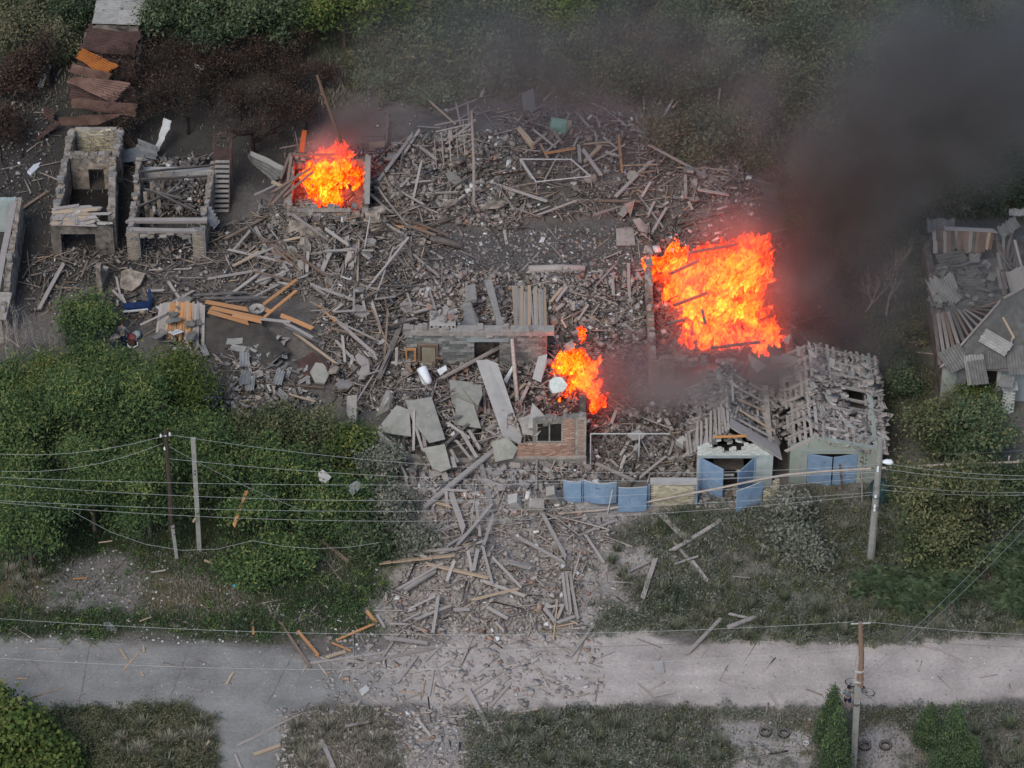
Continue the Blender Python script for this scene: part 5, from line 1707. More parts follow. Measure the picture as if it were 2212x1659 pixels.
GS = 'loose shrubs between the grove and the rubble'
for k, (px, py, h, w, lf, lab) in enumerate([
    (480, 1090, 3.6, 2.0, 'leaf', 'dark green shrub just east of the concrete pole'),
    (565, 1160, 3.2, 2.0, 'leaf', 'green shrub behind the thrown orange board'),
    (640, 1080, 3.0, 1.9, 'leaf', 'green shrub carrying a grey flung sheet in its top'),
    (705, 1160, 2.9, 1.8, 'leaf', 'green shrub below the flung sheets'),
    (775, 1130, 2.8, 1.7, 'leaf', 'green shrub carrying a folded dark sheet'),
    (800, 1205, 2.2, 1.6, 'leaf_dark', 'dark shrub beside the long pale beam of the plank heap'),
    (850, 1140, 2.4, 1.4, 'leaf_dusty', 'dusty shrub at the edge of the brick rubble'),
    (520, 990, 2.6, 1.8, 'leaf_olive', 'brownish green shrub under the slates of the fallen roof'),
    (600, 960, 2.4, 1.8, 'leaf_olive', 'thin olive shrub growing through fallen slates'),
    (680, 990, 2.6, 1.9, 'leaf_olive', 'olive shrub west of the grey wall stub'),
    (760, 1010, 2.5, 1.7, 'leaf_bright', 'yellowish shrub beside the slabs of the collapsed house'),
    (830, 1040, 2.2, 1.4, 'leaf_dusty', 'dust-covered shrub at the corner of the collapsed house'),
    (560, 1060, 3.0, 1.8, 'leaf', 'green shrub in the middle of the shrub belt'),
    (450, 1000, 3.2, 1.6, 'leaf', 'green shrub between the tall grove and fallen slates'),
    (620, 1240, 2.0, 1.8, 'leaf', 'low green shrub nearest the verge, west of the manhole'),
    (540, 1260, 1.5, 1.4, 'leaf', 'low shrub on the brown verge'), (900, 1190, 1.2, .9, 'leaf_dusty', 'small dusty shrub at the foot of the plank heap')]):
    tree('shrub', G(px, py), h, w, lab, 'shrub', lf, 3600, .2, GS, low=.2, clump=.34, shape=.42)

# dead grey bush at the border
def bare_tree(base, h, name, label, cat, bark, seed, group=None, depth=5, spread=.75, twigs=None, leaf=None, nleaf=0, r0=None, lean=(0, 0, 0), upb=.35):
    rs = random.Random(seed)
    t = thing(name, label, cat, base, group)
    tr, tw = MB(), MB()
    tips = []

    def grow(p, d, L, r, lev):
        q = p + d * L * .5 + Vector((rs.uniform(-1, 1), rs.uniform(-1, 1), rs.uniform(-.5, 1))) * L * .07
        e = q + (d + Vector((rs.uniform(-.3, .3), rs.uniform(-.3, .3), rs.uniform(-.1, .3)))).normalized() * L * .5
        (tr if lev < 2 else tw).tube([p, q, e], [r, r * .82, r * .6], 5 if lev < 2 else 3, cap=False)
        if lev >= depth:
            tips.append(e)
            return
        for k in range(rs.choice((2, 3, 3, 4)) if lev else rs.choice((3, 4, 5))):
            nd = (d * .55 + Vector((rs.gauss(0, spread), rs.gauss(0, spread), rs.gauss(upb, .4)))).normalized()
            grow(e if rs.random() < .6 else q, nd, L * rs.uniform(.6, .85), r * .58, lev + 1)
    grow(Vector((0, 0, -.1)), Vector((lean[0], lean[1], 1)).normalized(), h * .32, r0 or h * .022, 0)
    add_obj('trunk', tr.mesh('trunk', M[bark]), parent=t)
    add_obj('twigs', tw.mesh('twigs', M[twigs or bark]), parent=t, kind='stuff')
    if leaf:
        rn = np.random.RandomState(seed)
        bl = [((p.x, p.y, p.z), (.35, .35, .3)) for p in tips[::2]]
        add_obj('crown', leaf_mesh('crown', bl, nleaf, .13, M[leaf], rn, clump=.25, per=8, up=.3), parent=t)
    return t


for k, (px, py, h) in enumerate(((52, 812, 4.6), (108, 830, 4.2), (18, 785, 3.8))):
    bare_tree(G(px, py), h, 'bare_bush', ('leafless grey bush by the border below the ruin wall', 'leafless grey bush beside the round green shrub', 'leafless grey bush hard against the ruin wall')[k], 'bush', 'bark_pale', 40 + k, 'leafless grey bushes', 5, .6, r0=.075, upb=.6)

# scorched orchard behind the western ruins
GB = 'scorched trees behind the western ruins'
spots = [(300, 285, 5.0), (350, 235, 4.6), (405, 290, 4.6), (455, 235, 4.6), (520, 260, 4.4), (548, 335, 5.2), (600, 250, 4.4), (645, 215, 4.2), (660, 290, 3.6), (270, 200, 4.4), (340, 175, 4.2),
         (420, 170, 4.2), (500, 170, 4.2), (585, 165, 4.0), (650, 140, 3.6), (215, 330, 3.6), (700, 200, 3.2)]
for k, (px, py, h) in enumerate(spots):
    lab = ['black scorched tree leaning over the rusty sheets', 'scorched tree with a dense brown crown above the rusty sheets', 'scorched tree behind the curled metal sheet', 'brown scorched tree in the middle of the burnt orchard',
           'scorched tree behind the steel stair', 'black burnt trunk with bare limbs beside the small burning house', 'reddish scorched tree behind the small burning house', 'reddish scorched tree near the green crown',
           'low scorched tree at the smoke of the small burning house', 'burnt tree over the dark shed roof', 'burnt tree beside the pale slate shed', 'burnt tree below the green crowns, west',
           'burnt tree below the green crowns, middle', 'burnt tree below the green crowns, east', 'brown tree below the yellow-green crown', 'thin burnt sapling behind the two-roomed ruin', 'brown scorched sapling in the smoke'][k]
    bare_tree(G(px, py), h, 'scorched_tree', lab, 'tree', 'bark_burnt', 60 + k, GB, 5, .85, 'bark_burnt', 'leaf_scorch', 1000, r0=.12 if k != 5 else .17, lean=(-.25, 0, 0) if k == 0 else (0, 0, 0), upb=.2)
bare_tree(G(108, 188), 3.6, 'scorched_tree', 'thick black burnt trunk beside the two leaning slate sheets', 'tree', 'bark_burnt', 90, GB, 5, .6, 'bark_burnt', 'leaf_scorch', 500, r0=.2, upb=.6)
bare_tree(G(50, 340), 3.6, 'scorched_tree', 'thin black sapling on the ash west of the ruins', 'tree', 'bark_burnt', 91, GB, 4, .5, 'bark_burnt', r0=.06, upb=.7)
bare_tree(G(5, 350), 2.8, 'scorched_tree', 'rust-brown burnt post-like sapling at the west border', 'tree', 'bark_burnt', 92, GB, 3, .4, 'bark_burnt', r0=.06, upb=.8)

GD = 'dry brush west of the sheds'
for k, (px, py, h, w, lf) in enumerate([(20, 120, 2.6, 1.9, 'leaf_field'), (70, 80, 2.8, 1.9, 'leaf_field'), (130, 130, 2.6, 1.7, 'leaf_field'), (30, 220, 2.4, 1.7, 'leaf_scorch'), (15, 40, 2.8, 2, 'leaf_olive'), (100, 20, 3, 2, 'leaf_field'),
                                        (165, 75, 3.4, 1.5, 'leaf_dark'), (175, 20, 3.4, 1.6, 'leaf'), (60, 170, 2.0, 1.4, 'leaf_scorch'), (10, 300, 2.0, 1.5, 'leaf_scorch'), (140, 60, 3.0, 1.4, 'leaf_dark')]):
    lab = ['dry brush at the border, level with the dark rusted roof', 'dry brush in the top corner', 'dry brush just west of the dark rusted roof', 'brown withered brush at the border', 'olive brush in the very corner', 'dry brush at the top edge',
           'dark green bush against the pale slate shed', 'green bush at the top beside the pale slate shed', 'brown brush by the leaning slate sheets', 'brown withered brush below at the border', 'dark bush between brush and slate shed'][k]
    tree('brush', G(px, py), h, w, lab, 'bush', lf, 2600, .2, GD, low=.15, clump=.35)

GT = 'green trees beyond the burnt orchard'
for k, (px, py, h, w, lf, lab) in enumerate([
    (365, 100, 4.2, 2.1, 'leaf_dark', 'dark green tree next to the pale slate shed, beyond the burnt orchard'), (450, 110, 4.6, 2.3, 'leaf_dark', 'dark green tree, second from the slate shed'),
    (540, 110, 4.4, 2.2, 'leaf_dark', 'dark green tree in front of the hidden slate roof, west'), (620, 105, 4.0, 2.0, 'leaf_dark', 'dark green tree below the hidden slate roof'),
    (745, 105, 5.2, 2.3, 'leaf_bright', 'yellow-green tree with a visible dark trunk near the drifting smoke'), (815, 75, 4.0, 2.0, 'leaf_bright', 'yellow-green tree at the top, east of the trunked one'),
    (600, 20, 3.6, 2.0, 'leaf', 'green tree at the top edge, west of the hidden slate roof'), (480, 20, 3.6, 2.2, 'leaf', 'green tree at the top edge above the orchard'), (330, 15, 3.2, 1.6, 'leaf_bright', 'small bright green tree hugging the pale slate shed'),
    (690, 60, 3.2, 1.5, 'leaf', 'green tree under the hidden slate roof')]):
    tree('green_tree', G(px, py), h, w, lab, 'tree', lf, 5200, .24, GT, clump=.4)

# field beyond the yard: named trees, then the scrub
GF = 'trees in the overgrown field'
for k, (px, py, h, w, lf, lab) in enumerate([
    (1575, 200, 5.6, 1.7, 'leaf_pale', 'pale pointed poplar standing alone in the field'), (1600, 340, 3.6, 1.7, 'leaf_pale', 'pale dusty tree in front of the poplar'), (1680, 250, 3.6, 1.8, 'leaf_field', 'olive tree east of the poplar'),
    (1330, 60, 3.6, 2.4, 'leaf_dark', 'dark green tree at the top edge of the field'), (1960, 70, 4.6, 2.6, 'leaf', 'bright green tree with spreading boughs in the top field'), (2040, 40, 4.4, 2.4, 'leaf', 'green tree at the top, east of the spreading one'),
    (1240, 70, 2.6, 1.7, 'leaf_bright', 'yellow-green bush at the top of the field'), (2120, 430, 4.2, 2.4, 'leaf_dark', 'dark tree behind the slate-roofed house'), (2200, 400, 4.4, 2.2, 'leaf_dark', 'dark tree behind the house at the east border'),
    (2050, 400, 3.4, 2.0, 'leaf_dark', 'dark tree in the smoke west of the house'), (2180, 250, 4, 2.4, 'leaf_dark', 'dark tree high at the east border'), (1480, 110, 3.4, 1.8, 'leaf_dark', 'dark green tree beside the pale poplar'),
    (1740, 120, 3.4, 2.2, 'leaf_dark', 'dark tree between poplar and spreading tree'), (1850, 160, 3.2, 2.0, 'leaf', 'green tree below the spreading one'), (1440, 330, 2.4, 1.5, 'leaf_field', 'low tree at the edge of the scattered planks')]):
    tree('field_tree', G(px, py), h, w, lab, 'tree', lf, 4600, .2, GF, low=.15, clump=.36)
SCRUB = []
rs_ = np.random.RandomState(77)
for lf in ('leaf_field', 'leaf_dark', 'leaf_pale', 'leaf_olive'):
    for j in range(2):
        SCRUB.append(leaf_mesh('foliage', [((rs_.uniform(-.5, .5), rs_.uniform(-.5, .5), rs_.uniform(.25, .7)), (rs_.uniform(.5, .9), rs_.uniform(.5, .9), rs_.uniform(.3, .6))) for _ in range(4)], 1500, .17, M[lf], rs_, clump=.28))
stem_me = limbs(MB(), (0, 0, 0), .9, random.Random(3), 5, .03, .5, sides=4).mesh('stem', M['bark'])
n_s = 0
for gyp in range(-10, 470, 34):
    for gxp in range(830, 2240, 62):
        px, py = gxp + rs_.uniform(-28, 28), gyp + rs_.uniform(-15, 15)
        lim = 225 if px < 1000 else 190 if px < 1300 else 225 if px < 1500 else 380 if px < 1750 else 520
        if py > lim or (px > 2000 and py > 430) or rs_.uniform() < .22:
            continue
        row = ['topmost', 'upper', 'middle', 'lower'][min(3, int(py / 120)) if py > 0 else 0]
        side = 'behind the heaps' if px < 1250 else 'by the pale poplar' if px < 1700 else 'under the smoke' if px < 1950 else 'toward the house'
        ki = rs_.randint(len(SCRUB))
        hue = ('olive', 'dark green', 'greyish', 'brownish')[ki // 2]
        s = rs_.uniform(.8, 1.7)
        t = thing('scrub_bush', f'{hue} scrub, {row} field {side}', 'bush', G(px, py), 'scrub in the overgrown field')
        t.rotation_euler.z = rs_.uniform(0, 6.28)
        t.scale = (s, s, s * rs_.uniform(.7, 1.15))
        for nm, me in (('foliage', SCRUB[ki]), ('stem', stem_me)):
            add_obj(nm, me, parent=t)
        n_s += 1

for i in range(34):
    px, py = rs_.uniform(1730, 2000), rs_.uniform(470, 830)
    ki = rs_.choice([0, 1, 2, 3, 6, 7])
    s = rs_.uniform(.5, 1.1)
    t = thing('scrub_bush', f"{('olive', 'dark green', 'greyish', 'brownish')[ki // 2]} low scrub {'behind' if py < 600 else 'before'} the birches", 'bush', G(px, py), 'low scrub around the birches')
    t.scale = (s, s, s * .8)
    for nm, me in (('foliage', SCRUB[ki]), ('stem', stem_me)):
        add_obj(nm, me, parent=t)
# birches and scrub between the fire and the slate-roofed house
bare_tree(G(1866, 690), 4.6, 'bare_birch', 'leaning half-bare birch nearer the big fire', 'tree', 'bark_birch', 31, 'bare birches by the slate-roofed house', 4, .45, 'bark_birch', 'leaf_scorch', 160, r0=.07, lean=(.28, .1, 0), upb=.7)
bare_tree(G(1914, 682), 5.4, 'bare_birch', 'half-bare birch nearer the slate-roofed house', 'tree', 'bark_birch', 36, 'bare birches by the slate-roofed house', 4, .45, 'bark_birch', 'leaf_olive', 240, r0=.07, lean=(.14, .1, 0), upb=.7)
for k, (px, py, h, w, lf, lab) in enumerate([
    (1820, 640, 1.8, 1.4, 'leaf_scorch', 'scorched brown bush between the big fire and the birches'), (1960, 640, 1.8, 1.3, 'leaf_olive', 'olive bush under the birches'), (1900, 560, 2.4, 1.7, 'leaf_olive', 'olive bush behind the birches'),
    (1800, 740, 1.3, 1.2, 'leaf_scorch', 'low brown bush at the burning house'), (1945, 860, 1.8, .9, 'leaf_dark', 'small dark bush beside the stuccoed garage'), (1850, 470, 2.4, 1.8, 'leaf_dark', 'dark bush in the smoke above the birches'),
    (2118, 895, 1.9, 1.0, 'leaf_bright', 'bright green round bush under the house window'), (2080, 900, 1.6, 1.1, 'leaf_olive', 'olive bush in front of the house wall')]):
    tree('bush', G(px, py), h, w, lab, 'bush', lf, 2200, .18, 'bushes around the eastern houses', low=.15, clump=.26)

GE = 'trees and bushes along the eastern fence'
for k, (px, py, h, w, lf, n, lab) in enumerate([
    (2100, 1010, 4.6, 2.6, 'leaf_blue', 7000, 'bushy green tree in front of the slate-roofed house'), (2020, 980, 3.4, 1.8, 'leaf_olive', 3600, 'brownish tree beside the bushy green one'),
    (1985, 1185, 5.6, 2.1, 'leaf_olive', 6800, 'yellowish tree beside the lamp pole'), (2085, 1170, 5.8, 2.4, 'leaf_olive', 7200, 'tall yellowish tree east of the lamp pole'),
    (2030, 1235, 3.6, 2.0, 'leaf_olive', 4600, 'lower yellowish tree in front of the tall pair'), (2190, 1120, 3.2, 1.5, 'leaf_dark', 3200, 'dark bush below the pale shed roof'),
    (1700, 1135, 1.9, 1.3, 'leaf_dusty', 3000, 'dust-grey bush beside the broken fence stub'), (1725, 1190, 1.7, 1.2, 'leaf_dusty', 2600, 'dust-grey bush below the stuccoed garage'), (1760, 1225, 1.2, 1.0, 'leaf_dusty', 1800, 'low dusty bush above the road verge')]):
    tree('bush' if h < 3.3 else 'yard_tree', G(px, py), h, w, lab, 'bush' if h < 3.3 else 'tree', lf, n, .2, GE, low=.15, clump=.3, shape=.5)


# sumac clumps: long feather leaves in stars
def sumac_mesh(rs, n, w, h):
    V, Tn = [], []
    F = []
    k = 0
    for i in range(n):
        a, r = rs.uniform(0, 6.28), w * rs.uniform(0, 1) ** .6
        c = np.array([math.cos(a) * r, math.sin(a) * r, h * rs.uniform(.45, 1.0) * (1 - .35 * (r / w) ** 2)])
        tint = rs.uniform(.2, .8)
        for j in range(11):
            b = rs.uniform(0, 6.28)
            L = rs.uniform(.35, .6)
            d = np.array([math.cos(b), math.sin(b), rs.uniform(-.1, .7)])
            s = np.array([-math.sin(b), math.cos(b), 0])
            for q in range(5):
                for sg in (-1, 1):
                    o = c + d * L * (.25 + .16 * q) - np.array([0, 0, .09 * q * q * .16])
                    tip = o + s * sg * .15 + d * .07 - np.array([0, 0, .05])
                    e = d * .028
                    V += [o - e, o + e, tip]
                    F.append((k, k + 1, k + 2))
                    k += 3
                    Tn += [np.clip(tint + rs.normal(0, .1), 0, 1)] * 3
    return np_mesh('crown', np.array(V), np.array(F), M['leaf_blue'], tint=np.array(Tn))


rs_ = np.random.RandomState(9)
for k, (px, py, w, h, lab) in enumerate([(1900, 1290, 1.3, 1.5, 'sumac clump nearest the lamp pole foot'), (1975, 1305, 1.4, 1.5, 'sumac clump below the yellowish trees'), (2060, 1295, 1.3, 1.7, 'sumac clump in the middle of the eastern thicket'),
                                         (2140, 1255, 1.5, 2.0, 'tall sumac clump under the slanting wires'), (2200, 1240, 1.4, 2.2, 'sumac clump at the east border'), (2185, 1310, 1.2, 1.3, 'low sumac clump at the border close to the road'), (2030, 1250, 1.2, 1.6, 'sumac clump right in front of the yellowish trees')]):
    t = thing('sumac', lab, 'bush', G(px, py), 'sumac clumps on the eastern verge')
    add_obj('trunk', limbs(MB(), (0, 0, 0), h * .8, rs_, 7, .04, w * .6, sides=5).mesh('trunk', M['bark']), parent=t)
    add_obj('crown', sumac_mesh(rs_, 46, w, h), parent=t)


# thujas by the road
def thuja(base, h, w, label):
    rs = np.random.RandomState(int(base.x * 10) % 997)
    t = thing('thuja', label, 'tree', base, 'thujas by the road')
    add_obj('trunk', MB().tube([(0, 0, -.1), (0, 0, h * .8)], [.07, .02], 6).mesh('trunk', M['bark']), parent=t)
    bl = []
    for k in range(34):
        z = h * (.05 + .9 * k / 33)
        r = w * (1 - (k / 34) ** 1.25) * .85 + .07
        a = k * 2.4
        bl.append(((math.cos(a) * r * .4, math.sin(a) * r * .4, z), (r * .75, r * .75, h * .07)))
    add_obj('crown', leaf_mesh('crown', bl, 15000, .13, M['leaf_thuja'], rs, shape=.34, droop=-2.2, clump=.11, per=16, up=.1), parent=t)


thuja(G(1793, 1612), 4.5, .9, 'dark thuja whose top stands beside the walking person')
thuja(G(1800, 1692), 5.4, 1.05, 'brighter thuja in front, hard by the foot of the roadside pole')
thuja(G(2050, 1694), 6.0, 1.45, 'broad thuja near the border of the bare patch, top above the verge')
thuja(G(2003, 1610), 2.9, .75, 'small thuja half hidden behind the broad one')
thuja(G(2092, 1692), 3.4, .9, 'thuja growing against the foot of the broad one')
# vine-like bush in the near corner
tree('vine_bush', G(30, 1660), 3.6, 2.6, 'bright vine-leaved bush in the near western corner', 'bush', 'leaf_bright', 9000, .24, None, low=.1, clump=.32, shape=.8)
tree('vine_bush', G(115, 1690), 2.2, 1.6, 'lower vine-leaved bush spreading from the corner into dry grass', 'bush', 'leaf_bright', 4500, .22, None, low=.1, clump=.3, shape=.8)
tree('vine_bush', G(-10, 1560), 2.4, 1.2, 'vine-leaved shoots climbing at the road edge in the corner', 'bush', 'leaf_bright', 2600, .22, None, low=.1, clump=.26, shape=.8)

# weeds and straw tussocks
TUSS = []
for j in range(5):
    rs = np.random.RandomState(200 + j)
    n = 110
    a = rs.uniform(0, 6.28, n)
    r0 = rs.uniform(0, .16, n)
    L = rs.uniform(.3, .75, n)
    ln = rs.uniform(.15, .9, n)
    b0 = np.c_[np.cos(a) * r0, np.sin(a) * r0, np.zeros(n)]
    d = np.c_[np.cos(a) * ln, np.sin(a) * ln, np.ones(n)]
    d /= np.linalg.norm(d, axis=1)[:, None]
    s = np.c_[-np.sin(a), np.cos(a), np.zeros(n)] * .014
    m = b0 + d * L[:, None] * .6
    e = m + d * L[:, None] * .4 - np.c_[np.zeros(n), np.zeros(n), L * ln * .25]
    v = np.stack([b0 - s, b0 + s, m + s, m - s, e], 1).reshape(-1, 3)
    f = (np.array([[0, 1, 2], [0, 2, 3], [3, 2, 4]])[None] + (np.arange(n) * 5)[:, None, None]).reshape(-1, 3)
    t = np.clip(rs.normal((.38, .55, .75, .85, .5)[j], .13, n), 0, 1)
    TUSS.append(np_mesh('grass_tussock', v, f, M['grass'], tint=np.repeat(t, 5)))
rs_ = np.random.RandomState(12)
tz = [((1080, 1560, 1300, 1659), 26, 'south of the road', (0, 1)), ((1300, 1540, 1560, 1659), 20, 'by the bare path', (0, 1, 4)), ((1300, 1110, 1560, 1360), 20, 'below the blue gates', (1, 4)),
      ((1560, 1150, 1850, 1380), 26, 'below the stuccoed garage', (0, 1, 4)), ((640, 1560, 860, 1659), 18, 'between the side paths', (2, 3)), ((180, 1560, 450, 1659), 26, 'beside the vine bush', (1, 2, 3)),
      ((2100, 1530, 2212, 1659), 14, 'in the eastern corner', (0, 1)), ((20, 1200, 110, 1300), 8, 'by the western grove', (2, 3)), ((1850, 1310, 2200, 1380), 14, 'under the sumacs', (0, 1, 4))]
for (x0, y0, x1, y1), n, where, ks in tz:
    for i in range(n):
        px, py = rs_.uniform(x0, x1), rs_.uniform(y0, y1)
        j = ks[rs_.randint(len(ks))]
        s = rs_.uniform(.6, 1.4)
        sz = 'big' if s > 1.15 else 'small' if s < .8 else 'mid-sized'
        inst('grass_tussock', TUSS[j], m4(G(px, py), Matrix.Rotation(rs_.uniform(0, 6.28), 3, 'Z'), (s, s, s)), None, f"{sz} {('green', 'greyish', 'straw-coloured', 'pale straw', 'dull green')[j]} tussock {where}", 'grass tussock', f'grass tussocks {where}')

# low weeds matting the verges: nobody could count them
def weeds(box, n, lf, size, seed, h=(.08, .3)):
    rs = np.random.RandomState(seed)
    q = in_poly_px(box, n, rs)
    _, g, _ = zones(q[:, 0], q[:, 1])
    keep = rs.uniform(0, 1, n) < g * np.clip(fbm(q[:, 0] * .6, q[:, 1] * .6, seed) * 2.6 - .6, .05, 1)
    q = q[keep]
    z = hn(q[:, 0], q[:, 1])
    bl = [((x, y, zz + rs.uniform(*h)), (rs.uniform(.15, .5), rs.uniform(.15, .5), rs.uniform(.08, .22))) for (x, y), zz in zip(q, z)]
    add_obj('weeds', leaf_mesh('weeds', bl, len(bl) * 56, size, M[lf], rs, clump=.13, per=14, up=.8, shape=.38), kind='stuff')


weeds([(1230, 1100), (2260, 1060), (2260, 1400), (1230, 1395)], 1500, 'leaf_dusty', .14, 301, (.04, .2))
weeds([(1400, 1110), (2260, 1060), (2260, 1400), (1400, 1395)], 420, 'leaf_olive', .14, 302, (.04, .2))
weeds([(1000, 1530), (2260, 1515), (2260, 1690), (1000, 1690)], 1500, 'leaf_dusty', .13, 303, (.04, .2))
weeds([(1000, 1530), (2260, 1515), (2260, 1690), (1000, 1690)], 260, 'leaf_field', .13, 304, (.04, .2))
weeds([(-40, 1180), (860, 1150), (840, 1400), (-40, 1400)], 800, 'leaf', .13, 305, (.04, .2))
weeds([(-40, 1525), (470, 1525), (480, 1690), (-40, 1690)], 800, 'leaf_field', .14, 306)
weeds([(750, -40), (2260, -40), (2260, 480), (1650, 460), (1500, 240), (750, 260)], 5200, 'leaf_field', .2, 307, (.1, .6))
weeds([(750, -40), (2260, -40), (2260, 480), (1650, 460), (1500, 240), (750, 260)], 2600, 'leaf_pale', .2, 308, (.1, .6))
weeds([(1700, 460), (2010, 430), (2010, 900), (1720, 880)], 900, 'leaf_olive', .15, 309)
# ---------------------------------------------------------------- poles and wires
def at_y(px, py, yw):
    """point on the pixel's line of sight at world depth yw"""
    d = _fw + _rt * ((px - CX) / FPX) + _up * ((CY - py) / FPX)
    return CAM + d * ((yw - CAM.y) / d.y)


bW = G(378, 1203)
tW = at_y(357, 929, bW.y)
t = thing('utility_pole', 'dark old wooden pole on a concrete stub among the western trees', 'pole', bW)
sub(MB().tube([bW + Vector((-.1, 0, 1.6)), bW.lerp(tW, .5), tW], [.15, .13, .10], 8), 'shaft', M['pole_wood'], t)
sub(MB().beam(bW + Vector((.12, -.16, -.1)), bW + Vector((.02, -.16, 2.4)), .18, .18), 'concrete_stub', M['pole_conc'], t)
sub(MB().beam(tW + Vector((-.35, .1, -.5)), tW + Vector((.35, -.05, -.35)), .07, .07), 'crossarm', M['iron'], t)
for dx, dz in ((-.25, -.42), (0, -.35), (.22, -.3), (-.1, -1.3)):
    sub(MB().tube([tW + Vector((dx, -.05, dz)), tW + Vector((dx, -.05, dz + .16))], [.06, .04], 8), 'insulator', M['white'], t)
bC = G(431, 1190)
tC = at_y(417, 947, bC.y)
t = thing('utility_pole', 'bare pale concrete pole without wires next to the dark wooden one', 'pole', bC)
sub(MB().beam(bC - Vector((0, 0, .2)), tC, .24, .2), 'shaft', M['pole_conc'], t)
for z in (.35, .7, .73):
    sub(MB().box(bC.lerp(tC, z) + Vector((0, -.11, 0)), (.1, .06, .05)), 'bolt_plate', M['iron'], t)
bR = G(1881, 1208)
tR = at_y(1903, 948, bR.y)
t = thing('utility_pole', 'grey pole with a white street lamp beside the stuccoed garage', 'pole', bR)
sub(MB().tube([bR - Vector((0, 0, .2)), bR.lerp(tR, .5), tR], [.22, .19, .15], 10), 'shaft', M['pole_conc'], t)
lp = at_y(1906, 994, bR.y)
sub(MB().tube([bR.lerp(tR, .84), lp + Vector((-.1, -.1, .05))], .025, 6), 'lamp_arm', M['steel_pale'], t)
sub(MB().tube([lp + Vector((0, -.12, 0)), lp + Vector((.2, -.14, .02)), lp + Vector((.42, -.16, 0)), lp + Vector((.55, -.17, -.04))], [.08, .15, .16, .06], 10), 'lamp_head', M['white'], t, smooth=True)
for f in (.785, .765, .55, .47, .44):
    q = bR.lerp(tR, f)
    sub(MB().tube([q + Vector((-.05, -.2, -.07)), q + Vector((-.05, -.2, .09))], [.07, .05], 8), 'insulator', M['white'], t)
for f in (.53, .45, .43):
    q = bR.lerp(tR, f)
    sub(MB().tube([q - Vector((0, 0, .03)), q + Vector((0, 0, .03))], .205, 10), 'band', M['iron'], t)
bS = G(1843, 1662)
tS = at_y(1858.5, 1345, bS.y)
t = thing('utility_pole', 'roadside pole, weathered wood spliced on a concrete post, beside the walking person', 'pole', bS)
mS = bS.lerp(tS, .58)
sub(MB().beam(bS - Vector((0, 0, .3)), mS + Vector((0, 0, .9)), .3, .26), 'concrete_post', M['pole_conc'], t)
sub(MB().tube([mS + Vector((.12, -.2, .2)), mS.lerp(tS, .5) + Vector((.12, -.1, 0)), tS], [.15, .14, .1], 8), 'shaft', M['wood_brown'], t)
sub(MB().tube([mS + Vector((-.14, -.16, .4)), mS + Vector((-.1, -.16, 2.2))], [.11, .1], 8), 'splint', M['wood'], t)
for z in (.5, 1.2):
    sub(MB().tube([mS + Vector((.02, -.1, z)), mS + Vector((.02, -.1, z + .06))], .27, 10), 'wire_binding', M['steel_pale'], t)
q = bS.lerp(tS, .46)
sub(MB().tube([q - Vector((0, 0, .05)), q + Vector((0, 0, .05))], .21, 8), 'band', M['iron'], t)
sub(MB().beam(tS + Vector((-.45, 0, -.08)), tS + Vector((.5, 0, -.02)), .05, .05), 'crossarm', M['steel_pale'], t)
sub(MB().beam(bS + Vector((-.28, .1, -.1)), bS + Vector((-.2, .1, 2.4)), .14, .14), 'stub_post', M['iron'], t)


def wire(pts, label, r=.0105, sag=(), mat='wire', name='overhead_wire', cat='wire', group='overhead wires'):
    out = []
    for i in range(len(pts) - 1):
        a, b = Vector(pts[i]), Vector(pts[i + 1])
        n = max(4, int((b - a).length / 1.6))
        s = sag[i] if i < len(sag) else .3
        for k in range(n):
            u = k / n
            out.append(a.lerp(b, u) - Vector((0, 0, 4 * s * u * (1 - u))))
    out.append(Vector(pts[-1]))
    top(MB().tube(out, r, 4, cap=False), name, M[mat], label, cat, group)


pr = lambda px, py: at_y(px, py, bR.y - .22)
pw_ = lambda px, py: at_y(px, py, bW.y - .1)
ps_ = lambda px, py: at_y(px, py, bS.y - .1)
wire([pw_(366, 939), pr(1897, 1003)], 'topmost wire from the dark wooden pole to the lamp pole', sag=(1.45,))
wire([pw_(366, 991), pr(1897, 1014)], 'second wire down from the dark wooden pole to the lamp pole', sag=(1.15,))
wire([at_y(-60, 1029, bW.y - 2), pr(1895, 1020)], 'upper of the pale wires crossing above the shrubs, past both western poles', sag=(.75,))
wire([at_y(-60, 1041, bW.y - 2), pr(1895, 1030)], 'lower of the pale wire pair crossing above the shrubs', sag=(1.5,))
wire([at_y(-60, 1078, bW.y - 3), pr(1893, 1063)], 'upper wire of the low pair reaching the band of the lamp pole', sag=(1.1,))
wire([at_y(-60, 1080, bW.y - 3), pr(1893, 1068)], 'lowest long wire reaching the band of the lamp pole', sag=(1.7,))
wire([pw_(360, 940), at_y(-60, 975, bW.y)], 'wire from the dark pole top out to the west border', sag=(.7,))
wire([pw_(352, 958), at_y(-60, 1012, bW.y)], 'wire from the dark pole insulator sagging to the west border', sag=(.9,))
wire([pw_(366, 965), at_y(700, 1120, bW.y + 1)], 'thin wire slanting from the dark pole down into the shrubs', .011, (.3,))
wire([at_y(155, 1104, bW.y - 2), at_y(545, 1168, bW.y - 3), at_y(820, 1172, bW.y - 3)], 'slack cable drooping in front of the western poles', sag=(1.6, .5))
wire([pr(1905, 974), at_y(2260, 967, bR.y)], 'topmost wire running east from the lamp pole', sag=(.3,), mat='wire_dark')
wire([pr(1905, 1000), at_y(2260, 1028, bR.y)], 'second wire running east from the lamp pole', sag=(.25,))
wire([pr(1905, 1012), at_y(2260, 1034, bR.y)], 'third wire running east from the lamp pole', sag=(.3,))
wire([pr(1903, 1047), at_y(2260, 1064, bR.y)], 'upper of the low wires running east from the lamp pole', sag=(.2,))
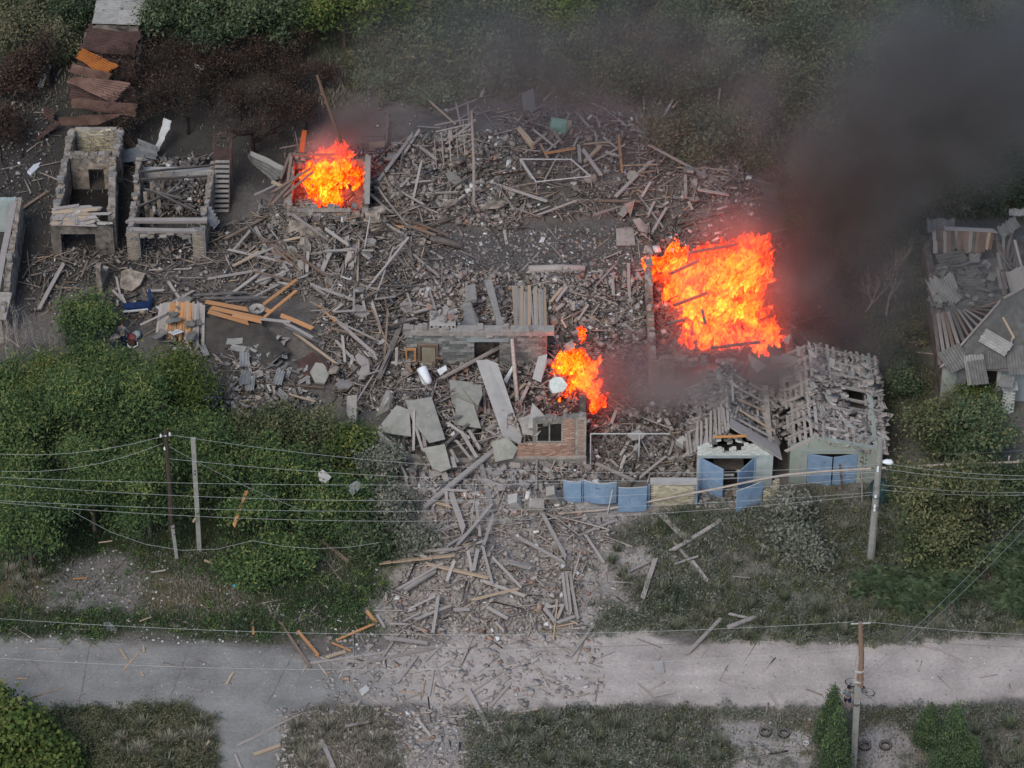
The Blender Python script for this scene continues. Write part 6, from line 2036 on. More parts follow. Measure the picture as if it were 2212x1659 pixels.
wire([pr(1903, 1058), at_y(2260, 1068, bR.y)], 'lower of the low wires running east from the lamp pole', sag=(.2,))
wire([pr(1890, 1052), G(1720, 1160, .1)], 'service cable slanting from the lamp pole to the dusty bushes', .011, (.6,), 'wire_dark')
wire([pr(1890, 1055), G(1735, 1225, .1)], 'dark cable hanging from the lamp pole to the verge', .011, (.5,), 'wire_dark')
wire([at_y(2260, 1062, bR.y + 2), ps_(1852, 1470)], 'upper of the two wires slanting over the eastern thicket to the roadside pole', .011, (.5,))
wire([at_y(2260, 1094, bR.y + 2), ps_(1852, 1482)], 'lower of the two wires slanting over the eastern thicket to the roadside pole', .011, (.5,))
wire([at_y(-60, 1332, bS.y + 1), ps_(1846, 1343)], 'upper roadside wire from the west border to the roadside pole top', .011, (1.05,))
wire([at_y(-60, 1372, bS.y + 1), ps_(1846, 1374)], 'second roadside wire strung along the far edge of the road', .011, (.9,), 'wire_dark')
wire([at_y(-60, 1418, bS.y + 1), ps_(1848, 1400)], 'lowest roadside wire strung above the middle of the road', .011, (1.2,))
wire([ps_(1876, 1343), at_y(2260, 1372, bS.y)], 'upper wire running east from the roadside pole top', .011, (.15,))
wire([ps_(1866, 1374), at_y(2260, 1399, bS.y)], 'lower wire running east from the roadside pole', .011, (.15,), 'wire_dark')
wire([ps_(1855, 1480), G(1890, 1520, .1)], 'stay wire from the band of the roadside pole to the road edge', .011, (.05,), 'wire_dark')

# broken gas pipe along the fence
yg = G(1600, 1090).y + .1
gp_pts = [at_y(2270, 994, yg), at_y(2180, 999, yg), at_y(2050, 1003, yg), at_y(1900, 1011, yg), at_y(1780, 1018, yg), at_y(1700, 1025, yg - .1), at_y(1640, 1036, yg - .2), at_y(1560, 1053, yg - .3), at_y(1400, 1084, yg - .6), at_y(1300, 1102, yg - .9), G(1206, 1113, .12)]
top(MB().tube(gp_pts, .062, 8), 'gas_pipe', M['pipe'], 'long gas pipe broken from its posts and dipping to the rubble before the blue gates', 'pipe', smooth=True)
for k, (px, ty, lab) in enumerate(((2176, 986, 'thin pipe post carrying the gas pipe near the east border'), (2196, 995, 'bluish pipe post at the pale shed'), (1862, 1012, 'slim post under the gas pipe at the stuccoed garage'))):
    b0 = Vector((P(px - (6 if k < 2 else 0), 1080).x, yg + .1, 0))
    b0.z = hz(b0.x, b0.y)
    tp = at_y(px + 4 * (k < 2), ty, b0.y)
    top(MB().tube([b0, tp], .055 if k != 1 else .09, 8), 'pipe_post', M['wood'] if k != 1 else M['steel_pale'], lab, 'post', 'posts of the gas pipe')
for k, (x0, x1, y0, y1, lab) in enumerate(((2140, 2240, 1062, 1078, 'pale sheet roof of a low shed at the east border'), (2118, 2138, 1064, 1080, 'short pale sheet beside the low shed roof'))):
    me, m = sheet_quad(P(x0, y0, 1.2), P(x1, y0, 1.2), P(x1 + 4, y1, 1.0), P(x0 - 3, y1, 1.0), M['steel_pale'], 5, 0, .02, 'x', .02)
    inst('metal_sheet', me, m, None, lab, 'metal sheet', 'pale sheets by the eastern fence')

# ---------------------------------------------------------------- tyres, bucket, tank, manhole
TY = MB()
prof = [(.20, .02), (.20, .17), (.23, .2), (.29, .2), (.315, .16), (.315, .04), (.29, 0), (.23, 0)]
nn = 20
vs, fs = [], []
for i in range(nn):
    a = 2 * math.pi * i / nn
    vs += [(math.cos(a) * r, math.sin(a) * r, z) for r, z in prof]
for i in range(nn):
    for j in range(8):
        fs.append((i * 8 + j, ((i + 1) % nn) * 8 + j, ((i + 1) % nn) * 8 + (j + 1) % 8, i * 8 + (j + 1) % 8))
TY.add(vs, fs)
ty_me = TY.mesh('tyre', M['rubber'], True)
TZ = MB()
for i in range(nn * 2):
    a = 2 * math.pi * i / (nn * 2)
    TZ.box((math.cos(a) * .313, math.sin(a) * .313, .1), (.02, .028, .16), a)
tz_me = TZ.mesh('tread', M['rubber'])
for px, py, lab in ((1653, 1584, 'old tyre lying flat with a slat under its rim'), (1693, 1587, 'old tyre lying alone on the bare patch, nearest the thuja'),
                    (1868, 1614, 'old tyre lying beside the foot of the roadside pole'), (1912.5, 1613, 'old tyre lying farther from the roadside pole, joined by a stick')):
    t = inst('tyre', ty_me, Matrix.Translation(G(px, py, .01)), None, lab, 'tyre', 'tyres laid on the bare patches by the road')
    t.rotation_euler.z = rnd(0, 6)
    add_obj('tread', tz_me, parent=t, kind='stuff')
a = G(1741, 1612)
t = thing('bucket', 'small pale bucket standing between the tyres and the thuja', 'bucket', a)
mb = MB()
for i in range(14):
    c0, c1 = 2 * math.pi * i / 14, 2 * math.pi * (i + 1) / 14
    mb.add([a + Vector((math.cos(c0) * .1, math.sin(c0) * .1, 0)), a + Vector((math.cos(c1) * .1, math.sin(c1) * .1, 0)), a + Vector((math.cos(c1) * .14, math.sin(c1) * .14, .24)), a + Vector((math.cos(c0) * .14, math.sin(c0) * .14, .24))], [(0, 1, 2, 3)])
    mb.add([a + Vector((math.cos(c0) * .1, math.sin(c0) * .1, .03)), a + Vector((math.cos(c1) * .1, math.sin(c1) * .1, .03)), a + Vector((0, 0, .03))], [(0, 1, 2)])
sub(mb, 'shell', M['steel_pale'], t)
sub(MB().tube([a + Vector((math.cos(i * .45) * .14, math.sin(i * .45) * .14, .24)) for i in range(15)], .012, 5), 'rim', M['white'], t)
a = G(1900, 1080)
M['tank'] = pmat('dark_teal_tank', (.015, .04, .045), (.03, .06, .065), 2, rough=.6)
t = thing('water_tank', 'dark teal tank standing behind the lamp pole', 'tank', a)
sub(MB().tube([a, a + Vector((0, 0, .15)), a + Vector((0, 0, 1.1)), a + Vector((0, 0, 1.25))], [.5, .56, .56, .4], 16), 'shell', M['tank'], t, smooth=True)
sub(MB().tube([a + Vector((0, 0, 1.24)), a + Vector((0, 0, 1.33))], .2, 12), 'lid', M['tank'], t)
a = G(671, 1198)
t = thing('manhole', 'open manhole in the grass in front of the shrubs', 'manhole', a)
sub(MB().tube([a + Vector((math.cos(i * .314) * .3, math.sin(i * .314) * .3, .03)) for i in range(21)], .05, 5), 'rim', M['rust_dark'], t)
sub(MB().tube([a + Vector((0, 0, -.02)), a + Vector((0, 0, .025))], .29, 18), 'shaft', M['void'], t)  # dark disc stands in for the shade down the shaft


# ---------------------------------------------------------------- people
def skin(name, nodes, edges, mat, parent, sub_lv=1):
    me = bpy.data.meshes.new(name)
    me.from_pydata([n[0] for n in nodes], edges, [])
    me.materials.append(mat)
    o = bpy.data.objects.new(name, me)
    COL.objects.link(o)
    o.parent = parent
    o.modifiers.new('skin', 'SKIN')
    sv = me.skin_vertices[0].data if len(me.skin_vertices) else None
    if sv is not None:
        for i, n in enumerate(nodes):
            r = n[1]
            sv[i].radius = r if isinstance(r, tuple) else (r, r)
        sv[0].use_root = True
    md = o.modifiers.new('smooth', 'SUBSURF')
    md.levels = md.render_levels = sub_lv
    return o


M['skin'] = pmat('skin', (.36, .21, .15), (.44, .27, .2), 4, rough=.6, bump=0)
M['skin_shade'] = pmat('lips', (.3, .13, .11), (.32, .15, .12), 4, bump=0)
M['hair'] = pmat('dark_hair', (.012, .01, .009), (.03, .024, .02), 20)
M['hair_brown'] = pmat('brown_hair', (.05, .03, .02), (.09, .055, .035), 20)
M['navy'] = pmat('navy_shorts', (.012, .017, .045), (.022, .028, .065), 4)
M['shoe'] = pmat('dark_shoes', (.012, .013, .02), (.03, .03, .04), 4)
m_, nt_, b_ = new_mat('camouflage_shirt')
tc_ = nt_.nodes.new('ShaderNodeTexCoord')
c_ = mixc(nt_, maprange(nt_, noise_n(nt_, tc_.outputs['Object'], 9, 3), .46, .52), (.22, .245, .25), (.075, .10, .115))
c_ = mixc(nt_, maprange(nt_, noise_n(nt_, tc_.outputs['Object'], 13, 2), .57, .6), c_, (.35, .36, .36))
nt_.links.new(c_, b_.inputs['Base Color'])
b_.inputs['Roughness'].default_value = .9
M['camo'] = m_


def figure(loc, yaw, label, shirt, bottom, hairm, stride=.2, arms=((-.05, .12), (.05, -.1)), raise_r=0.0, tilt=.3, long_legs=False):
    t = thing('person', label, 'person', loc)
    t.rotation_euler.z = yaw                           # the figure faces local -y
    hip, s = .92, 1
    lk, rk = (.10, -.06 - stride * .4, .50), (-.10, .06, .49)
    lf, rf = (.10, -stride, .08), (-.10, stride * .6, .08)
    le, re_ = (.27, arms[0][0], 1.10), (-.30, arms[1][0] - .05 * raise_r, 1.10 + .1 * raise_r)
    lh, rh = (.28, arms[0][1] - .12, .85), (-.36, arms[1][1] - .18 * raise_r, .88 + .42 * raise_r)
    body = [((0, 0, hip), (.13, .10)), ((0, 0, 1.12), (.125, .095)), ((0, 0, 1.34), (.15, .10)), ((0, 0, 1.47), (.06, .06)), ((0, -.02 * tilt, 1.53), (.052, .055)), ((0, -.06 * tilt - .01, 1.60), (.072, .085)), ((0, -.1 * tilt - .01, 1.70), (.075, .09)),
            ((.19, 0, 1.40), .056), (le, .042), (lh, .03), ((-.19, 0, 1.40), .056), (re_, .042), (rh, .03),
            ((.09, 0, hip - .06), .09), (lk, .058), (lf, .042), ((-.09, 0, hip - .06), .09), (rk, .058), (rf, .042), ((.10, -stride - .13, .035), .034), ((-.10, stride * .6 - .13, .035), .034),
            ((lh[0] + .01, lh[1] - .02, lh[2] - .075), (.022, .036)), ((rh[0] - .01, rh[1] - .02, rh[2] - .075), (.022, .036))]
    ed = [(0, 1), (1, 2), (2, 3), (3, 4), (4, 5), (5, 6), (2, 7), (7, 8), (8, 9), (2, 10), (10, 11), (11, 12), (0, 13), (13, 14), (14, 15), (0, 16), (16, 17), (17, 18), (15, 19), (18, 20), (9, 21), (12, 22)]
    bo = skin('body', body, ed, M['skin'], t)
    for hd, sx in ((lh, 1), (rh, -1)):                 # fingers and thumb
        for k in range(4):
            o = Vector((hd[0] + sx * .006, hd[1] - .045 + .017 * k, hd[2] - .10))
            L = (.06, .075, .07, .055)[k]
            q = MB().tube([o, o + Vector((-sx * .008, -.004, -L * .5)), o + Vector((-sx * .025, -.006, -L))], [.0085, .008, .006], 5)
            ob = bpy.data.objects.new('finger', q.mesh('finger', M['skin'], True))
            COL.objects.link(ob)
            ob.parent = t
        o = Vector((hd[0], hd[1] - .05, hd[2] - .05))
        q = MB().tube([o, o + Vector((-sx * .015, -.03, -.03)), o + Vector((-sx * .018, -.035, -.065))], [.011, .0095, .007], 5)
        ob = bpy.data.objects.new('thumb', q.mesh('thumb', M['skin'], True))
        COL.objects.link(ob)
        ob.parent = t
    k_ = lambda p, a, b: tuple(p[i] + (a[i] - p[i]) * b for i in range(3))
    skin('shirt', [((0, 0, .90), (.175, .14)), ((0, 0, 1.12), (.168, .13)), ((0, 0, 1.34), (.172, .118)), ((0, 0, 1.44), (.09, .075)), ((.19, 0, 1.40), .075), (k_((.19, 0, 1.40), le, .75), .066), ((-.19, 0, 1.40), .075), (k_((-.19, 0, 1.40), re_, .75), .066)],
         [(0, 1), (1, 2), (2, 3), (2, 4), (4, 5), (2, 6), (6, 7)], shirt, t)
    f = .92 if not long_legs else 1
    skin('trousers' if long_legs else 'shorts', [((0, 0, .95), (.145, .115)), ((.095, 0, .84), .108), (k_((.095, 0, .84), lk, .85), .09), ((-.095, 0, .84), .108), (k_((-.095, 0, .84), rk, .85), .09)] + ([(lf, .06), (rf, .06)] if long_legs else []),
         [(0, 1), (1, 2), (0, 3), (3, 4)] + ([(2, 5), (4, 6)] if long_legs else []), bottom, t)
    for q in ((lf, 'l'), (rf, 'r')):
        p = q[0]
        skin('shoe', [((p[0], p[1] + .04, .055), (.046, .046)), ((p[0], p[1] - .07, .042), (.044, .036)), ((p[0], p[1] - .17, .035), (.038, .028))], [(0, 1), (1, 2)], M['shoe'], t)
    hy = -.1 * tilt - .01
    hm = MB()
    n = 10
    rings = [(1.66, .092), (1.72, .1), (1.77, .088), (1.805, .05)]
    hm.tube([(0, hy + .028, z) for z, r in rings], [r for z, r in rings], n)
    ob = bpy.data.objects.new('hair', hm.mesh('hair', hairm, True))
    COL.objects.link(ob)
    ob.parent = t
    for nm, c, sz, mt in (('eye', (.03, hy - .083, 1.665), (.018, .012, .01), 'black'), ('eye', (-.03, hy - .083, 1.665), (.018, .012, .01), 'black'), ('nose', (0, hy - .098, 1.635), (.02, .028, .035), 'skin'),
                          ('mouth', (0, hy - .085, 1.60), (.04, .012, .01), 'skin_shade'), ('ear', (.078, hy, 1.65), (.018, .035, .05), 'skin'), ('ear', (-.078, hy, 1.65), (.018, .035, .05), 'skin')):
        ob = bpy.data.objects.new(nm, MB().box(c, sz).mesh(nm, M[mt]))
        COL.objects.link(ob)
        ob.parent = t
    return t


figure(G(1829, 1532), rad(8), 'person in a grey camouflage T-shirt and navy shorts walking beside the roadside pole', M['camo'], M['navy'], M['hair'], .22, ((.0, .02), (-.08, -.05)), .6, 1.0)
figure(G(267, 748), rad(170), 'person in a plain grey shirt standing among heaped clothes under the burnt yard', M['cloth_grey'], M['navy'], M['hair_brown'], .12, ((-.05, -.1), (-.05, -.1)), .3, .6, True)
for k, (px, py, c, sc, lab) in enumerate(((252, 728, (.45, .42, .43), .5, 'pale striped bundle of clothes at the round shrub'), (258, 742, (.03, .03, .045), .6, 'black bundle of clothes at the knees of the grey-shirted person'), (283, 728, (.30, .09, .09), .5, 'dark red and white bundle east of the grey-shirted person'),
                                          (293, 722, (.42, .45, .44), .5, 'pale bag farthest east of the grey-shirted person'), (287, 740, (.07, .03, .03), .45, 'maroon bundle with a white band beside the grey-shirted person'), (249, 738, (.14, .15, .24), .4, 'lilac bundle lowest under the round shrub'))):
    mt = pmat('cloth', tuple(q * .75 for q in c), c, 3)
    mb = MB()
    mb.tube([(0, 0, 0), (.05, 0, .15), (0, .05, .45), (.03, 0, .62)], [.3, .42, .36, .1], 9)
    for i, v in enumerate(mb.v):
        mb.v[i] = (v[0] * (1 + .3 * math.sin(i * 2.7)), v[1] * (1 + .3 * math.sin(i * 1.9)), v[2] * (1 + .15 * math.sin(i)))
    g = G(px, py + 8)
    o = inst('cloth_bundle', mb.mesh('cloth_bundle', mt, True), m4(g, Matrix.Rotation(rnd(0, 6), 3, 'Z'), (sc * 1.3, sc * 1.3, sc * 1.6)), None, lab, 'bundle', 'bundles of clothes in the western yard')
    bd = MB().tube([(math.cos(i * .6) * .5, math.sin(i * .6) * .5, .22 + .04 * math.sin(i * 2)) for i in range(11)], .05, 5)
    add_obj('band', bd.mesh('band', M['white'] if k in (0, 2, 4) else M['navy']), parent=o)

# ---------------------------------------------------------------- bicycle lying on the road
bc = thing('bicycle', 'bicycle lying on its side on the road behind the roadside pole', 'bicycle', G(1866, 1480))
bc.rotation_euler = (rad(78), 0, rad(-42))
fm = MB()
A_, B_, C_, D_, E_ = Vector((.52, 0, .33)), Vector((.05, 0, .3)), Vector((.12, 0, .75)), Vector((-.42, 0, .8)), Vector((-.55, 0, .33))
for p, q in ((A_, B_), (A_, C_), (B_, C_), (C_, D_), (B_, D_), (D_, E_)):
    fm.tube([p, q], .018, 6)


def bchild(name, mb, mat, parent=bc, smooth=False):
    o = bpy.data.objects.new(name, mb.mesh(name, M[mat], smooth))
    COL.objects.link(o)
    o.parent = parent
    return o


bchild('frame', fm, 'iron')
for c in (A_, E_):
    w = bchild('wheel', MB().tube([c + Vector((math.cos(i * .2618) * .33, 0, math.sin(i * .2618) * .33)) for i in range(25)], .026, 6), 'black')
    sp = MB()
    for i in range(14):
        a_ = i * 6.283 / 14
        sp.tube([c, c + Vector((math.cos(a_) * .32, 0, math.sin(a_) * .32))], .005, 3)
    bchild('spokes', sp, 'steel_pale', w).__setitem__('kind', 'stuff')
    bchild('rim', MB().tube([c + Vector((math.cos(i * .2618) * .305, 0, math.sin(i * .2618) * .305)) for i in range(25)], .014, 5), 'steel_pale', w)
bchild('saddle', MB().prism([(.3, -.07, .86), (.3, .07, .86), (.0, .02, .88), (.0, -.02, .88)], (0, 0, .05)), 'black')
bchild('handlebar', MB().tube([(-.3, -.27, .95), (-.42, -.22, .98), (-.44, 0, .96), (-.42, .22, .98), (-.3, .27, .95)], .016, 6), 'steel_pale')
for y_ in (-.14, .14):
    bchild('pedal', MB().tube([(.05, 0, .3), (.05 + y_, y_ * .6, .3)], .012, 5).box((.05 + y_, y_, .3), (.1, .09, .03)), 'black')
bchild('mudguard', MB().tube([A_ + Vector((math.cos(.3 + i * .2) * .37, 0, math.sin(.3 + i * .2) * .37)) for i in range(11)], .02, 5), 'steel_pale')


# ---------------------------------------------------------------- slabs, sheets and household things in the wreckage
def slab(name, corners, t, mat, label, cat, group=None):
    ps = [P(x, y, z + (.55 if group == GC else 0)) for x, y, z in corners]
    n = (ps[1] - ps[0]).cross(ps[-1] - ps[0]).normalized()
    if n.z < 0:
        n = -n
        ps = ps[::-1]
    return top(MB().prism(ps, n * -t), name, M[mat], label, cat, group)


GC = 'slabs and boards of the collapsed house'
zc = lambda key, x, y, z: Z(key, x, y) + (z,)
slab('concrete_slab', [zc('6', 1758, 1345, 2.2), zc('6', 1850, 1338, 2.3), zc('6', 1930, 1372, 2.3), zc('2b', 2122, 440, 1.1), zc('2b', 2110, 495, 1.1), zc('2b', 1970, 440, 1.2)], .16, 'concrete', 'long smooth concrete slab slanting through the middle of the collapsed house', 'slab', GC)
slab('concrete_slab', [zc('7', 165, -60, 1.2) if 0 else (1046, 604, 1.3), (1062, 603, 1.3), (1084, 690, 1.6), (1086, 702, 1.6), (1074, 700, 1.6)], .18, 'conc_beam', 'narrow slab lying behind the rear wall beside the row of laths', 'slab', GC)
slab('concrete_slab', [(1071, 686, 1.7), (1087, 686, 1.7), (1088, 722, 1.9), (1072, 722, 1.9)], .16, 'conc_beam', 'broken end of the narrow slab resting on the rear wall', 'slab', GC)
slab('concrete_slab', [(1004, 618, 1.1), (1026, 612, 1.1), (1030, 645, 1.2), (1006, 652, 1.2)], .2, 'conc_beam', 'square slab on the rubble behind the rear wall', 'slab', GC)
slab('concrete_slab', [(1000, 655, 1.2), (1016, 652, 1.2), (1034, 690, 1.4), (1034, 718, 1.8), (985, 718, 1.8), (1002, 690, 1.4)], .15, 'conc_beam', 'wide slab sloping up to the ring beam of the rear wall', 'slab', GC)
slab('board_sheet', [zc('2b', 1545, -10, 1.5), zc('2b', 1730, 10, 1.5), zc('2b', 1800, 140, 1.2), zc('2b', 1740, 330, .9), zc('2b', 1575, 270, 1.0)], .05, 'slab_green', 'greenish board lying against the long smooth slab', 'board', GC)
slab('board_sheet', [zc('2b', 1645, 50, 1.9), zc('2b', 1800, 25, 1.9), zc('2b', 1810, 110, 1.7), zc('2b', 1770, 200, 1.5)], .05, 'slab_green', 'pointed greenish board on top of the larger one', 'board', GC)
slab('board_sheet', [zc('2b', 1605, 130, 1.5), zc('2b', 1740, 190, 1.5), zc('2b', 1800, 375, 1.1), zc('2b', 1585, 345, 1.0)], .05, 'slab_green', 'greenish board lowest of the three by the long slab', 'board', GC)
slab('board_sheet', [zc('2b', 1200, 160, 1.9), zc('2b', 1405, 125, 1.9), zc('2b', 1515, 460, 1.3), zc('2b', 1390, 490, 1.3), zc('2b', 1260, 330, 1.5)], .06, 'slab_green', 'big mossy board with a torn wavy edge, strewn with laths', 'board', GC)
slab('board_sheet', [zc('2b', 1130, 190, 1.7), zc('2b', 1230, 230, 1.7), zc('2b', 1245, 440, 1.3), zc('2b', 1100, 420, 1.2), zc('2b', 965, 390, 1.0)], .05, 'slab_green', 'mossy board jutting out over the shrubs', 'board', GC)
slab('board_sheet', [zc('2b', 1340, 530, 1.2), zc('2b', 1510, 500, 1.3), zc('2b', 1560, 690, .8), zc('2b', 1480, 720, .6), zc('2b', 1410, 690, .6)], .05, 'slab_green', 'mossy board sliding down the front of the collapsed house', 'board', GC)
slab('concrete_slab', [zc('2b', 735, 120, 1.5), zc('2b', 815, 110, 1.5), zc('2b', 810, 340, .4), zc('2b', 735, 370, .4)], .3, 'conc_beam', 'grey wall stub standing at the edge of the olive shrubs', 'slab', GC)
slab('concrete_slab', [zc('2b', 1045, 75, 2.2), zc('2b', 1075, 95, 2.2), zc('2b', 1070, 230, .8), zc('2b', 960, 290, .5)], .2, 'concrete', 'leaning triangular slab west of the collapsed house', 'slab', GC)
slab('concrete_slab', [zc('2b', 975, 400, 1.6), zc('2b', 1070, 480, 1.7), zc('2b', 1210, 780, .4), zc('2b', 1150, 700, .4), zc('2b', 1040, 560, .8)], .12, 'conc_beam', 'dusty slab sloping into the dust-covered shrub', 'slab', GC)
slab('board_sheet', [(1062, 955, 1.0), (1096, 944, 1.5), (1118, 968, .9), (1108, 990, .5), (1070, 998, .3)], .05, 'slab_green', 'dusty board lying against the low brick edge of the collapsed house', 'board', GC)
slab('board_sheet', [(1120, 905, 2.2), (1150, 893, 2.6), (1172, 925, 2.2), (1160, 942, 1.8), (1130, 938, 1.7)], .06, 'conc_beam', 'broken board hanging over the side of the window', 'board', GC)
slab('concrete_slab', [(1140, 925, 2.3), (1150, 870, 2.9), (1185, 905, 2.6), (1198, 918, 2.4), (1196, 922, 2.3)], .14, 'concrete', 'bent slab hanging above the window of the brick corner', 'slab', GC)
slab('concrete_slab', [(1163, 770, 2.6), (1182, 765, 2.7), (1180, 790, 2.2), (1168, 826, 1.6), (1150, 818, 1.6)], .14, 'concrete', 'short slab standing on end beside the middle fire', 'slab', GC)
slab('brick_chunk', [(1188, 822, 2.9), (1200, 814, 3.0), (1214, 815, 3.0), (1226, 832, 2.7), (1218, 845, 2.5), (1195, 850, 2.5), (1188, 838, 2.6)], .25, 'brick_white', 'round pale chunk of brickwork in the flames of the middle fire', 'brickwork', GC)
slab('brick_chunk', [(1222, 742, 2.0), (1236, 735, 2.0), (1243, 750, 1.8), (1228, 758, 1.7)], .2, 'conc_beam', 'grey chunk of brickwork behind the middle fire', 'brickwork', GC)
slab('teal_panel', [zc('3t', 340, 925, 2.0), zc('3t', 465, 950, 2.0), zc('3t', 455, 1100, .6), zc('3t', 330, 1100, .6)], .03, 'teal', 'teal green panel standing among the rear planks', 'panel')
slab('board_sheet', [zc('3t', 468, 950, 1.9), zc('3t', 505, 955, 1.9), zc('3t', 500, 1110, .5), zc('3t', 458, 1100, .6)], .03, 'conc_beam', 'dusty panel propped right beside the teal one', 'board')
slab('board_sheet', [zc('2t', 2120, 740, 2.0), zc('2t', 2212, 700, 2.0), zc('2t', 2240, 930, .6), zc('2t', 2140, 920, .5)], .04, 'cloth_grey', 'grey sheet hung over bent wire behind the plank heaps', 'board')
slab('board_sheet', [zc('7', 925, 110, 1.6), zc('7', 1005, 80, 1.7), zc('7', 970, 212, .6)], .04, 'plaster_pale', 'pale pinkish triangular board at the edge of the rear heap', 'board')
slab('board_sheet', [zc('7', 985, 230, .9), zc('7', 1045, 215, .9), zc('7', 1110, 290, .5), zc('7', 1100, 380, .3), zc('7', 1060, 350, .4)], .08, 'conc_beam', 'broken board leaning at the corner of the big fire house', 'board')
slab('board_sheet', [zc('7', 855, 300, .35), zc('7', 990, 285, .35), zc('7', 1010, 430, .2), zc('7', 860, 435, .2)], .06, 'conc_beam', 'fallen frame of boards on the bare yard near the big fire', 'board')
slab('tin_sheet', [zc('7', 1900, 1290, 3.0), zc('7', 2050, 1385, 2.9), zc('7', 1975, 1440, 2.3), zc('7', 1930, 1400, 2.4)], .02, 'steel_pale', 'pale bent tin sheet hanging off the eave of the burning house', 'tin sheet')
slab('tin_sheet', [zc('8', 300, 1170, 2.4), zc('8', 360, 1140, 2.6), zc('8', 350, 1215, 2.0), zc('8', 315, 1210, 2.0)], .02, 'steel_pale', 'small pale tin sheet by the charred porch', 'tin sheet')
slab('board_sheet', [zc('7c', 1130, 815, .12), zc('7c', 1225, 805, .12), zc('7c', 1240, 900, .1), zc('7c', 1180, 910, .1)], .08, 'concrete', 'square plaster slab smashed on the road among crumbs', 'board')
slab('fence_box', [zc('3b', 1330, 470, 2.1), zc('3b', 1385, 432, 2.2), zc('3b', 1450, 480, 2.1), zc('3b', 1410, 520, 2.0)], .45, 'concrete', 'grey block balanced on the broken pillar left of the brick gable', 'block')
slab('board_sheet', [zc('3b', 940, 430, 2.0), zc('3b', 1035, 380, 2.1), zc('3b', 1085, 425, 2.0), zc('3b', 1070, 455, 1.9), zc('3b', 990, 470, 1.9)], .04, 'conc_beam', 'torn sheet draped over the horizontal rail behind the fence', 'board')
slab('flung_sheet', [(687, 1022, 2.9), (697, 1014, 3.0), (716, 1030, 2.9), (704, 1044, 2.8), (690, 1038, 2.8)], .02, 'concrete', 'pale grey sheet flung onto the top of a shrub', 'sheet')
slab('flung_sheet', [(754, 1048, 2.9), (770, 1038, 3.1), (785, 1046, 2.9), (775, 1058, 2.8), (762, 1072, 2.5), (753, 1060, 2.7)], .02, 'cloth_grey', 'folded dark grey sheet flung onto a shrub', 'sheet')
slab('flung_sheet', [zc('5c', 815, 505, .2), zc('5c', 865, 500, .25), zc('5c', 940, 570, .1), zc('5c', 850, 570, .15)], .03, 'cloth_grey', 'grey triangular sheet lying in the grass at the road edge', 'sheet')
slab('board_sheet', [(628, 474, 2.2), (690, 492, 2.2), (735, 540, .7), (650, 535, .9), (612, 510, 1.2)], .06, 'plaster', 'big tan board leaning on the front of the small burning house', 'board')
slab('board_sheet', [(612, 488, 1.5), (668, 500, 1.4), (665, 515, 1.0), (612, 505, 1.1)], .05, 'wood_brown', 'rust-brown panel under the leaning tan board', 'board')
slab('board_sheet', [(738, 498, 1.2), (785, 500, 1.2), (780, 545, .4), (730, 540, .4)], .08, 'concrete', 'pale slab below the small burning house', 'board')
slab('board_sheet', [(735, 560, .9), (790, 550, .9), (788, 575, .5), (740, 572, .5)], .05, 'stucco_blue', 'pale blue-grey panel on the rubble below the small burning house', 'board')
slab('board_sheet', [(655, 545, 1.0), (690, 530, 1.1), (680, 550, .8), (660, 560, .7)], .04, 'plaster', 'tan scrap of board on the rubble below the small burning house', 'board')
slab('dusty_cover', [zc('5', 960, 640, 1.2), zc('5', 1010, 620, 1.3), zc('5', 1150, 655, 1.2), zc('5', 1110, 745, .8), zc('5', 1040, 800, .5), zc('5', 945, 770, .6)], .5, 'plaster', 'dust-covered sofa cover heaped in front of the broken pier', 'cover')
M['sofa'] = pmat('navy_sofa', (.012, .025, .07), (.025, .05, .13), 3)
a = G(296, 672)
t = thing('sofa', 'navy blue sofa frame with a pale edge wrecked beside the round shrub', 'sofa', a)
sub(MB().box(a + Vector((0, 0, .3)), (1.5, .5, .35), .15), 'seat', M['sofa'], t)
sub(MB().box(a + Vector((.75, .35, .55)), (.16, .9, .8), .1), 'arm', M['sofa'], t)
sub(MB().box(a + Vector((-.05, -.29, .28)), (1.45, .06, .1), .15), 'edge_trim', M['white'], t)
# hollow-core slab
zt = 3.35
a, b_, c_, d_ = P(926, 690, zt), P(984, 690, zt), P(984, 702, zt), P(926, 702, zt)
t = thing('hollow_slab', 'hollow-core concrete slab end with six round holes, heaped with brick pieces', 'slab', (a + c_) / 2 - Vector((0, 0, .25)), GC)
x0, x1, yf_ = d_.x + .05, c_.x, d_.y
sub(MB().span((x0, yf_, zt - .26), (x1, yf_ + 1.2, zt)), 'body', M['concrete'], t)
for k in range(6):
    x = x0 + (x1 - x0) * (k + .5) / 6
    sub(MB().tube([(x, yf_ - .004, zt - .14), (x, yf_ + .3, zt - .14)], .075, 12), 'hole', M['void'], t)  # dark plugs in solid concrete stand in for the shaded holes
for k in range(16):
    o = inst('brick', MB().box((0, 0, 0), (.34, .2, .16), jit=.02).mesh('brick', M['brick_red'] if k % 4 == 0 else M['slate_dust']), m4((rnd(x0 - .1, x1), yf_ + rnd(.1, 1.2), zt + .1 + rnd(0, .3)), Matrix.Rotation(rnd(-.4, .4), 3, 'Y') @ Matrix.Rotation(rnd(0, 3), 3, 'Z')), None,
             'brick piece heaped on the hollow-core slab', 'brick', 'brick pieces on the hollow-core slab')
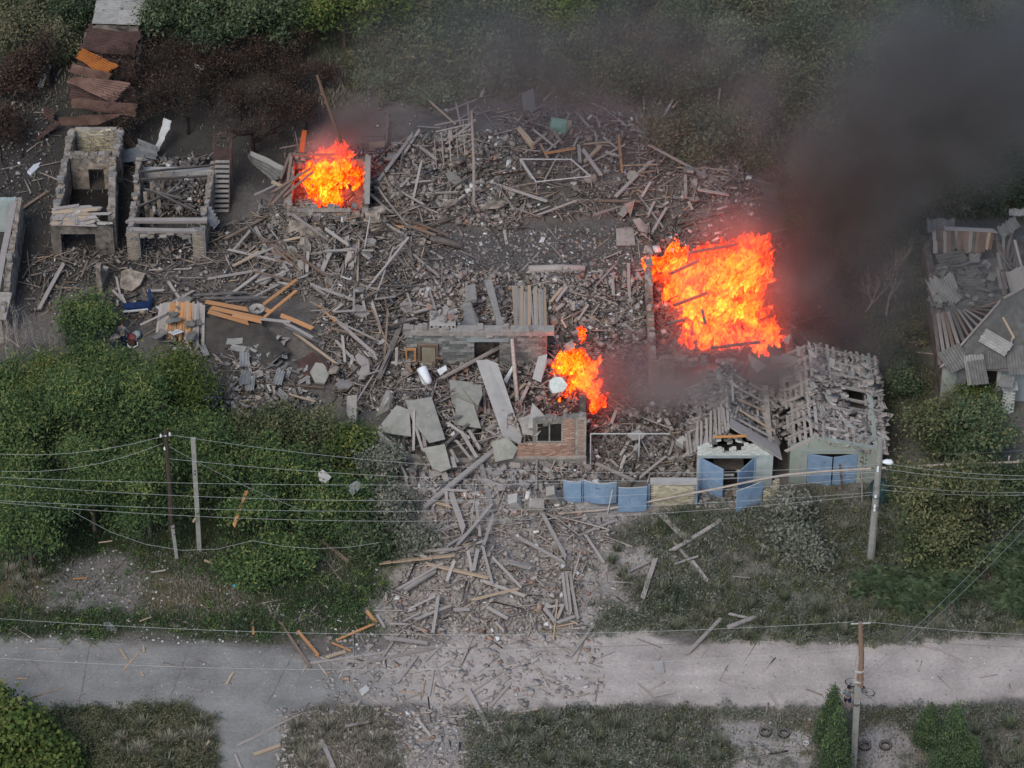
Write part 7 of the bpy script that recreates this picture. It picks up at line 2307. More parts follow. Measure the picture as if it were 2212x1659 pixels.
# white water heater, sink panel, round lid
p0, p1 = P(910, 793, 1.9), P(925, 832, 1.2)
t = thing('water_heater', 'white cylindrical water heater toppled by the open door frame', 'water heater', (p0 + p1) / 2)
sub(MB().tube([p0, p0.lerp(p1, .05), p0.lerp(p1, .85), p1], [.22, .29, .29, .2], 18), 'tank', M['white'], t, smooth=True)
sub(MB().tube([p1, p1 + (p1 - p0).normalized() * .12], .08, 8), 'fitting', M['steel_pale'], t)
slab('sink_panel', [zc('6', 1450, 1425, 1.5), zc('6', 1520, 1385, 1.6), zc('6', 1530, 1420, 1.4), zc('6', 1475, 1465, 1.2)], .1, 'white', 'white enamel panel with a slot beside the water heater', 'panel')
slab('sink_panel', [zc('6', 1365, 1520, 1.0), zc('6', 1420, 1555, .9), zc('6', 1400, 1575, .7), zc('6', 1370, 1550, .8)], .05, 'stucco_blue', 'pale blue scrap below the water heater', 'panel')
slab('white_panel', [zc('6', 1975, 1500, 1.0), zc('6', 2045, 1385, 1.9), zc('6', 2050, 1420, 1.7), zc('6', 2000, 1530, .8)], .08, 'white', 'white appliance panel jammed against the long slab', 'panel')
a = V3(1020, 305, 1.0)
t = thing('satellite_dish', 'round pale dish with a mark lying on the fallen pine slats', 'dish', a)
ds = MB()
for i in range(18):
    u, v = i * 6.2832 / 18, (i + 1) * 6.2832 / 18
    ds.add([a + Vector((math.cos(u) * .45, math.sin(u) * .45, .12)), a + Vector((math.cos(v) * .45, math.sin(v) * .45, .12)), a + Vector((math.cos(v) * .2, math.sin(v) * .2, .03)), a + Vector((math.cos(u) * .2, math.sin(u) * .2, .03))], [(0, 1, 2, 3)])
    ds.add([a + Vector((math.cos(u) * .2, math.sin(u) * .2, .03)), a + Vector((math.cos(v) * .2, math.sin(v) * .2, .03)), a + Vector((0, 0, .02))], [(0, 1, 2)])
sub(ds, 'reflector', M['plaster_pale'], t)
for q0, q1 in (((-.14, -.12), (0, .16)), ((.14, -.12), (0, .16)), ((-.09, -.02), (.09, -.02))):
    sub(MB().beam(a + Vector((q0[0], q0[1], .085)), a + Vector((q1[0], q1[1], .085)), .05, .02), 'emblem', M['iron'], t)
a = V3(240, 500, .5)
t = thing('plastic_chair', 'white plastic chair back thrown on the fallen roof', 'chair', a)
rm = Matrix.Rotation(.5, 3, 'Z') @ Matrix.Rotation(-.5, 3, 'X')
for k in range(4):
    sub(MB().box(a + rm @ Vector((-.24 + k * .16, 0, .3)), (.09, .7, .04), rm), 'back_slat', M['white'], t)
for y in (-.4, .4):
    sub(MB().box(a + rm @ Vector((0, y, .3)), (.62, .12, .05), rm), 'back_rail', M['white'], t)
# bathtub-like trough by the house in the east
a = P(1992, 540, .3)
t = thing('trough', 'pale rectangular trough lying empty beside the slate-roofed house', 'trough', P(1992, 545, 0))
x0, x1, y0, y1 = P(1976, 555, .3).x, P(2004, 555, .3).x, P(1990, 554, .3).y, P(1990, 521, .3).y
for (aa, bb) in (((x0, y0, 0), (x1, y0 + .12, .45)), ((x0, y1 - .12, 0), (x1, y1, .45)), ((x0, y0 + .12, 0), (x0 + .1, y1 - .12, .45)), ((x1 - .1, y0 + .12, 0), (x1, y1 - .12, .45))):
    sub(MB().span(aa, bb), 'side', M['conc_beam'], t)
sub(MB().span((x0 + .1, y0 + .12, 0), (x1 - .1, y1 - .12, .08)), 'bottom', M['void'], t)
# steel stair beside the pillared ruin
a, b_ = P(478, 462, .2), P(480, 345, 2.6)
t = thing('steel_stair', 'rusty steel stair leading up to a small landing behind the pillared ruin', 'stair', a)
for dx in (-.45, .45):
    sub(MB().beam(a + Vector((dx, 0, 0)), b_ + Vector((dx, 0, 0)), .06, .12), 'stringer', M['rust'], t)
for k in range(11):
    sub(MB().box(a.lerp(b_, (k + .5) / 11) + Vector((0, 0, .05)), (.86, .24, .04)), 'step', M['conc_beam'], t)
sub(MB().box(b_ + Vector((0, .6, 0)), (1.1, 1.2, .05)), 'landing', M['rust_dark'], t)
for dx, dy in ((-.5, .05), (.5, .05), (-.5, 1.2), (.5, 1.2)):
    sub(MB().tube([b_ + Vector((dx, dy, -2.4)), b_ + Vector((dx, dy, 1.0))], .025, 5), 'rail_post', M['rust'], t)
for z in (.55, 1.0):
    sub(MB().tube([b_ + Vector((-.5, .05, z)), b_ + Vector((-.5, 1.2, z)), b_ + Vector((.5, 1.2, z)), b_ + Vector((.5, .05, z))], .02, 5), 'hand_rail', M['rust'], t)
# towel rack beyond the small burning house
p0, p1 = P(785, 345, .0), P(833, 345, .0)
t = thing('drying_rack', 'bare drying frame with a pale cloth behind the small burning house', 'rack', (p0 + p1) / 2)
for p in (p0, p1):
    sub(MB().tube([p, p + Vector((0, 0, 1.9))], .025, 5), 'post', M['rust'], t)
for z in (.9, 1.75):
    sub(MB().tube([p0 + Vector((0, 0, z)), p1 + Vector((0, 0, z))], .02, 5), 'bar', M['rust'], t)
sub(MB().prism([p0 + Vector((.35, -.03, 1.3)), p1 + Vector((.05, -.03, 1.45)), p1 + Vector((-.05, -.05, 1.0)), p0 + Vector((.4, -.05, .92))], (0, .03, 0)), 'cloth', M['slab_green'], t)
# rail frame behind the street fence
p0, p1, p2 = at_y(1276, 1003, G(1276, 1010).y), at_y(1276, 937, G(1276, 1010).y), at_y(1446, 937, G(1276, 1010).y)
t = thing('rail_frame', 'pale steel goal-like frame standing behind the blue gates', 'frame', p0)
sub(MB().tube([Vector((p0.x, p0.y, 0)), p1], .035, 6), 'post', M['steel_pale'], t)
pm = p1.lerp(p2, .62)
sub(MB().tube([Vector((pm.x, pm.y, 0)), pm], .045, 6), 'post', M['steel_pale'], t)
sub(MB().tube([p1, p2], .035, 6), 'rail', M['steel_pale'], t)
# frame on posts in the rear heap
pts = [zc('3t', 95, 1260, 1.7), zc('3t', 222, 1440, 1.5), zc('3t', 655, 1395, 1.5), zc('3t', 500, 1262, 1.7)]
pw3 = [P(*q) for q in pts]
t = thing('table_frame', 'steel table frame on bent legs standing in the rear plank heap', 'frame', (pw3[0] + pw3[2]) / 2)
for q, r_ in zip(pw3, pw3[1:] + pw3[:1]):
    sub(MB().tube([q, r_], .04, 6), 'rail', M['steel_pale'], t)
for q in pw3:
    sub(MB().tube([q, Vector((q.x + .1, q.y, hz(q.x, q.y)))], .035, 6), 'leg', M['wood'], t)
# post with a crosspiece behind, trellis of laths
for key, q0, q1, r_, lab in (('2t', (1752, 780), 4.3, .09, 'tall bare post standing in the middle of the rear rubble'),):
    px, py = Z('2t', 1742, 1640)
    b0 = G(px, py)
    tp = b0 + Vector((-.1, .1, 7.0))
    t = thing('post', lab, 'post', b0)
    sub(MB().tube([b0, b0.lerp(tp, .5) + Vector((.06, 0, 0)), tp], [.1, .085, .08], 7), 'shaft', M['wood'], t)
    for k in range(5):
        z = 5.0 + k * .38
        e = b0 + Vector((-1.0 - .35 * k + rnd(-.3, .3), .3, z - rnd(.4, 1.2)))
        inst('lath', R.choice(PLANKS['wood']), plank_mat(b0 + Vector((-.1, .05, z)), e, .07, .04), t)
    for k in range(5):
        x = -.5 - .42 * k
        inst('lath', R.choice(PLANKS['wood']), plank_mat(b0 + Vector((x, .3, 3.6 - .25 * k)), b0 + Vector((x - .1, .35, 6.0 - .3 * k)), .06, .04), t)
# collapsed shed of laths in the eastern yard is part of the plank list
px, py = Z('2t', 690, 1130)
b0 = at_y(px, py, byf_ + 3.6)
tp = at_y(*Z('2t', 500, 600), byf_ + 4.0)
top(MB().tube([b0, tp], [.11, .08], 8), 'leaning_pole', M['wood_brown'], 'long reddish pole leaning up out of the small burning house', 'pole')
b0 = at_y(*Z('2t', 375, 1200), byf_ + 4.6)
tp = at_y(*Z('2t', 400, 1035), byf_ + 4.6)
top(MB().beam(b0, tp, .28, .12), 'door_post', M['rust_firelit_orange'], 'short orange-lit post behind the rear wall of the small burning house', 'post')  # orange material paints the firelight onto the post
# long log and beams on the bare yard
for key, q0, q1, r_, mt, lab in (('7', (165, 655), (612, 645), .26, 'wood', 'thick pale log lying across the bare yard'), ('6', (1395, 405), (1648, 470), .24, 'wood_dark', 'thick dark log on the rubble west of the bare yard'), ('6', (1390, 295), (1612, 232), .17, 'wood_dark', 'dark pole sloping at the corner of the bare yard')):
    a, b_ = G(*Z(key, *q0), r_), G(*Z(key, *q1), r_)
    top(MB().tube([a, a.lerp(b_, .5) + Vector((0, .06, 0)), b_], [r_, r_ * .95, r_ * .8], 10), 'log', M[mt], lab, 'log', None, smooth=True)
# vertical trunk-like prop inside the collapsed house
b0, tp = P(1118, 866, 1.4), at_y(1106, 733, cyb - .3)
top(MB().tube([P(1120, 900, .6), tp], [.13, .1], 8), 'prop', M['bark_birch'], 'birch-like prop standing before the rear wall of the collapsed house', 'prop')
# two big concrete blocks by the gates
for (x, y, w, h, lab, mt) in ((1113, 1097, .55, .9, 'long concrete block tumbled in the rubble by the plank heap', 'concrete'), (1156, 1103, .8, .7, 'square ochre block beside the narrow blue gate', 'plaster_pale'), (1197, 1090, .5, 1.3, 'upright leaning block next to the narrow blue gate', 'conc_beam')):
    g = G(x, y)
    top(MB().box(g + Vector((0, 0, h * .45)), (w, .55, h), Matrix.Rotation(.3, 3, 'X') @ Matrix.Rotation(.25 if w > .6 else -.35, 3, 'Y'), .03), 'concrete_block', M[mt], lab, 'block', 'big blocks by the street fence')
# ---------------------------------------------------------------- planks traced one by one
TONE = {'w': ('wood', 'grey'), 'd': ('wood_dark', 'dark'), 'b': ('wood_brown', 'brown'), 'o': ('wood_orange', 'orange'), 't': ('wood_tan', 'pale')}
TR = {
    '2b': '1465,620,1665,1190,45,w 1960,500,1335,1010,45,w 1100,230,1390,270,25,w 1265,230,1262,555,20,w 1320,300,1355,525,25,w 1350,215,1370,440,20,w 1700,340,1520,500,25,d 1790,60,1760,280,28,w 1820,80,1830,260,20,w 1855,220,1860,320,24,w 1840,240,1800,345,24,w 1720,310,1790,230,22,t 1535,300,1650,275,24,w 1870,265,1955,268,22,t 1830,390,2005,290,22,w 1850,390,2000,470,22,w 2150,20,1990,170,25,t 2185,10,2100,190,25,w 1270,330,1340,560,20,w 1010,225,1012,226,5,w '
          '1130,560,1240,900,18,w 1160,890,1560,995,20,t 1240,850,1700,870,18,w 1570,600,1590,680,30,w 1790,620,1880,990,32,w 1890,970,1610,1300,26,w 1895,1060,1820,1290,24,w 1755,840,1715,1180,10,w 1760,960,1790,1220,22,w 1520,870,1540,1030,25,w 1610,1130,1345,1230,25,w 1600,1080,1330,1205,22,w 1620,1150,1380,1225,20,w 2212,790,1720,900,28,w 1820,785,1960,840,40,w '
          '1190,1000,1290,1320,22,w 1300,1210,1440,1270,22,w 1320,1325,1480,1290,30,w 1330,1350,1620,1330,22,w 1250,1360,1360,1395,22,w 1020,1440,1570,1380,28,t 1360,1445,1870,1560,28,t 1540,1300,1720,1190,22,w 1460,1370,1820,1270,20,w 1880,1390,2120,1640,18,w 1990,1430,2180,1470,30,w 1810,1310,1885,1600,20,w 1690,1340,1725,1510,22,w 1770,1340,1740,1490,28,w 1590,1420,1530,1580,25,w 1500,1440,1140,1650,22,w 1440,1500,1200,1650,35,w 2100,1240,2212,1300,25,w '
          '615,885,835,1080,12,t 1120,1065,1020,1245,28,w 525,1260,735,1420,25,b 265,100,490,165,16,t 785,920,835,1020,16,w 1555,540,1610,640,24,w 1640,400,1760,600,28,w 1700,390,1790,540,24,w 1530,330,1700,450,22,w 1600,470,1720,620,20,w',
    '6c': '1800,170,2130,290,25,w 1730,325,2100,235,22,t 1460,290,1415,590,25,w 1270,485,1565,370,22,w 1180,495,1320,425,14,w 1240,390,1440,295,16,w 1580,405,1710,400,25,w 1840,380,2000,470,25,w 950,410,1175,410,8,w 1910,500,1980,575,18,w 1070,515,1220,520,16,w 970,440,1035,545,18,w 890,410,965,505,25,o 965,510,650,645,18,o 345,570,515,770,22,o 210,505,435,845,20,b 615,665,770,730,14,o 575,780,725,735,25,t 430,830,1020,745,20,w 1025,625,1380,670,28,w '
          '1130,615,990,820,18,w 880,820,1440,705,22,w 1500,670,1360,805,22,w 1290,770,1125,990,30,w 650,900,860,850,14,w 830,920,990,845,10,w 1525,855,1700,895,22,w 1425,810,1495,1020,18,w 1420,880,1385,1090,18,w 1355,955,1330,1090,10,t 1805,705,1920,755,22,w 1725,625,1640,830,16,w 2020,920,1935,1040,18,w 2040,975,1850,1195,20,w 1690,1035,1875,1390,35,w 1290,1265,1395,1400,20,w 1545,1250,1690,1240,14,w 0,1410,370,1230,18,w 0,1550,190,1485,25,t 525,1425,630,1657,32,w 725,1325,900,1290,22,w '
          '1235,1325,1300,1355,18,w 2040,1220,2212,1195,12,w 900,900,960,970,16,w 1180,560,1420,630,8,w',
    '5c': '575,160,685,150,12,o 1185,110,1315,90,12,w 1105,495,1200,460,12,t 1995,490,2005,600,18,o 950,710,1005,795,16,t 1135,690,1140,740,14,t 1115,895,1135,930,12,t 1845,900,1795,990,16,t 1515,1030,1590,1045,10,w 1880,1475,2165,1345,18,w 2010,1550,2212,1480,25,t 1860,1545,1905,1655,18,w 1470,1440,1455,1555,22,t 1660,1440,1615,1500,18,t 1615,10,1680,40,14,t',
    '1b': '1960,860,1850,1155,28,o 2020,550,1665,755,12,t 780,1280,890,1265,10,t 1550,1085,1528,1118,16,t',
    '7c': '430,100,470,415,22,w 460,110,500,435,22,w 490,110,550,460,22,w 440,360,390,480,25,w 285,385,375,500,25,w 390,505,530,455,20,w 300,385,420,370,20,w 690,515,505,765,24,w 1170,0,1065,320,35,w 950,105,1110,30,20,w 1460,15,1585,180,22,w 1690,470,1420,750,30,w 1740,545,1965,460,35,w 1750,435,1900,470,20,w 585,915,750,930,28,w 1020,980,1150,1090,12,w 1150,1090,1320,1055,18,w 205,860,420,980,10,w 1540,1375,1690,1425,8,w 2060,1050,2140,1165,16,w 0,1235,240,1190,14,t 340,650,485,750,10,w 830,180,985,190,10,w 1780,140,1920,150,8,w 0,20,170,70,32,w 1960,1415,1985,1375,12,w',
    '3b': '275,1055,460,1400,28,w 560,1225,845,1105,22,w 615,1220,755,1430,20,w 1215,1060,1390,1235,45,w 1690,1105,1300,1340,30,w 1300,1260,1580,1590,22,w 1320,1450,1500,1390,18,w 1950,1260,2070,1335,24,w 690,650,980,780,30,w 1260,590,1040,770,22,w 230,610,225,840,14,w 380,620,310,760,14,w 320,710,365,770,14,w 80,1240,450,1440,24,w 745,90,920,210,15,w 850,210,1300,380,12,w 1250,300,1300,390,28,w 1310,480,1275,590,20,w 860,230,820,330,24,w 955,480,890,590,26,w 930,590,895,690,24,w 810,620,870,680,20,w 1480,590,1450,680,18,t',
    '6': '2020,1200,1480,1490,32,w 620,1000,960,1300,28,w 510,910,640,1030,20,o 300,1110,650,1370,22,t 340,790,75,1010,25,o 930,880,1010,1130,24,w 1150,1090,985,1500,40,d 1290,1010,1010,1110,30,w 1480,910,1260,970,28,w 950,860,1110,840,18,w 1110,430,960,850,12,w 560,475,930,475,18,w 0,730,260,640,16,w 110,410,300,680,25,w 0,520,180,440,20,w 610,480,540,640,40,w 1130,285,1390,295,24,o 960,205,1120,310,20,w 1120,310,1500,545,20,w 1320,540,1490,540,22,w 905,20,1095,180,18,w 990,0,1230,300,16,w 830,380,820,700,14,t '
         '1190,885,1410,920,14,w 640,960,860,950,18,w 700,1150,720,1350,22,w 640,1180,800,1350,22,w 440,740,830,880,24,w 850,820,880,960,20,w 1200,780,1250,920,18,w 940,1270,970,1340,20,w 860,1470,1010,1420,16,w 1080,1260,1000,1440,26,d 1130,1240,1125,1390,22,w 600,1090,860,1150,22,b 700,900,620,960,22,w 1330,1370,1340,1420,16,w 1200,1380,1250,1440,28,b 1160,340,1260,560,20,d 1230,440,1260,610,20,d 1100,480,1200,600,18,d 1310,480,1250,600,18,d 1000,640,1140,760,16,d 1980,290,2000,420,24,w 560,300,760,440,26,w 430,480,420,640,24,w 190,410,370,370,20,t',
    '7': '1310,40,1320,41,5,w 690,760,845,590,16,w 830,700,838,830,24,w 955,570,965,870,26,w 1165,80,1110,200,22,w 1260,130,1150,320,22,w 1090,500,1100,440,34,w 1180,860,1110,990,24,w 640,1110,830,1250,16,w 830,980,990,1110,16,w 1010,640,1080,620,16,w 440,900,380,950,30,w 300,960,310,1110,36,w 430,770,340,880,24,t 470,760,380,880,24,w 520,880,520,950,28,w 560,960,510,1000,28,b 390,1040,340,1090,30,b 420,1020,460,1090,18,t 640,900,560,1020,20,w 900,480,760,540,12,w 560,430,600,470,18,w 1430,90,1460,150,24,w 1410,20,1405,40,26,w 150,690,165,740,26,b',
    '2t': '1320,735,1580,970,16,t 1520,885,1760,790,16,w 1580,980,1760,850,14,w 970,1450,1260,1060,30,w 1290,1000,1465,1010,12,w 1600,820,1640,1000,14,w 1690,800,1710,1050,16,w 1310,1160,1450,1270,28,w 2100,1020,2212,1170,35,t 2110,1260,2212,1420,28,w 1310,1030,1180,1230,24,w 1550,1030,1560,1110,30,w 1080,1130,1220,1140,12,w 1240,1445,1400,1430,16,w 1670,1540,1540,1640,18,w 910,1520,1010,1620,18,w 980,1480,1060,1600,16,w 1180,1200,1140,1420,16,d 1100,1370,1170,1560,18,d 1160,1480,1230,1410,22,w 1830,670,1800,760,26,w 1920,690,1990,650,20,b 0,1545,160,1470,20,w 140,1440,240,1480,30,t 370,1365,140,1620,26,b 550,1270,150,1520,24,b 480,1350,230,1560,22,b 290,1210,210,1420,24,b 210,1430,120,1620,20,b',
    '3t': '485,590,290,790,16,t 1310,780,1190,1005,22,w 875,1065,905,1370,22,o 850,1560,1135,1275,32,w 1500,1040,1360,1280,22,w 1350,1325,1700,1345,16,t 950,1030,1290,1015,16,w 970,975,1100,1060,12,t 280,1215,525,1175,26,o 590,1180,740,1390,30,w 560,1150,570,1280,28,w 605,1280,730,1160,34,t 770,1200,880,1240,26,w 600,1140,820,1120,16,t 250,1130,320,1260,20,b 890,1310,1180,1300,16,t 1060,1560,1130,1440,22,w 1210,900,1095,970,16,w 1110,1100,1030,1070,16,w 730,840,950,1000,8,w 1380,930,1470,1000,16,b 1400,1000,1590,1070,16,w 730,555,890,520,8,w 1535,740,1640,730,8,w 1405,1380,1410,1560,26,w 1090,1250,1170,1080,16,b 80,1010,200,1150,38,t 190,1150,300,1060,30,t 350,1020,430,1140,26,b 500,1260,640,1390,16,w 190,1020,380,1170,20,w 870,940,945,1000,16,w 690,1040,710,1180,12,w 750,1080,860,1170,14,w 540,890,640,1000,22,w 700,920,730,1010,12,w 1300,855,1370,785,20,t 990,1020,1120,1070,18,w 1430,1050,1400,1160,18,b 1555,1310,1550,1400,30,w 1500,1500,1740,1540,26,w 1280,1210,1340,1250,14,b 1170,1350,1030,1370,18,b 410,1110,290,1210,16,w 560,1080,520,1160,16,w',
    '8': '130,1410,60,1450,16,t 60,1450,180,1475,16,t 630,960,330,1120,18,b 680,1230,660,1330,24,t 720,1300,830,1350,22,w 770,1350,1020,1360,22,t',
    '5': '390,0,180,140,24,b 510,570,320,920,32,w 310,490,180,690,8,d 360,620,345,780,8,b 640,690,690,560,16,b 1180,630,1490,620,14,w 1330,720,1440,880,24,w 1410,690,1600,690,12,w 1640,700,2050,630,24,w 2050,860,1780,880,20,w 1540,790,1300,920,20,w 1160,795,1300,790,20,w 1100,1070,1330,960,18,w 920,680,960,860,18,w 890,790,980,880,22,w 960,820,1010,930,22,w 1060,880,1130,970,24,t 1130,770,1160,840,14,b 2140,190,1780,385,26,b 1980,320,1810,520,24,w 1870,370,1990,470,20,b 2020,290,2110,460,26,w 2190,430,1860,590,24,t 2120,410,2212,560,24,b 2050,480,1850,600,20,w 2100,620,1760,870,24,w 2212,740,1960,870,20,w',
}
AREA = [('on the road', ROAD), ('in the dry patch', [(610, 1545), (1010, 1530), (1000, 1720), (590, 1720)]), ('on the side path', [(440, 1520), (640, 1520), (620, 1720), (450, 1720)]),
        ('in the grass south of the road', [(-100, 1510), (2300, 1510), (2300, 1720), (-100, 1720)]), ('on the western verge', [(-100, 1170), (820, 1200), (830, 1400), (-100, 1400)]),
        ('in the western shrubs', [(430, 880), (830, 880), (880, 1200), (430, 1240)]), ('in the heap above the road', [(820, 1115), (1200, 1115), (1260, 1390), (800, 1390)]),
        ('below the blue gates', [(1200, 1105), (1560, 1105), (1560, 1395), (1200, 1395)]), ('below the garages', [(1500, 1060), (2212, 1060), (2212, 1400), (1500, 1400)]),
        ('before the collapsed house', [(830, 1000), (1300, 1000), (1300, 1120), (830, 1120)]), ('behind the blue gates', [(1265, 880), (1500, 880), (1500, 1060), (1265, 1060)]),
        ('inside the collapsed house', [(840, 715), (1290, 715), (1290, 1010), (840, 1010)]), ('behind the collapsed house', [(860, 585), (1390, 585), (1390, 720), (860, 720)]),
        ('on the fallen roof', [(330, 650), (700, 650), (720, 870), (330, 870)]), ('beside the fallen roof', [(690, 640), (880, 640), (880, 1000), (690, 900)]),
        ('below the small burning house', [(560, 455), (800, 455), (800, 660), (560, 660)]), ('on the small burning house', [(540, 280), (800, 280), (800, 460), (540, 460)]),
        ('in the yard of the ruins', [(-100, 440), (570, 440), (570, 700), (-100, 700)]), ('on the bare yard', [(930, 480), (1400, 480), (1400, 600), (930, 600)]),
        ('beside the bare yard', [(780, 440), (940, 440), (900, 660), (780, 660)]), ('in the rear brick rubble', [(790, 190), (1110, 190), (1110, 500), (790, 500)]),
        ('in the rear plank heap', [(1090, 190), (1480, 190), (1480, 500), (1090, 500)]), ('above the big fire', [(1400, 350), (1720, 350), (1720, 560), (1380, 560)]), ('by the burning house', [(1380, 540), (1900, 540), (1900, 880), (1380, 880)])]
AREAW = [(n, [tuple(q) for q in p]) for n, p in AREA]


def area(px, py):
    for n, p in AREAW:
        if sdist(np.array([px], float), np.array([py], float), p)[0] > 0:
            return n
    return 'on the open ground'


def plank_label(L, w, tone, ang, where):
    ln = 'stubby' if L < .8 else 'short' if L < 1.5 else 'mid-length' if L < 2.6 else 'long' if L < 4.2 else 'very long'
    wd = 'thin ' if w < .1 else 'broad ' if w > .24 else ''
    a = ang % 180
    o = 'lying level' if a < 15 or a > 165 else 'rising rightward' if a < 60 else 'pointing roadward' if a < 120 else 'falling rightward'
    return f'{ln} {wd}{tone} plank {o} {where}'


n_pl = 0
HIGH = {'below the blue gates': .1, 'below the garages': .1, 'inside the collapsed house': .95, 'on the small burning house': 2.1, 'in the heap above the road': .34, 'below the small burning house': .4, 'before the collapsed house': .35, 'in the rear plank heap': .42, 'in the rear brick rubble': .36,
        'beside the fallen roof': .4, 'beside the bare yard': .36, 'behind the collapsed house': .3, 'behind the blue gates': .34, 'in the yard of the ruins': .25, 'above the big fire': .36}
for key, txt in TR.items():
    for it in txt.split():
        f = it.split(',')
        x0, y0, x1, y1, w = (float(q) for q in f[:5])
        if abs(x0 - x1) + abs(y0 - y1) < 10:
            continue
        a0, a1 = Z(key, x0, y0), Z(key, x1, y1)
        where = area((a0[0] + a1[0]) / 2, (a0[1] + a1[1]) / 2)
        lift = HIGH.get(where, .06)
        if where == 'on the fallen roof':
            lift = .7
        if key == '1b' or where.startswith('in the shrubs'):
            lift = 2.4 if key == '1b' else 2.0
        dz = rnd(.0, .3) if where not in ('on the road',) else rnd(0, .04)
        q0, q1 = P(*a0, G(*a0).z + lift + dz), P(*a1, G(*a1).z + lift + rnd(0, .22 if where != 'on the road' else .03))
        ww = w * .2728 / 39.0
        tone = TONE[f[5]]
        ang = math.degrees(math.atan2(a0[1] - a1[1], a1[0] - a0[0]))
        L = (q1 - q0).length
        inst('plank', R.choice(PLANKS[tone[0]]), plank_mat(q0, q1, max(.05, ww), max(.03, min(.12, ww * .45)), rnd(-.25, .25)), None, plank_label(L, ww, tone[1], ang, where), 'plank', f'planks {where}')
        n_pl += 1
# the row of laths behind the rear wall
for k in range(13):
    x = 1108 + k * 5.6
    q0, q1 = P(x + rnd(-2, 3), 616 + rnd(-6, 14) + abs(k - 6), 1.0), P(x + 3 + rnd(-2, 4), 716, 1.6)
    inst('plank', R.choice(PLANKS['wood_tan' if k % 3 == 0 else 'wood']), plank_mat(q0, q1, rnd(.12, .2), .08, rnd(-.3, .3)), None,
         ['westernmost', 'second', 'third', 'fourth', 'fifth', 'sixth', 'seventh', 'eighth', 'ninth', 'tenth', 'eleventh', 'twelfth', 'easternmost'][k] + ' lath from the west in the row behind the rear wall', 'plank', 'row of laths behind the rear wall')
    n_pl += 1

for x0, y0, x1, y1, z, lab in ((1488, 546, 1592, 528, 3.0, 'charred beam across the top of the biggest fire'), (1446, 592, 1512, 562, 2.8, 'charred beam in the western corner of the biggest fire'), (1530, 752, 1650, 738, 2.3, 'charred beam along the lower edge of the biggest fire'),
                               (1455, 660, 1530, 632, 2.6, 'charred beam in the middle of the biggest fire'), (1517, 668, 1524, 700, 3.2, 'short charred stud in the heart of the biggest fire'), (1440, 700, 1480, 690, 2.4, 'charred beam end jutting from the biggest fire')):
    inst('plank', R.choice(PLANKS['wood_dark']), plank_mat(P(x0, y0, z), P(x1, y1, z + .1), .16, .12), None, lab, 'plank', 'charred beams in the biggest fire')

# ---------------------------------------------------------------- bricks and blocks, then the mass of small rubble
BLK = {}
for mt in ('block', 'block_dark', 'brick_red', 'slate_dust'):
    BLK[mt] = []
    for _ in range(7):
        BLK[mt].append(MB().box((0, 0, .0), (1, 1, 1), jit=.16).mesh('block', M[mt]))
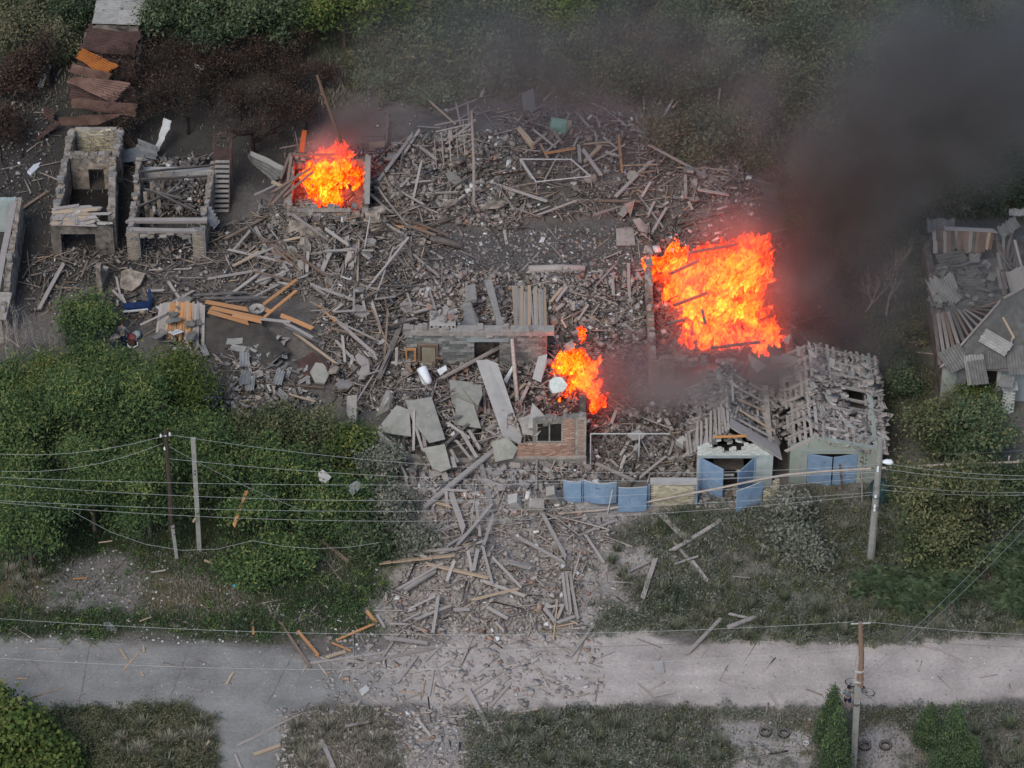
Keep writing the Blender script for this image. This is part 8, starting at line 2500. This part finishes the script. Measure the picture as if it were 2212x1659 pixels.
# polygon, blocks, sticks, crumbs, dark share, block size, phrase
DZ = [
    ('before', [(850, 1000), (1270, 1008), (1300, 1075), (1200, 1110), (900, 1110)], 74, 110, 900, .1, 0.42, 'before the collapsed house', 0),
    ('heap', [(880, 1110), (1230, 1100), (1330, 1150), (1260, 1250), (1250, 1370), (850, 1375), (830, 1290), (930, 1180)], 56, 380, 1700, 0.0, 0.27, 'in the heap above the road', 0),
    ('roadbits', [(700, 1370), (1300, 1370), (1300, 1500), (1100, 1530), (880, 1640), (700, 1500)], 34, 90, 900, 0, .26, 'on the road below the heap', 0),
    ('rear', [(800, 330), (1110, 330), (1120, 500), (930, 490), (800, 430)], 48, 340, 2600, .35, 0.33, 'in the rear brick rubble', 0),
    ('rearplanks', [(1080, 260), (1500, 250), (1640, 430), (1640, 500), (1400, 530), (1330, 480), (1110, 470)], 14, 900, 2200, 0.3, 0.26, 'in the rear plank heap', 0),
    ('behindhouse', [(880, 590), (1390, 600), (1390, 740), (1200, 740), (1200, 715), (870, 715)], 46, 220, 2400, .2, 0.32, 'behind the collapsed house', 0),
    ('inside', [(870, 790), (1190, 790), (1250, 900), (1150, 990), (860, 990)], 14, 380, 1100, .3, .34, 'inside the collapsed house', .5),
    ('gates', [(1270, 890), (1480, 890), (1480, 1040), (1280, 1050)], 22, 260, 1500, .5, 0.34, 'behind the blue gates', 0),
    ('drive', [(1500, 1050), (1640, 1050), (1640, 1105), (1500, 1100)], 20, 10, 200, .0, .26, 'on the drive of the brick garage', 0),
    ('middle', [(690, 600), (880, 560), (900, 720), (860, 900), (740, 880), (690, 760)], 20, 620, 1900, 0.4, 0.26, 'beside the fallen roof', 0),
    ('belowfire', [(560, 460), (800, 470), (800, 660), (540, 650)], 18, 620, 1500, 0.4, 0.28, 'below the small burning house', 0),
    ('ruinyard', [(60, 560), (560, 480), (560, 660), (330, 700), (60, 680)], 10, 420, 1500, 0.65, 0.22, 'in the yard of the ruins', 0),
    ('ruininside', [(290, 350), (450, 350), (440, 480), (300, 480)], 6, 160, 900, .8, .34, 'inside the pillared ruin', .2),
    ('darkw', [(780, 440), (930, 480), (920, 600), (790, 600)], 8, 420, 1000, 0.55, 0.28, 'beside the bare yard', 0),
    ('bare', [(930, 500), (1390, 490), (1390, 620), (930, 600)], 0, 60, 1300, .3, .2, '', 0),
    ('verge', [(1200, 1110), (1560, 1120), (1560, 1340), (1240, 1370)], 14, 50, 600, 0, .24, 'below the blue gates', 0),
    ('westverge', [(130, 1180), (820, 1200), (820, 1390), (0, 1390), (0, 1330)], 0, 60, 1300, .0, 0.13, '', 0),
    ('roadall', [(0, 1385), (2212, 1385), (2212, 1510), (0, 1520)], 0, 50, 700, 0, 0.08, '', 0),
    ('south', [(600, 1530), (1100, 1545), (1100, 1659), (600, 1659)], 8, 90, 900, .02, .24, 'in the dry patch', 0),
    ('southeast', [(1100, 1540), (1750, 1540), (1750, 1659), (1100, 1659)], 0, 12, 200, .02, .2, '', 0),
    ('field', [(760, 60), (1500, 120), (1500, 260), (760, 300)], 0, 50, 260, .3, .2, '', .2),
    ('garageside', [(1460, 880), (1500, 880), (1500, 1040), (1460, 1040)], 5, 60, 400, .3, .34, 'beside the brick garage', .2),
    ('fire2', [(1410, 540), (1700, 540), (1720, 760), (1420, 840)], 0, 700, 3000, .8, .36, '', .9),
    ('fire1', [(640, 350), (780, 350), (780, 445), (650, 445)], 0, 160, 400, .8, .3, '', 1.15),
    ('fire3', [(1190, 760), (1300, 760), (1300, 880), (1195, 880)], 4, 160, 700, .5, .34, 'under the middle fire', .4),
    ('westburnt', [(0, 200), (130, 200), (110, 460), (0, 420)], 0, 40, 330, 0.75, 0.2, '', 0),
    ('eastyard', [(1720, 600), (2000, 600), (2000, 880), (1920, 880), (1700, 740)], 0, 90, 500, .8, .2, '', 0),
    ('court', [(1285, 690), (1400, 690), (1412, 890), (1290, 890)], 8, 300, 1500, .5, .32, 'in the smoky court', 0),
    ('frontfill', [(1050, 920), (1185, 915), (1190, 985), (1050, 1000)], 8, 380, 700, .15, .32, 'before the window of the brick corner', .25),
    ('smallfront', [(590, 480), (810, 480), (810, 525), (590, 530)], 8, 240, 700, .3, .34, 'against the small burning house', .3),
    ('toproad', [(330, 700), (700, 880), (690, 960), (440, 880)], 0, 200, 900, .4, .28, '', .1),
]
nb = 0
SV, SF, ST, off = [], [], [], 0
for name, poly, nbk, nst, ncr, dark, size, where, lift in DZ:
    pt = in_poly_px(poly, max(1, nbk))
    for x, y in pt[:int(nbk * .72)]:
        u = R.random()
        if u < .16 and name in ('before', 'behindhouse', 'rear', 'heap', 'roadbits'):
            mt, kind, tone = 'brick_red', 'brick', 'reddish'
        elif R.random() < dark:
            mt, kind, tone = 'block_dark', 'block', 'sooty'
        else:
            mt, kind, tone = 'block', 'block', 'dusty'
        s = size * rnd(.7, 1.35)
        sz = 'large' if s > size * 1.12 else 'small' if s < size * .85 else 'mid-sized'
        r3 = Matrix.Rotation(rnd(0, 6.3), 3, 'Z') @ Matrix.Rotation(rnd(-.6, .6), 3, 'X') @ Matrix.Rotation(rnd(-.5, .5), 3, 'Y')
        if kind == 'brick':
            dims = (.27, .13, .09)
        else:
            dims = (s, s * rnd(.5, .7), s * rnd(.42, .6))
        tl = 'tilted' if abs(r3[2][2]) < .85 else 'flat'
        inst(kind, R.choice(BLK[mt]), m4((x, y, hz(x, y) + lift + dims[2] * .35 + (rnd(0, .25) if 'road' not in name and 'south' not in name and 'verge' not in name and name != 'drive' else 0)), r3, dims), None, f'{tl} {sz} {tone} {kind} {where}' if kind == 'block' else f'{tl} {tone} brick {where}', kind, f'{kind}s {where}')
        nb += 1
    # sticks
    for n, sticks, fine in ((nst, True, 1), (ncr, False, 1), (int(ncr * .9), False, .42)):
        if not n:
            continue
        p = in_poly_px(poly, n)
        z = hn(p[:, 0], p[:, 1]) + lift
        pile = (name not in ('roadbits', 'roadall', 'south', 'southeast', 'bare', 'westverge', 'verge', 'drive', 'field', 'eastyard'))
        if sticks:
            L = NR.gamma(2.0, .46, n) + .25
            sc = np.c_[L, NR.uniform(.02, .095, n), NR.uniform(.015, .05, n)]
            rot = rot_np(n, .35 if pile else .06)
            z = z + NR.uniform(0.02, .32 if pile else .04, n)
        else:
            s = (NR.gamma(2.0, size * .19, n) + .03) * fine
            s = np.minimum(s, size * 1.1)
            sc = np.c_[s * NR.uniform(.8, 1.5, n), s * NR.uniform(.5, 1, n), s * NR.uniform(.3, .7, n)]
            rot = rot_np(n, .8 if pile else .3)
            z = z + sc[:, 2] * .3 + NR.uniform(0, .16 if pile else .0, n)
        v, f = boxes_np(np.c_[p, z], sc, rot, .16)
        dk = NR.uniform(0, 1, n) < dark
        base = np.where(dk[:, None], np.array([.09, .082, .076]), np.array([.30, .27, .248] if name in ('before', 'heap', 'roadbits', 'drive', 'south', 'verge', 'roadall', 'behindhouse', 'inside', 'southeast') else [.235, .215, .198])) * NR.uniform(.65, 1.3, n)[:, None]
        if sticks:
            base = base * np.array([1.12, 1.04, .97])
            tan = NR.uniform(0, 1, n) < .05
            base[tan] = np.array([.36, .25, .15]) * NR.uniform(.8, 1.2, tan.sum())[:, None]
        else:
            red = NR.uniform(0, 1, n) < (.06 if name in ('before', 'behindhouse', 'rear', 'heap', 'roadbits') else .02)
            base[red] = np.array([.30, .18, .135]) * NR.uniform(.7, 1.2, red.sum())[:, None]
            wht = NR.uniform(0, 1, n) < (.05 if name not in ('westverge', 'roadall') else .3)
            base[wht] = np.array([.58, .58, .57]) * NR.uniform(.8, 1.2, wht.sum())[:, None]
        SV.append(v)
        SF.append(f + off)
        ST.append(np.repeat(base, 8, 0))
        off += len(v)
add_obj('rubble', np_mesh('rubble', np.concatenate(SV), np.concatenate(SF), M['rubble'], tint=np.concatenate(ST)), kind='stuff')
# broken pieces of wall and long timbers standing out of the heaps
HEAPS = ((560, 500, 800, 640, 'below the small burning house', 9, 14), (690, 610, 880, 850, 'beside the fallen roof', 9, 14), (820, 330, 1100, 470, 'in the rear brick rubble', 5, 7), (1110, 300, 1620, 480, 'in the rear plank heap', 5, 12), (790, 470, 930, 620, 'beside the bare yard', 3, 7))
for x0, y0, x1, y1, where, nw, nt_ in HEAPS:
    for k in range(nw):
        L, W = rnd(.7, 1.7), rnd(.5, 1.1)
        pts = [(math.cos(a) * L * .5 * rnd(.75, 1.15), math.sin(a) * W * .5 * rnd(.75, 1.15), 0) for a in (.4, 1.3, 2.5, 3.6, 4.6, 5.6)]
        mt = R.choice(('conc_beam', 'plaster', 'slate_dust', 'slab_green'))
        tl = rnd(.2, .9)
        g = G(rnd(x0, x1), rnd(y0, y1), .25 + L * .3 * math.sin(tl))
        inst('wall_fragment', MB().prism(pts, (0, 0, rnd(.06, .16))).mesh('wall_fragment', M[mt]), m4(g, Matrix.Rotation(rnd(0, 6.3), 3, 'Z') @ Matrix.Rotation(tl, 3, 'Y')), None, f"{'steeply tilted' if tl > .55 else 'gently tilted'} {'big' if L > 1.2 else 'small'} wall fragment {where}", 'wall fragment', f'wall fragments {where}')
    for k in range(nt_):
        px, py, a, L = rnd(x0, x1), rnd(y0, y1), rnd(0, 6.28), rnd(2.2, 4.6)
        g = G(px, py, .1)
        e = g + Vector((math.cos(a) * L, math.sin(a) * L, 0))
        e.z = hz(e.x, e.y) + rnd(.5, 1.7)
        inst('timber', R.choice(PLANKS[R.choice(('wood', 'wood', 'wood_brown', 'wood_dark'))]), plank_mat(g, e, rnd(.07, .14), rnd(.06, .12)), None, f"{'longer' if L > 3.4 else 'shorter'} timber rising {'eastward' if math.cos(a) > .4 else 'westward' if math.cos(a) < -.4 else 'backward' if math.sin(a) > 0 else 'roadward'} {where}", 'timber', f'timbers propped up {where}')
# slate shards lying about
for k in range(60):
    zone = R.choice(((690, 600, 880, 900, 'beside the fallen roof'), (560, 470, 790, 640, 'below the small burning house'), (330, 880, 640, 960, 'under the fallen roof'), (1400, 380, 1640, 500, 'above the big fire')))
    px, py = rnd(zone[0], zone[2]), rnd(zone[1], zone[3])
    s = rnd(.7, 1.4)
    inst('slate_piece', R.choice(pieces[8:]), m4(G(px, py, rnd(.1, .4)), Matrix.Rotation(rnd(-.5, .5), 3, 'Y') @ Matrix.Rotation(rnd(0, 6.3), 3, 'Z') @ Matrix.Rotation(rnd(-.4, .4), 3, 'X'), (s, s, 1)), None,
         f"{'larger' if s > 1.05 else 'smaller'} grey slate shard {zone[4]}", 'slate shard', f'slate shards {zone[4]}')
# small singular litter
for px, py, c, sz, lab, cat in ((508, 1268 + 0, (.1, .5, .6), (.12, .28, .08), 'turquoise bottle on the parking patch edge', 'bottle'), (433, 191, (.6, .6, .58), (.2, .6, .1), 'white scrap hanging in the burnt orchard', 'scrap'), (349, 669, (.6, .6, .6), (.55, .16, .14), 'white pipe piece in the yard above the fallen roof', 'pipe'),
                                (1172, 522, (.55, .57, .58), (.35, .25, .1), 'white crumpled scrap on the bare yard', 'scrap'), (978, 146, (.3, .33, .35), (.6, .4, .2), 'pale grey rag in the field behind the heaps', 'rag'), (438, 1331, (.05, .1, .3), (.01, .01, .01), '', ''),
                                (72, 368, (.55, .58, .62), (.9, .35, .12), 'white bathtub shell on the ash beside the ruin', 'tub'), (1848, 400, (.35, .35, .42), (.5, .6, .3), 'pale lilac rag hanging in the smoke', 'rag'), (788, 1496, (.5, .49, .46), (.5, .35, .14), 'large pale stone on the road edge south of the heap', 'stone'),
                                (1298 * 0 + 510, 1266, (.5, .5, .5), (.01, .01, .01), '', '')):
    if not lab:
        continue
    mt = pmat('litter', tuple(q * .85 for q in c), c, 3)
    b = MB().box((0, 0, 0), (1, 1, 1), jit=.18)
    b.box((.3, .1, .2), (.6, .7, .5), .5, .12)
    inst(cat.replace(' ', '_'), b.mesh(cat, mt), m4(G(px, py, .1 + (1.5 if 'hanging' in lab else 0)), Matrix.Rotation(rnd(0, 3), 3, 'Z'), sz), None, lab, cat)
# ---------------------------------------------------------------- flames
def flame_mat():
    m = bpy.data.materials.new('flame')
    m.use_nodes = True
    nt = m.node_tree
    nt.nodes.remove(nt.nodes['Principled BSDF'])
    geo = nt.nodes.new('ShaderNodeNewGeometry')
    mp = nt.nodes.new('ShaderNodeMapping')
    mp.inputs['Scale'].default_value = (1, 1, .55)
    nt.links.new(geo.outputs['Position'], mp.inputs[0])
    big = maprange(nt, noise_n(nt, mp.outputs[0], .62, 3, .55, .8), .3, .7)
    fine = maprange(nt, noise_n(nt, mp.outputs[0], 2.4, 7, .66, 1.8), .3, .7)
    at = nt.nodes.new('ShaderNodeAttribute')
    at.attribute_name = 'tint'
    heat = math_n(nt, 'ADD', math_n(nt, 'MULTIPLY', big, .42), math_n(nt, 'MULTIPLY', fine, .5))
    heat = math_n(nt, 'ADD', heat, math_n(nt, 'MULTIPLY', at.outputs['Fac'], .3))
    r = nt.nodes.new('ShaderNodeValToRGB')
    el = r.color_ramp.elements
    for p, c in ((.32, (.02, .0005, .0001)), (.42, (.16, .005, .0003)), (.52, (.6, .019, .0008)), (.62, (1.0, .042, .0016)), (.74, (1.0, .078, .003)), (.86, (1.0, .15, .010))):
        e = el.new(p)
        e.color = c + (1,)
    el.remove(el[0])
    el.remove(el[-1])
    nt.links.new(maprange(nt, heat, -.08, 1.0), r.inputs[0])
    em = nt.nodes.new('ShaderNodeEmission')
    nt.links.new(r.outputs[0], em.inputs[0])
    em.inputs[1].default_value = 6.2
    tr = nt.nodes.new('ShaderNodeBsdfTransparent')
    hole = noise_n(nt, mp.outputs[0], 4.2, 6, .7, 1.2)
    al = math_n(nt, 'ADD', math_n(nt, 'MULTIPLY', hole, 1.0), math_n(nt, 'MULTIPLY', at.outputs['Fac'], .55))
    mx = nt.nodes.new('ShaderNodeMixShader')
    nt.links.new(maprange(nt, al, .52, .66), mx.inputs[0])
    nt.links.new(tr.outputs[0], mx.inputs[1])
    nt.links.new(em.outputs[0], mx.inputs[2])
    nt.links.new(mx.outputs[0], nt.nodes['Material Output'].inputs[0])
    return m


M['flame'] = flame_mat()


def fire(poly, n, zr, hr, label, group, seed, tall=1.0, wind=(.35, .15), gaps=0, lick=0):
    rs = np.random.RandomState(seed)
    V, F, T = [], [], []
    arr = np.array(poly, float)
    lo, hi = arr.min(0), arr.max(0)
    pts = []
    while len(pts) < n:
        q = rs.uniform(lo, hi)
        d = sdist(np.array([q[0]]), np.array([q[1]]), [tuple(p) for p in poly])[0]
        if d > 0:
            pts.append((q[0], q[1], d))
    ns, nr = 6, 7
    top_e = [q for q in poly if q[1] < lo[1] + .38 * (hi[1] - lo[1])]
    side = [(q[0] - 8, q[1]) for q in poly if q[0] > lo[0] + .8 * (hi[0] - lo[0])]
    for k in range(lick):                              # ragged tongues along the upper and lee edges
        i = rs.randint(len(top_e) - 1)
        u = rs.uniform()
        q = (top_e[i][0] * (1 - u) + top_e[i + 1][0] * u, top_e[i][1] * (1 - u) + top_e[i + 1][1] * u) if k % 3 else side[rs.randint(len(side))]
        pts.append((q[0] + rs.normal(0, 5), q[1] + rs.normal(7, 5), -1))
    for px, py, d in pts:
        z = rs.uniform(*zr)
        h = rs.uniform(.5, 1.7) * rs.uniform(.5, 1) if d < 0 else rs.uniform(*hr) * min(1, .3 + d / 36) * tall
        d = abs(d) * 6 if d < 0 else d
        if gaps and rs.uniform() < gaps * (1 - (px - lo[0]) / (hi[0] - lo[0])) * (fbm(np.array([px * .05]), np.array([py * .05]), 5)[0] > .45):
            continue
        c = P(px, py, z)
        hot = min(1, d / 30) * rs.uniform(.5, 1)
        w = h * rs.uniform(.16, .32)
        base = np.array([c.x, c.y, z - h * .5])
        ph = rs.uniform(0, 6.28)
        lean = np.array([wind[0] + rs.normal(0, .25), wind[1] + rs.normal(0, .25)]) * h
        k0 = sum(len(v) for v in V) if False else None
        rows = []
        for j in range(nr):
            t = j / (nr - 1)
            rad_ = w * (math.sin(math.pi * min(1, t * .9 + .12)) ** .8) * (1 - t * .55) * (1 + .25 * math.sin(ph + t * 7))
            if j == nr - 1:
                rad_ = .01
            cen = base + np.array([lean[0] * t * t + .1 * h * math.sin(ph + t * 5), lean[1] * t * t + .1 * h * math.cos(ph * 1.7 + t * 4), h * t])
            a = np.arange(ns) * 2 * np.pi / ns + ph + t * 1.2
            ring = cen + np.c_[np.cos(a) * rad_, np.sin(a) * rad_ * .8, np.zeros(ns)]
            rows.append(ring)
            T.append(np.full(ns, np.clip(hot * (1 - .75 * t) - (.25 if t > .8 else 0), -.3, 1)))
        V.append(np.concatenate(rows))
    allv = np.concatenate(V)
    per = ns * nr
    f0 = np.array([[j * ns + k, j * ns + (k + 1) % ns, (j + 1) * ns + (k + 1) % ns, (j + 1) * ns + k] for j in range(nr - 1) for k in range(ns)])
    fa = (f0[None] + (np.arange(len(V)) * per)[:, None, None]).reshape(-1, 4)
    o0 = P(arr[:, 0].mean(), arr[:, 1].mean(), zr[0])
    me = np_mesh('fire', allv - np.array(o0), fa, M['flame'], tint=np.concatenate(T), smooth=True)
    return add_obj('fire', me, o0, label=label, category='fire', group=group) if False else prop(add_obj('fire', me, o0), label, 'fire', group)


GFI = 'fires burning in the wrecked houses'
fire([(1388, 566), (1405, 556), (1430, 550), (1450, 536), (1480, 534), (1520, 528), (1560, 520), (1600, 514), (1640, 510), (1652, 516), (1644, 532), (1652, 548), (1664, 540), (1658, 575), (1650, 620), (1640, 660), (1624, 690), (1650, 692), (1674, 690), (1680, 725), (1655, 742), (1600, 745), (1540, 750), (1490, 746), (1464, 738),
      (1476, 712), (1462, 690), (1450, 668), (1438, 645), (1424, 632), (1420, 610), (1430, 590), (1404, 576)], 1150, (.7, 2.6), (.7, 1.9), 'biggest fire, a sheet of orange flame filling the eastern house', GFI, 1, gaps=1.2, lick=120)
fire([(1388, 562), (1402, 554), (1436, 552), (1452, 566), (1436, 578), (1400, 574)], 80, (1.8, 2.8), (.7, 1.2), 'tongue of flame at the western wall corner of the biggest fire', GFI, 5)
fire([(642, 378), (660, 350), (672, 335), (690, 325), (705, 322), (720, 330), (732, 318), (740, 306), (747, 318), (752, 332), (766, 350), (778, 368), (772, 386), (752, 384), (740, 400), (736, 420), (748, 446), (735, 450), (720, 440), (705, 448), (690, 444), (680, 438), (665, 424), (655, 404)], 430, (1.3, 2.4), (.6, 1.4), 'fire in the small roofless house, yellow at its heart', GFI, 2, lick=50)
fire([(1244, 706), (1258, 700), (1270, 704), (1266, 722), (1262, 742), (1250, 742), (1246, 724)], 34, (1.4, 2.0), (.4, .9), 'small upper flame of the middle fire beside the rubble', GFI, 3)
fire([(1192, 790), (1208, 770), (1230, 758), (1262, 752), (1272, 770), (1280, 790), (1284, 815), (1290, 835), (1300, 860), (1292, 868), (1278, 866), (1262, 846), (1246, 838), (1232, 852), (1210, 866), (1202, 864), (1218, 840), (1228, 815), (1205, 805)], 260, (1.2, 2.4), (.4, 1.1), 'middle fire licking out of the corner of the collapsed brick house', GFI, 4, lick=40)
for k, (px, py, lab) in enumerate(((1341, 920, 'lone ember glowing in the dark rubble behind the gates'), (1347, 874, 'ember glowing on a beam below the middle fire'))):
    fire([(px - 3, py - 3), (px + 3, py - 3), (px + 3, py + 3), (px - 3, py + 3)], 4, (.5, .8), (.25, .4), lab, 'glowing embers', 20 + k)


# ---------------------------------------------------------------- smoke: drifting, dark, thicker at the fires
PUFFS = {'cold': [], 'warm': [], 'black': []}
DENS = {'dark': .62, 'mid': .5, 'thin': .15, 'fire': .5}


def puff(px, py, z, r, kind, sx=1.0, sy=1.0, sz=.8):
    PUFFS['warm' if kind == 'fire' else 'black' if kind == 'dark' else 'cold'].append((P(px, py, z), (r * sx, r * sy, r * sz), DENS[kind]))


def smoke(key, voxel, scale, col, lo, hi):
    pf = PUFFS[key]
    mn = Vector([min(c[i] - s[i] for c, s, d in pf) for i in range(3)])
    mxv = Vector([max(c[i] + s[i] for c, s, d in pf) for i in range(3)])
    mn.z = max(mn.z, -.2)
    m = bpy.data.materials.new('smoke')
    m.use_nodes = True
    nt = m.node_tree
    nt.nodes.remove(nt.nodes['Principled BSDF'])
    pv = nt.nodes.new('ShaderNodeVolumePrincipled')
    pv.inputs['Color'].default_value = col + (1,)
    pv.inputs['Density'].default_value = 1.0
    pv.inputs['Anisotropy'].default_value = .1
    nt.links.new(pv.outputs[0], nt.nodes['Material Output'].inputs['Volume'])
    g = bpy.data.node_groups.new('smoke_density', 'GeometryNodeTree')
    g.interface.new_socket('Geometry', in_out='INPUT', socket_type='NodeSocketGeometry')
    g.interface.new_socket('Geometry', in_out='OUTPUT', socket_type='NodeSocketGeometry')
    out = g.nodes.new('NodeGroupOutput')
    pos = g.nodes.new('GeometryNodeInputPosition').outputs[0]
    warp = g.nodes.new('ShaderNodeTexNoise')
    warp.inputs['Scale'].default_value = .22
    warp.inputs['Detail'].default_value = 3
    g.links.new(pos, warp.inputs['Vector'])

    def vm(op, a, b):
        n = g.nodes.new('ShaderNodeVectorMath')
        n.operation = op
        for q, v in ((0, a), (1, b)):
            if isinstance(v, (tuple, Vector)):
                n.inputs[q].default_value = tuple(v)
            elif v is not None:
                g.links.new(v, n.inputs[q])
        return n

    def mt(op, a, b=None):
        n = g.nodes.new('ShaderNodeMath')
        n.operation = op
        for q, v in ((0, a), (1, b)):
            if isinstance(v, (int, float)):
                n.inputs[q].default_value = v
            elif v is not None:
                g.links.new(v, n.inputs[q])
        return n.outputs[0]
    w0 = vm('SUBTRACT', warp.outputs['Color'], (.5, .5, .5)).outputs[0]
    w1 = g.nodes.new('ShaderNodeVectorMath')
    w1.operation = 'SCALE'
    w1.inputs['Scale'].default_value = 3.2 if key == 'cold' else 1.6
    g.links.new(w0, w1.inputs[0])
    p2 = vm('ADD', pos, w1.outputs[0]).outputs[0]
    total = None
    for c, s, d in pf:
        q = vm('SUBTRACT', p2, tuple(c)).outputs[0]
        q = vm('DIVIDE', q, tuple(s)).outputs[0]
        ln = vm('LENGTH', q, None).outputs['Value']
        f = mt('MAXIMUM', mt('SUBTRACT', 1.0, ln), 0.0)
        f = mt('MULTIPLY', mt('MULTIPLY', f, mt('SUBTRACT', 2.2, mt('MULTIPLY', f, 1.2))), f)
        f = mt('MULTIPLY', f, d)
        total = f if total is None else mt('ADD', total, f)
    nz = g.nodes.new('ShaderNodeTexNoise')
    nz.inputs['Scale'].default_value = scale
    nz.inputs['Detail'].default_value = 6
    nz.inputs['Roughness'].default_value = .6
    nz.inputs['Distortion'].default_value = .5
    g.links.new(pos, nz.inputs['Vector'])
    mr = g.nodes.new('ShaderNodeMapRange')
    g.links.new(nz.outputs[0], mr.inputs[0])
    mr.inputs[1].default_value, mr.inputs[2].default_value = lo, hi
    dens = mt('MULTIPLY', total, mr.outputs[0])
    vc = g.nodes.new('GeometryNodeVolumeCube')
    g.links.new(dens, vc.inputs['Density'])
    vc.inputs['Min'].default_value = mn
    vc.inputs['Max'].default_value = mxv
    for q, ax in enumerate('XYZ'):
        vc.inputs['Resolution ' + ax].default_value = max(8, int((mxv[q] - mn[q]) / voxel))
    sm = g.nodes.new('GeometryNodeSetMaterial')
    sm.inputs['Material'].default_value = m
    g.links.new(vc.outputs[0], sm.inputs[0])
    g.links.new(sm.outputs[0], out.inputs[0])
    me = bpy.data.meshes.new('smoke')
    me.materials.append(m)
    o = bpy.data.objects.new('smoke', me)
    COL.objects.link(o)
    o.modifiers.new('density', 'NODES').node_group = g
    o['kind'] = 'stuff'


# plume of the biggest fire
puff(1720, 600, 3.5, 3.6, 'dark')
puff(1770, 500, 6.5, 4.4, 'dark')
puff(1700, 440, 7.5, 3.2, 'dark')
puff(1830, 420, 9.0, 4.6, 'dark', 1.2)
puff(1920, 350, 11.5, 4.6, 'dark', 1.3, .9, .7)
puff(1850, 400, 9.5, 5.2, 'mid', 1.2)
puff(1960, 300, 13, 6.5, 'mid', 1.2)
puff(2090, 200, 17, 7.5, 'mid', 1.2)
puff(1990, 260, 14, 5.0, 'dark', 1.3)
puff(2110, 170, 18, 5.5, 'mid', 1.3)
puff(1700, 330, 9, 5.0, 'mid', 1.3)
puff(2200, 90, 21, 8.0, 'mid', 1.2)
puff(1900, 560, 5.0, 5.5, 'thin', 1.4)
puff(1750, 680, 2.6, 3.4, 'mid')
puff(1830, 760, 2.2, 3.8, 'thin', 1.4)
puff(1560, 640, 2.6, 5.0, 'fire', 1.1, 1.0, .6)
puff(1570, 790, 3.6, 4.4, 'fire', 1.4, .8, .7)
puff(1500, 850, 4.6, 3.0, 'fire', 1.5, .8, .6)
puff(1730, 620, 4.5, 2.8, 'fire')
puff(1700, 790, 3.5, 3.0, 'fire', 1.3)
puff(1900, 700, 3.5, 5.0, 'thin', 1.4)
puff(2080, 620, 6, 6.0, 'thin', 1.3)
puff(720, 330, 3.4, 2.2, 'fire')
puff(1390, 820, 2.8, 3.8, 'fire', 1.2, .9, .7)
puff(1340, 760, 3.2, 2.2, 'mid')
puff(1640, 470, 4.5, 3.6, 'mid')
# smoke of the middle fire
puff(1320, 830, 2.4, 2.4, 'mid', 1.2)
puff(1255, 880, 2.6, 1.1, 'dark', 1.7, .8, .6)
puff(1420, 760, 3.0, 2.6, 'thin', 1.3)
# smoke of the small house
puff(745, 290, 4.0, 2.1, 'mid')
puff(790, 230, 6.5, 3.4, 'mid', 1.2)
puff(735, 285, 4.2, 1.9, 'dark')
puff(770, 235, 6.0, 2.4, 'dark')
puff(1740, 560, 4.6, 2.6, 'fire')
puff(1600, 500, 5.0, 2.6, 'fire', 1.4)
puff(700, 320, 3.8, 1.8, 'fire', 1.3)
puff(880, 170, 9.0, 5.0, 'thin', 1.3)
puff(1020, 120, 11, 7.0, 'thin', 1.5)
puff(1200, 110, 12, 8.0, 'thin', 1.6)
puff(1400, 200, 11, 8.0, 'thin', 1.6)
puff(1600, 300, 10, 7.0, 'thin', 1.4)
puff(1750, 150, 14, 9.0, 'thin', 1.5)
# pale wisp at the small house's rear post
puff(672, 300, 3.2, .7, 'thin', 1.6, .6, .6)
smoke('cold', .4, .17, (.31, .3, .298), .4, .6)
smoke('warm', .3, .35, (.66, .58, .55), .28, .58)
smoke('black', .2, .42, (.27, .215, .195), .41, .57)


# ---------------------------------------------------------------- labels: tell look-alikes of one group apart by their place
ORD = 'first second third fourth fifth sixth seventh eighth ninth tenth eleventh twelfth thirteenth fourteenth fifteenth sixteenth seventeenth eighteenth nineteenth twentieth'.split()
NUMW = 'zero one two three four five six seven eight nine ten eleven twelve thirteen fourteen fifteen sixteen seventeen eighteen nineteen twenty'.split()
bpy.context.view_layer.update()
same = {}
for o in COL.objects:
    if o.parent is None and 'label' in o:
        same.setdefault((o['label'], o.get('group', '')), []).append(o)
for (lab, grp), obs in same.items():
    if not 1 < len(obs) <= 20 or len(lab.split()) > 11:
        continue
    obs.sort(key=lambda q: q.matrix_world.translation.x)
    for i, o in enumerate(obs):
        n = len(obs)
        o['label'] = f"{lab}, " + (('the left of two', 'the right of two')[i] if n == 2 else f'leftmost of {NUMW[n]}' if i == 0 else f'rightmost of {NUMW[n]}' if i == n - 1 else f'{ORD[i]} of {NUMW[n]} from left')
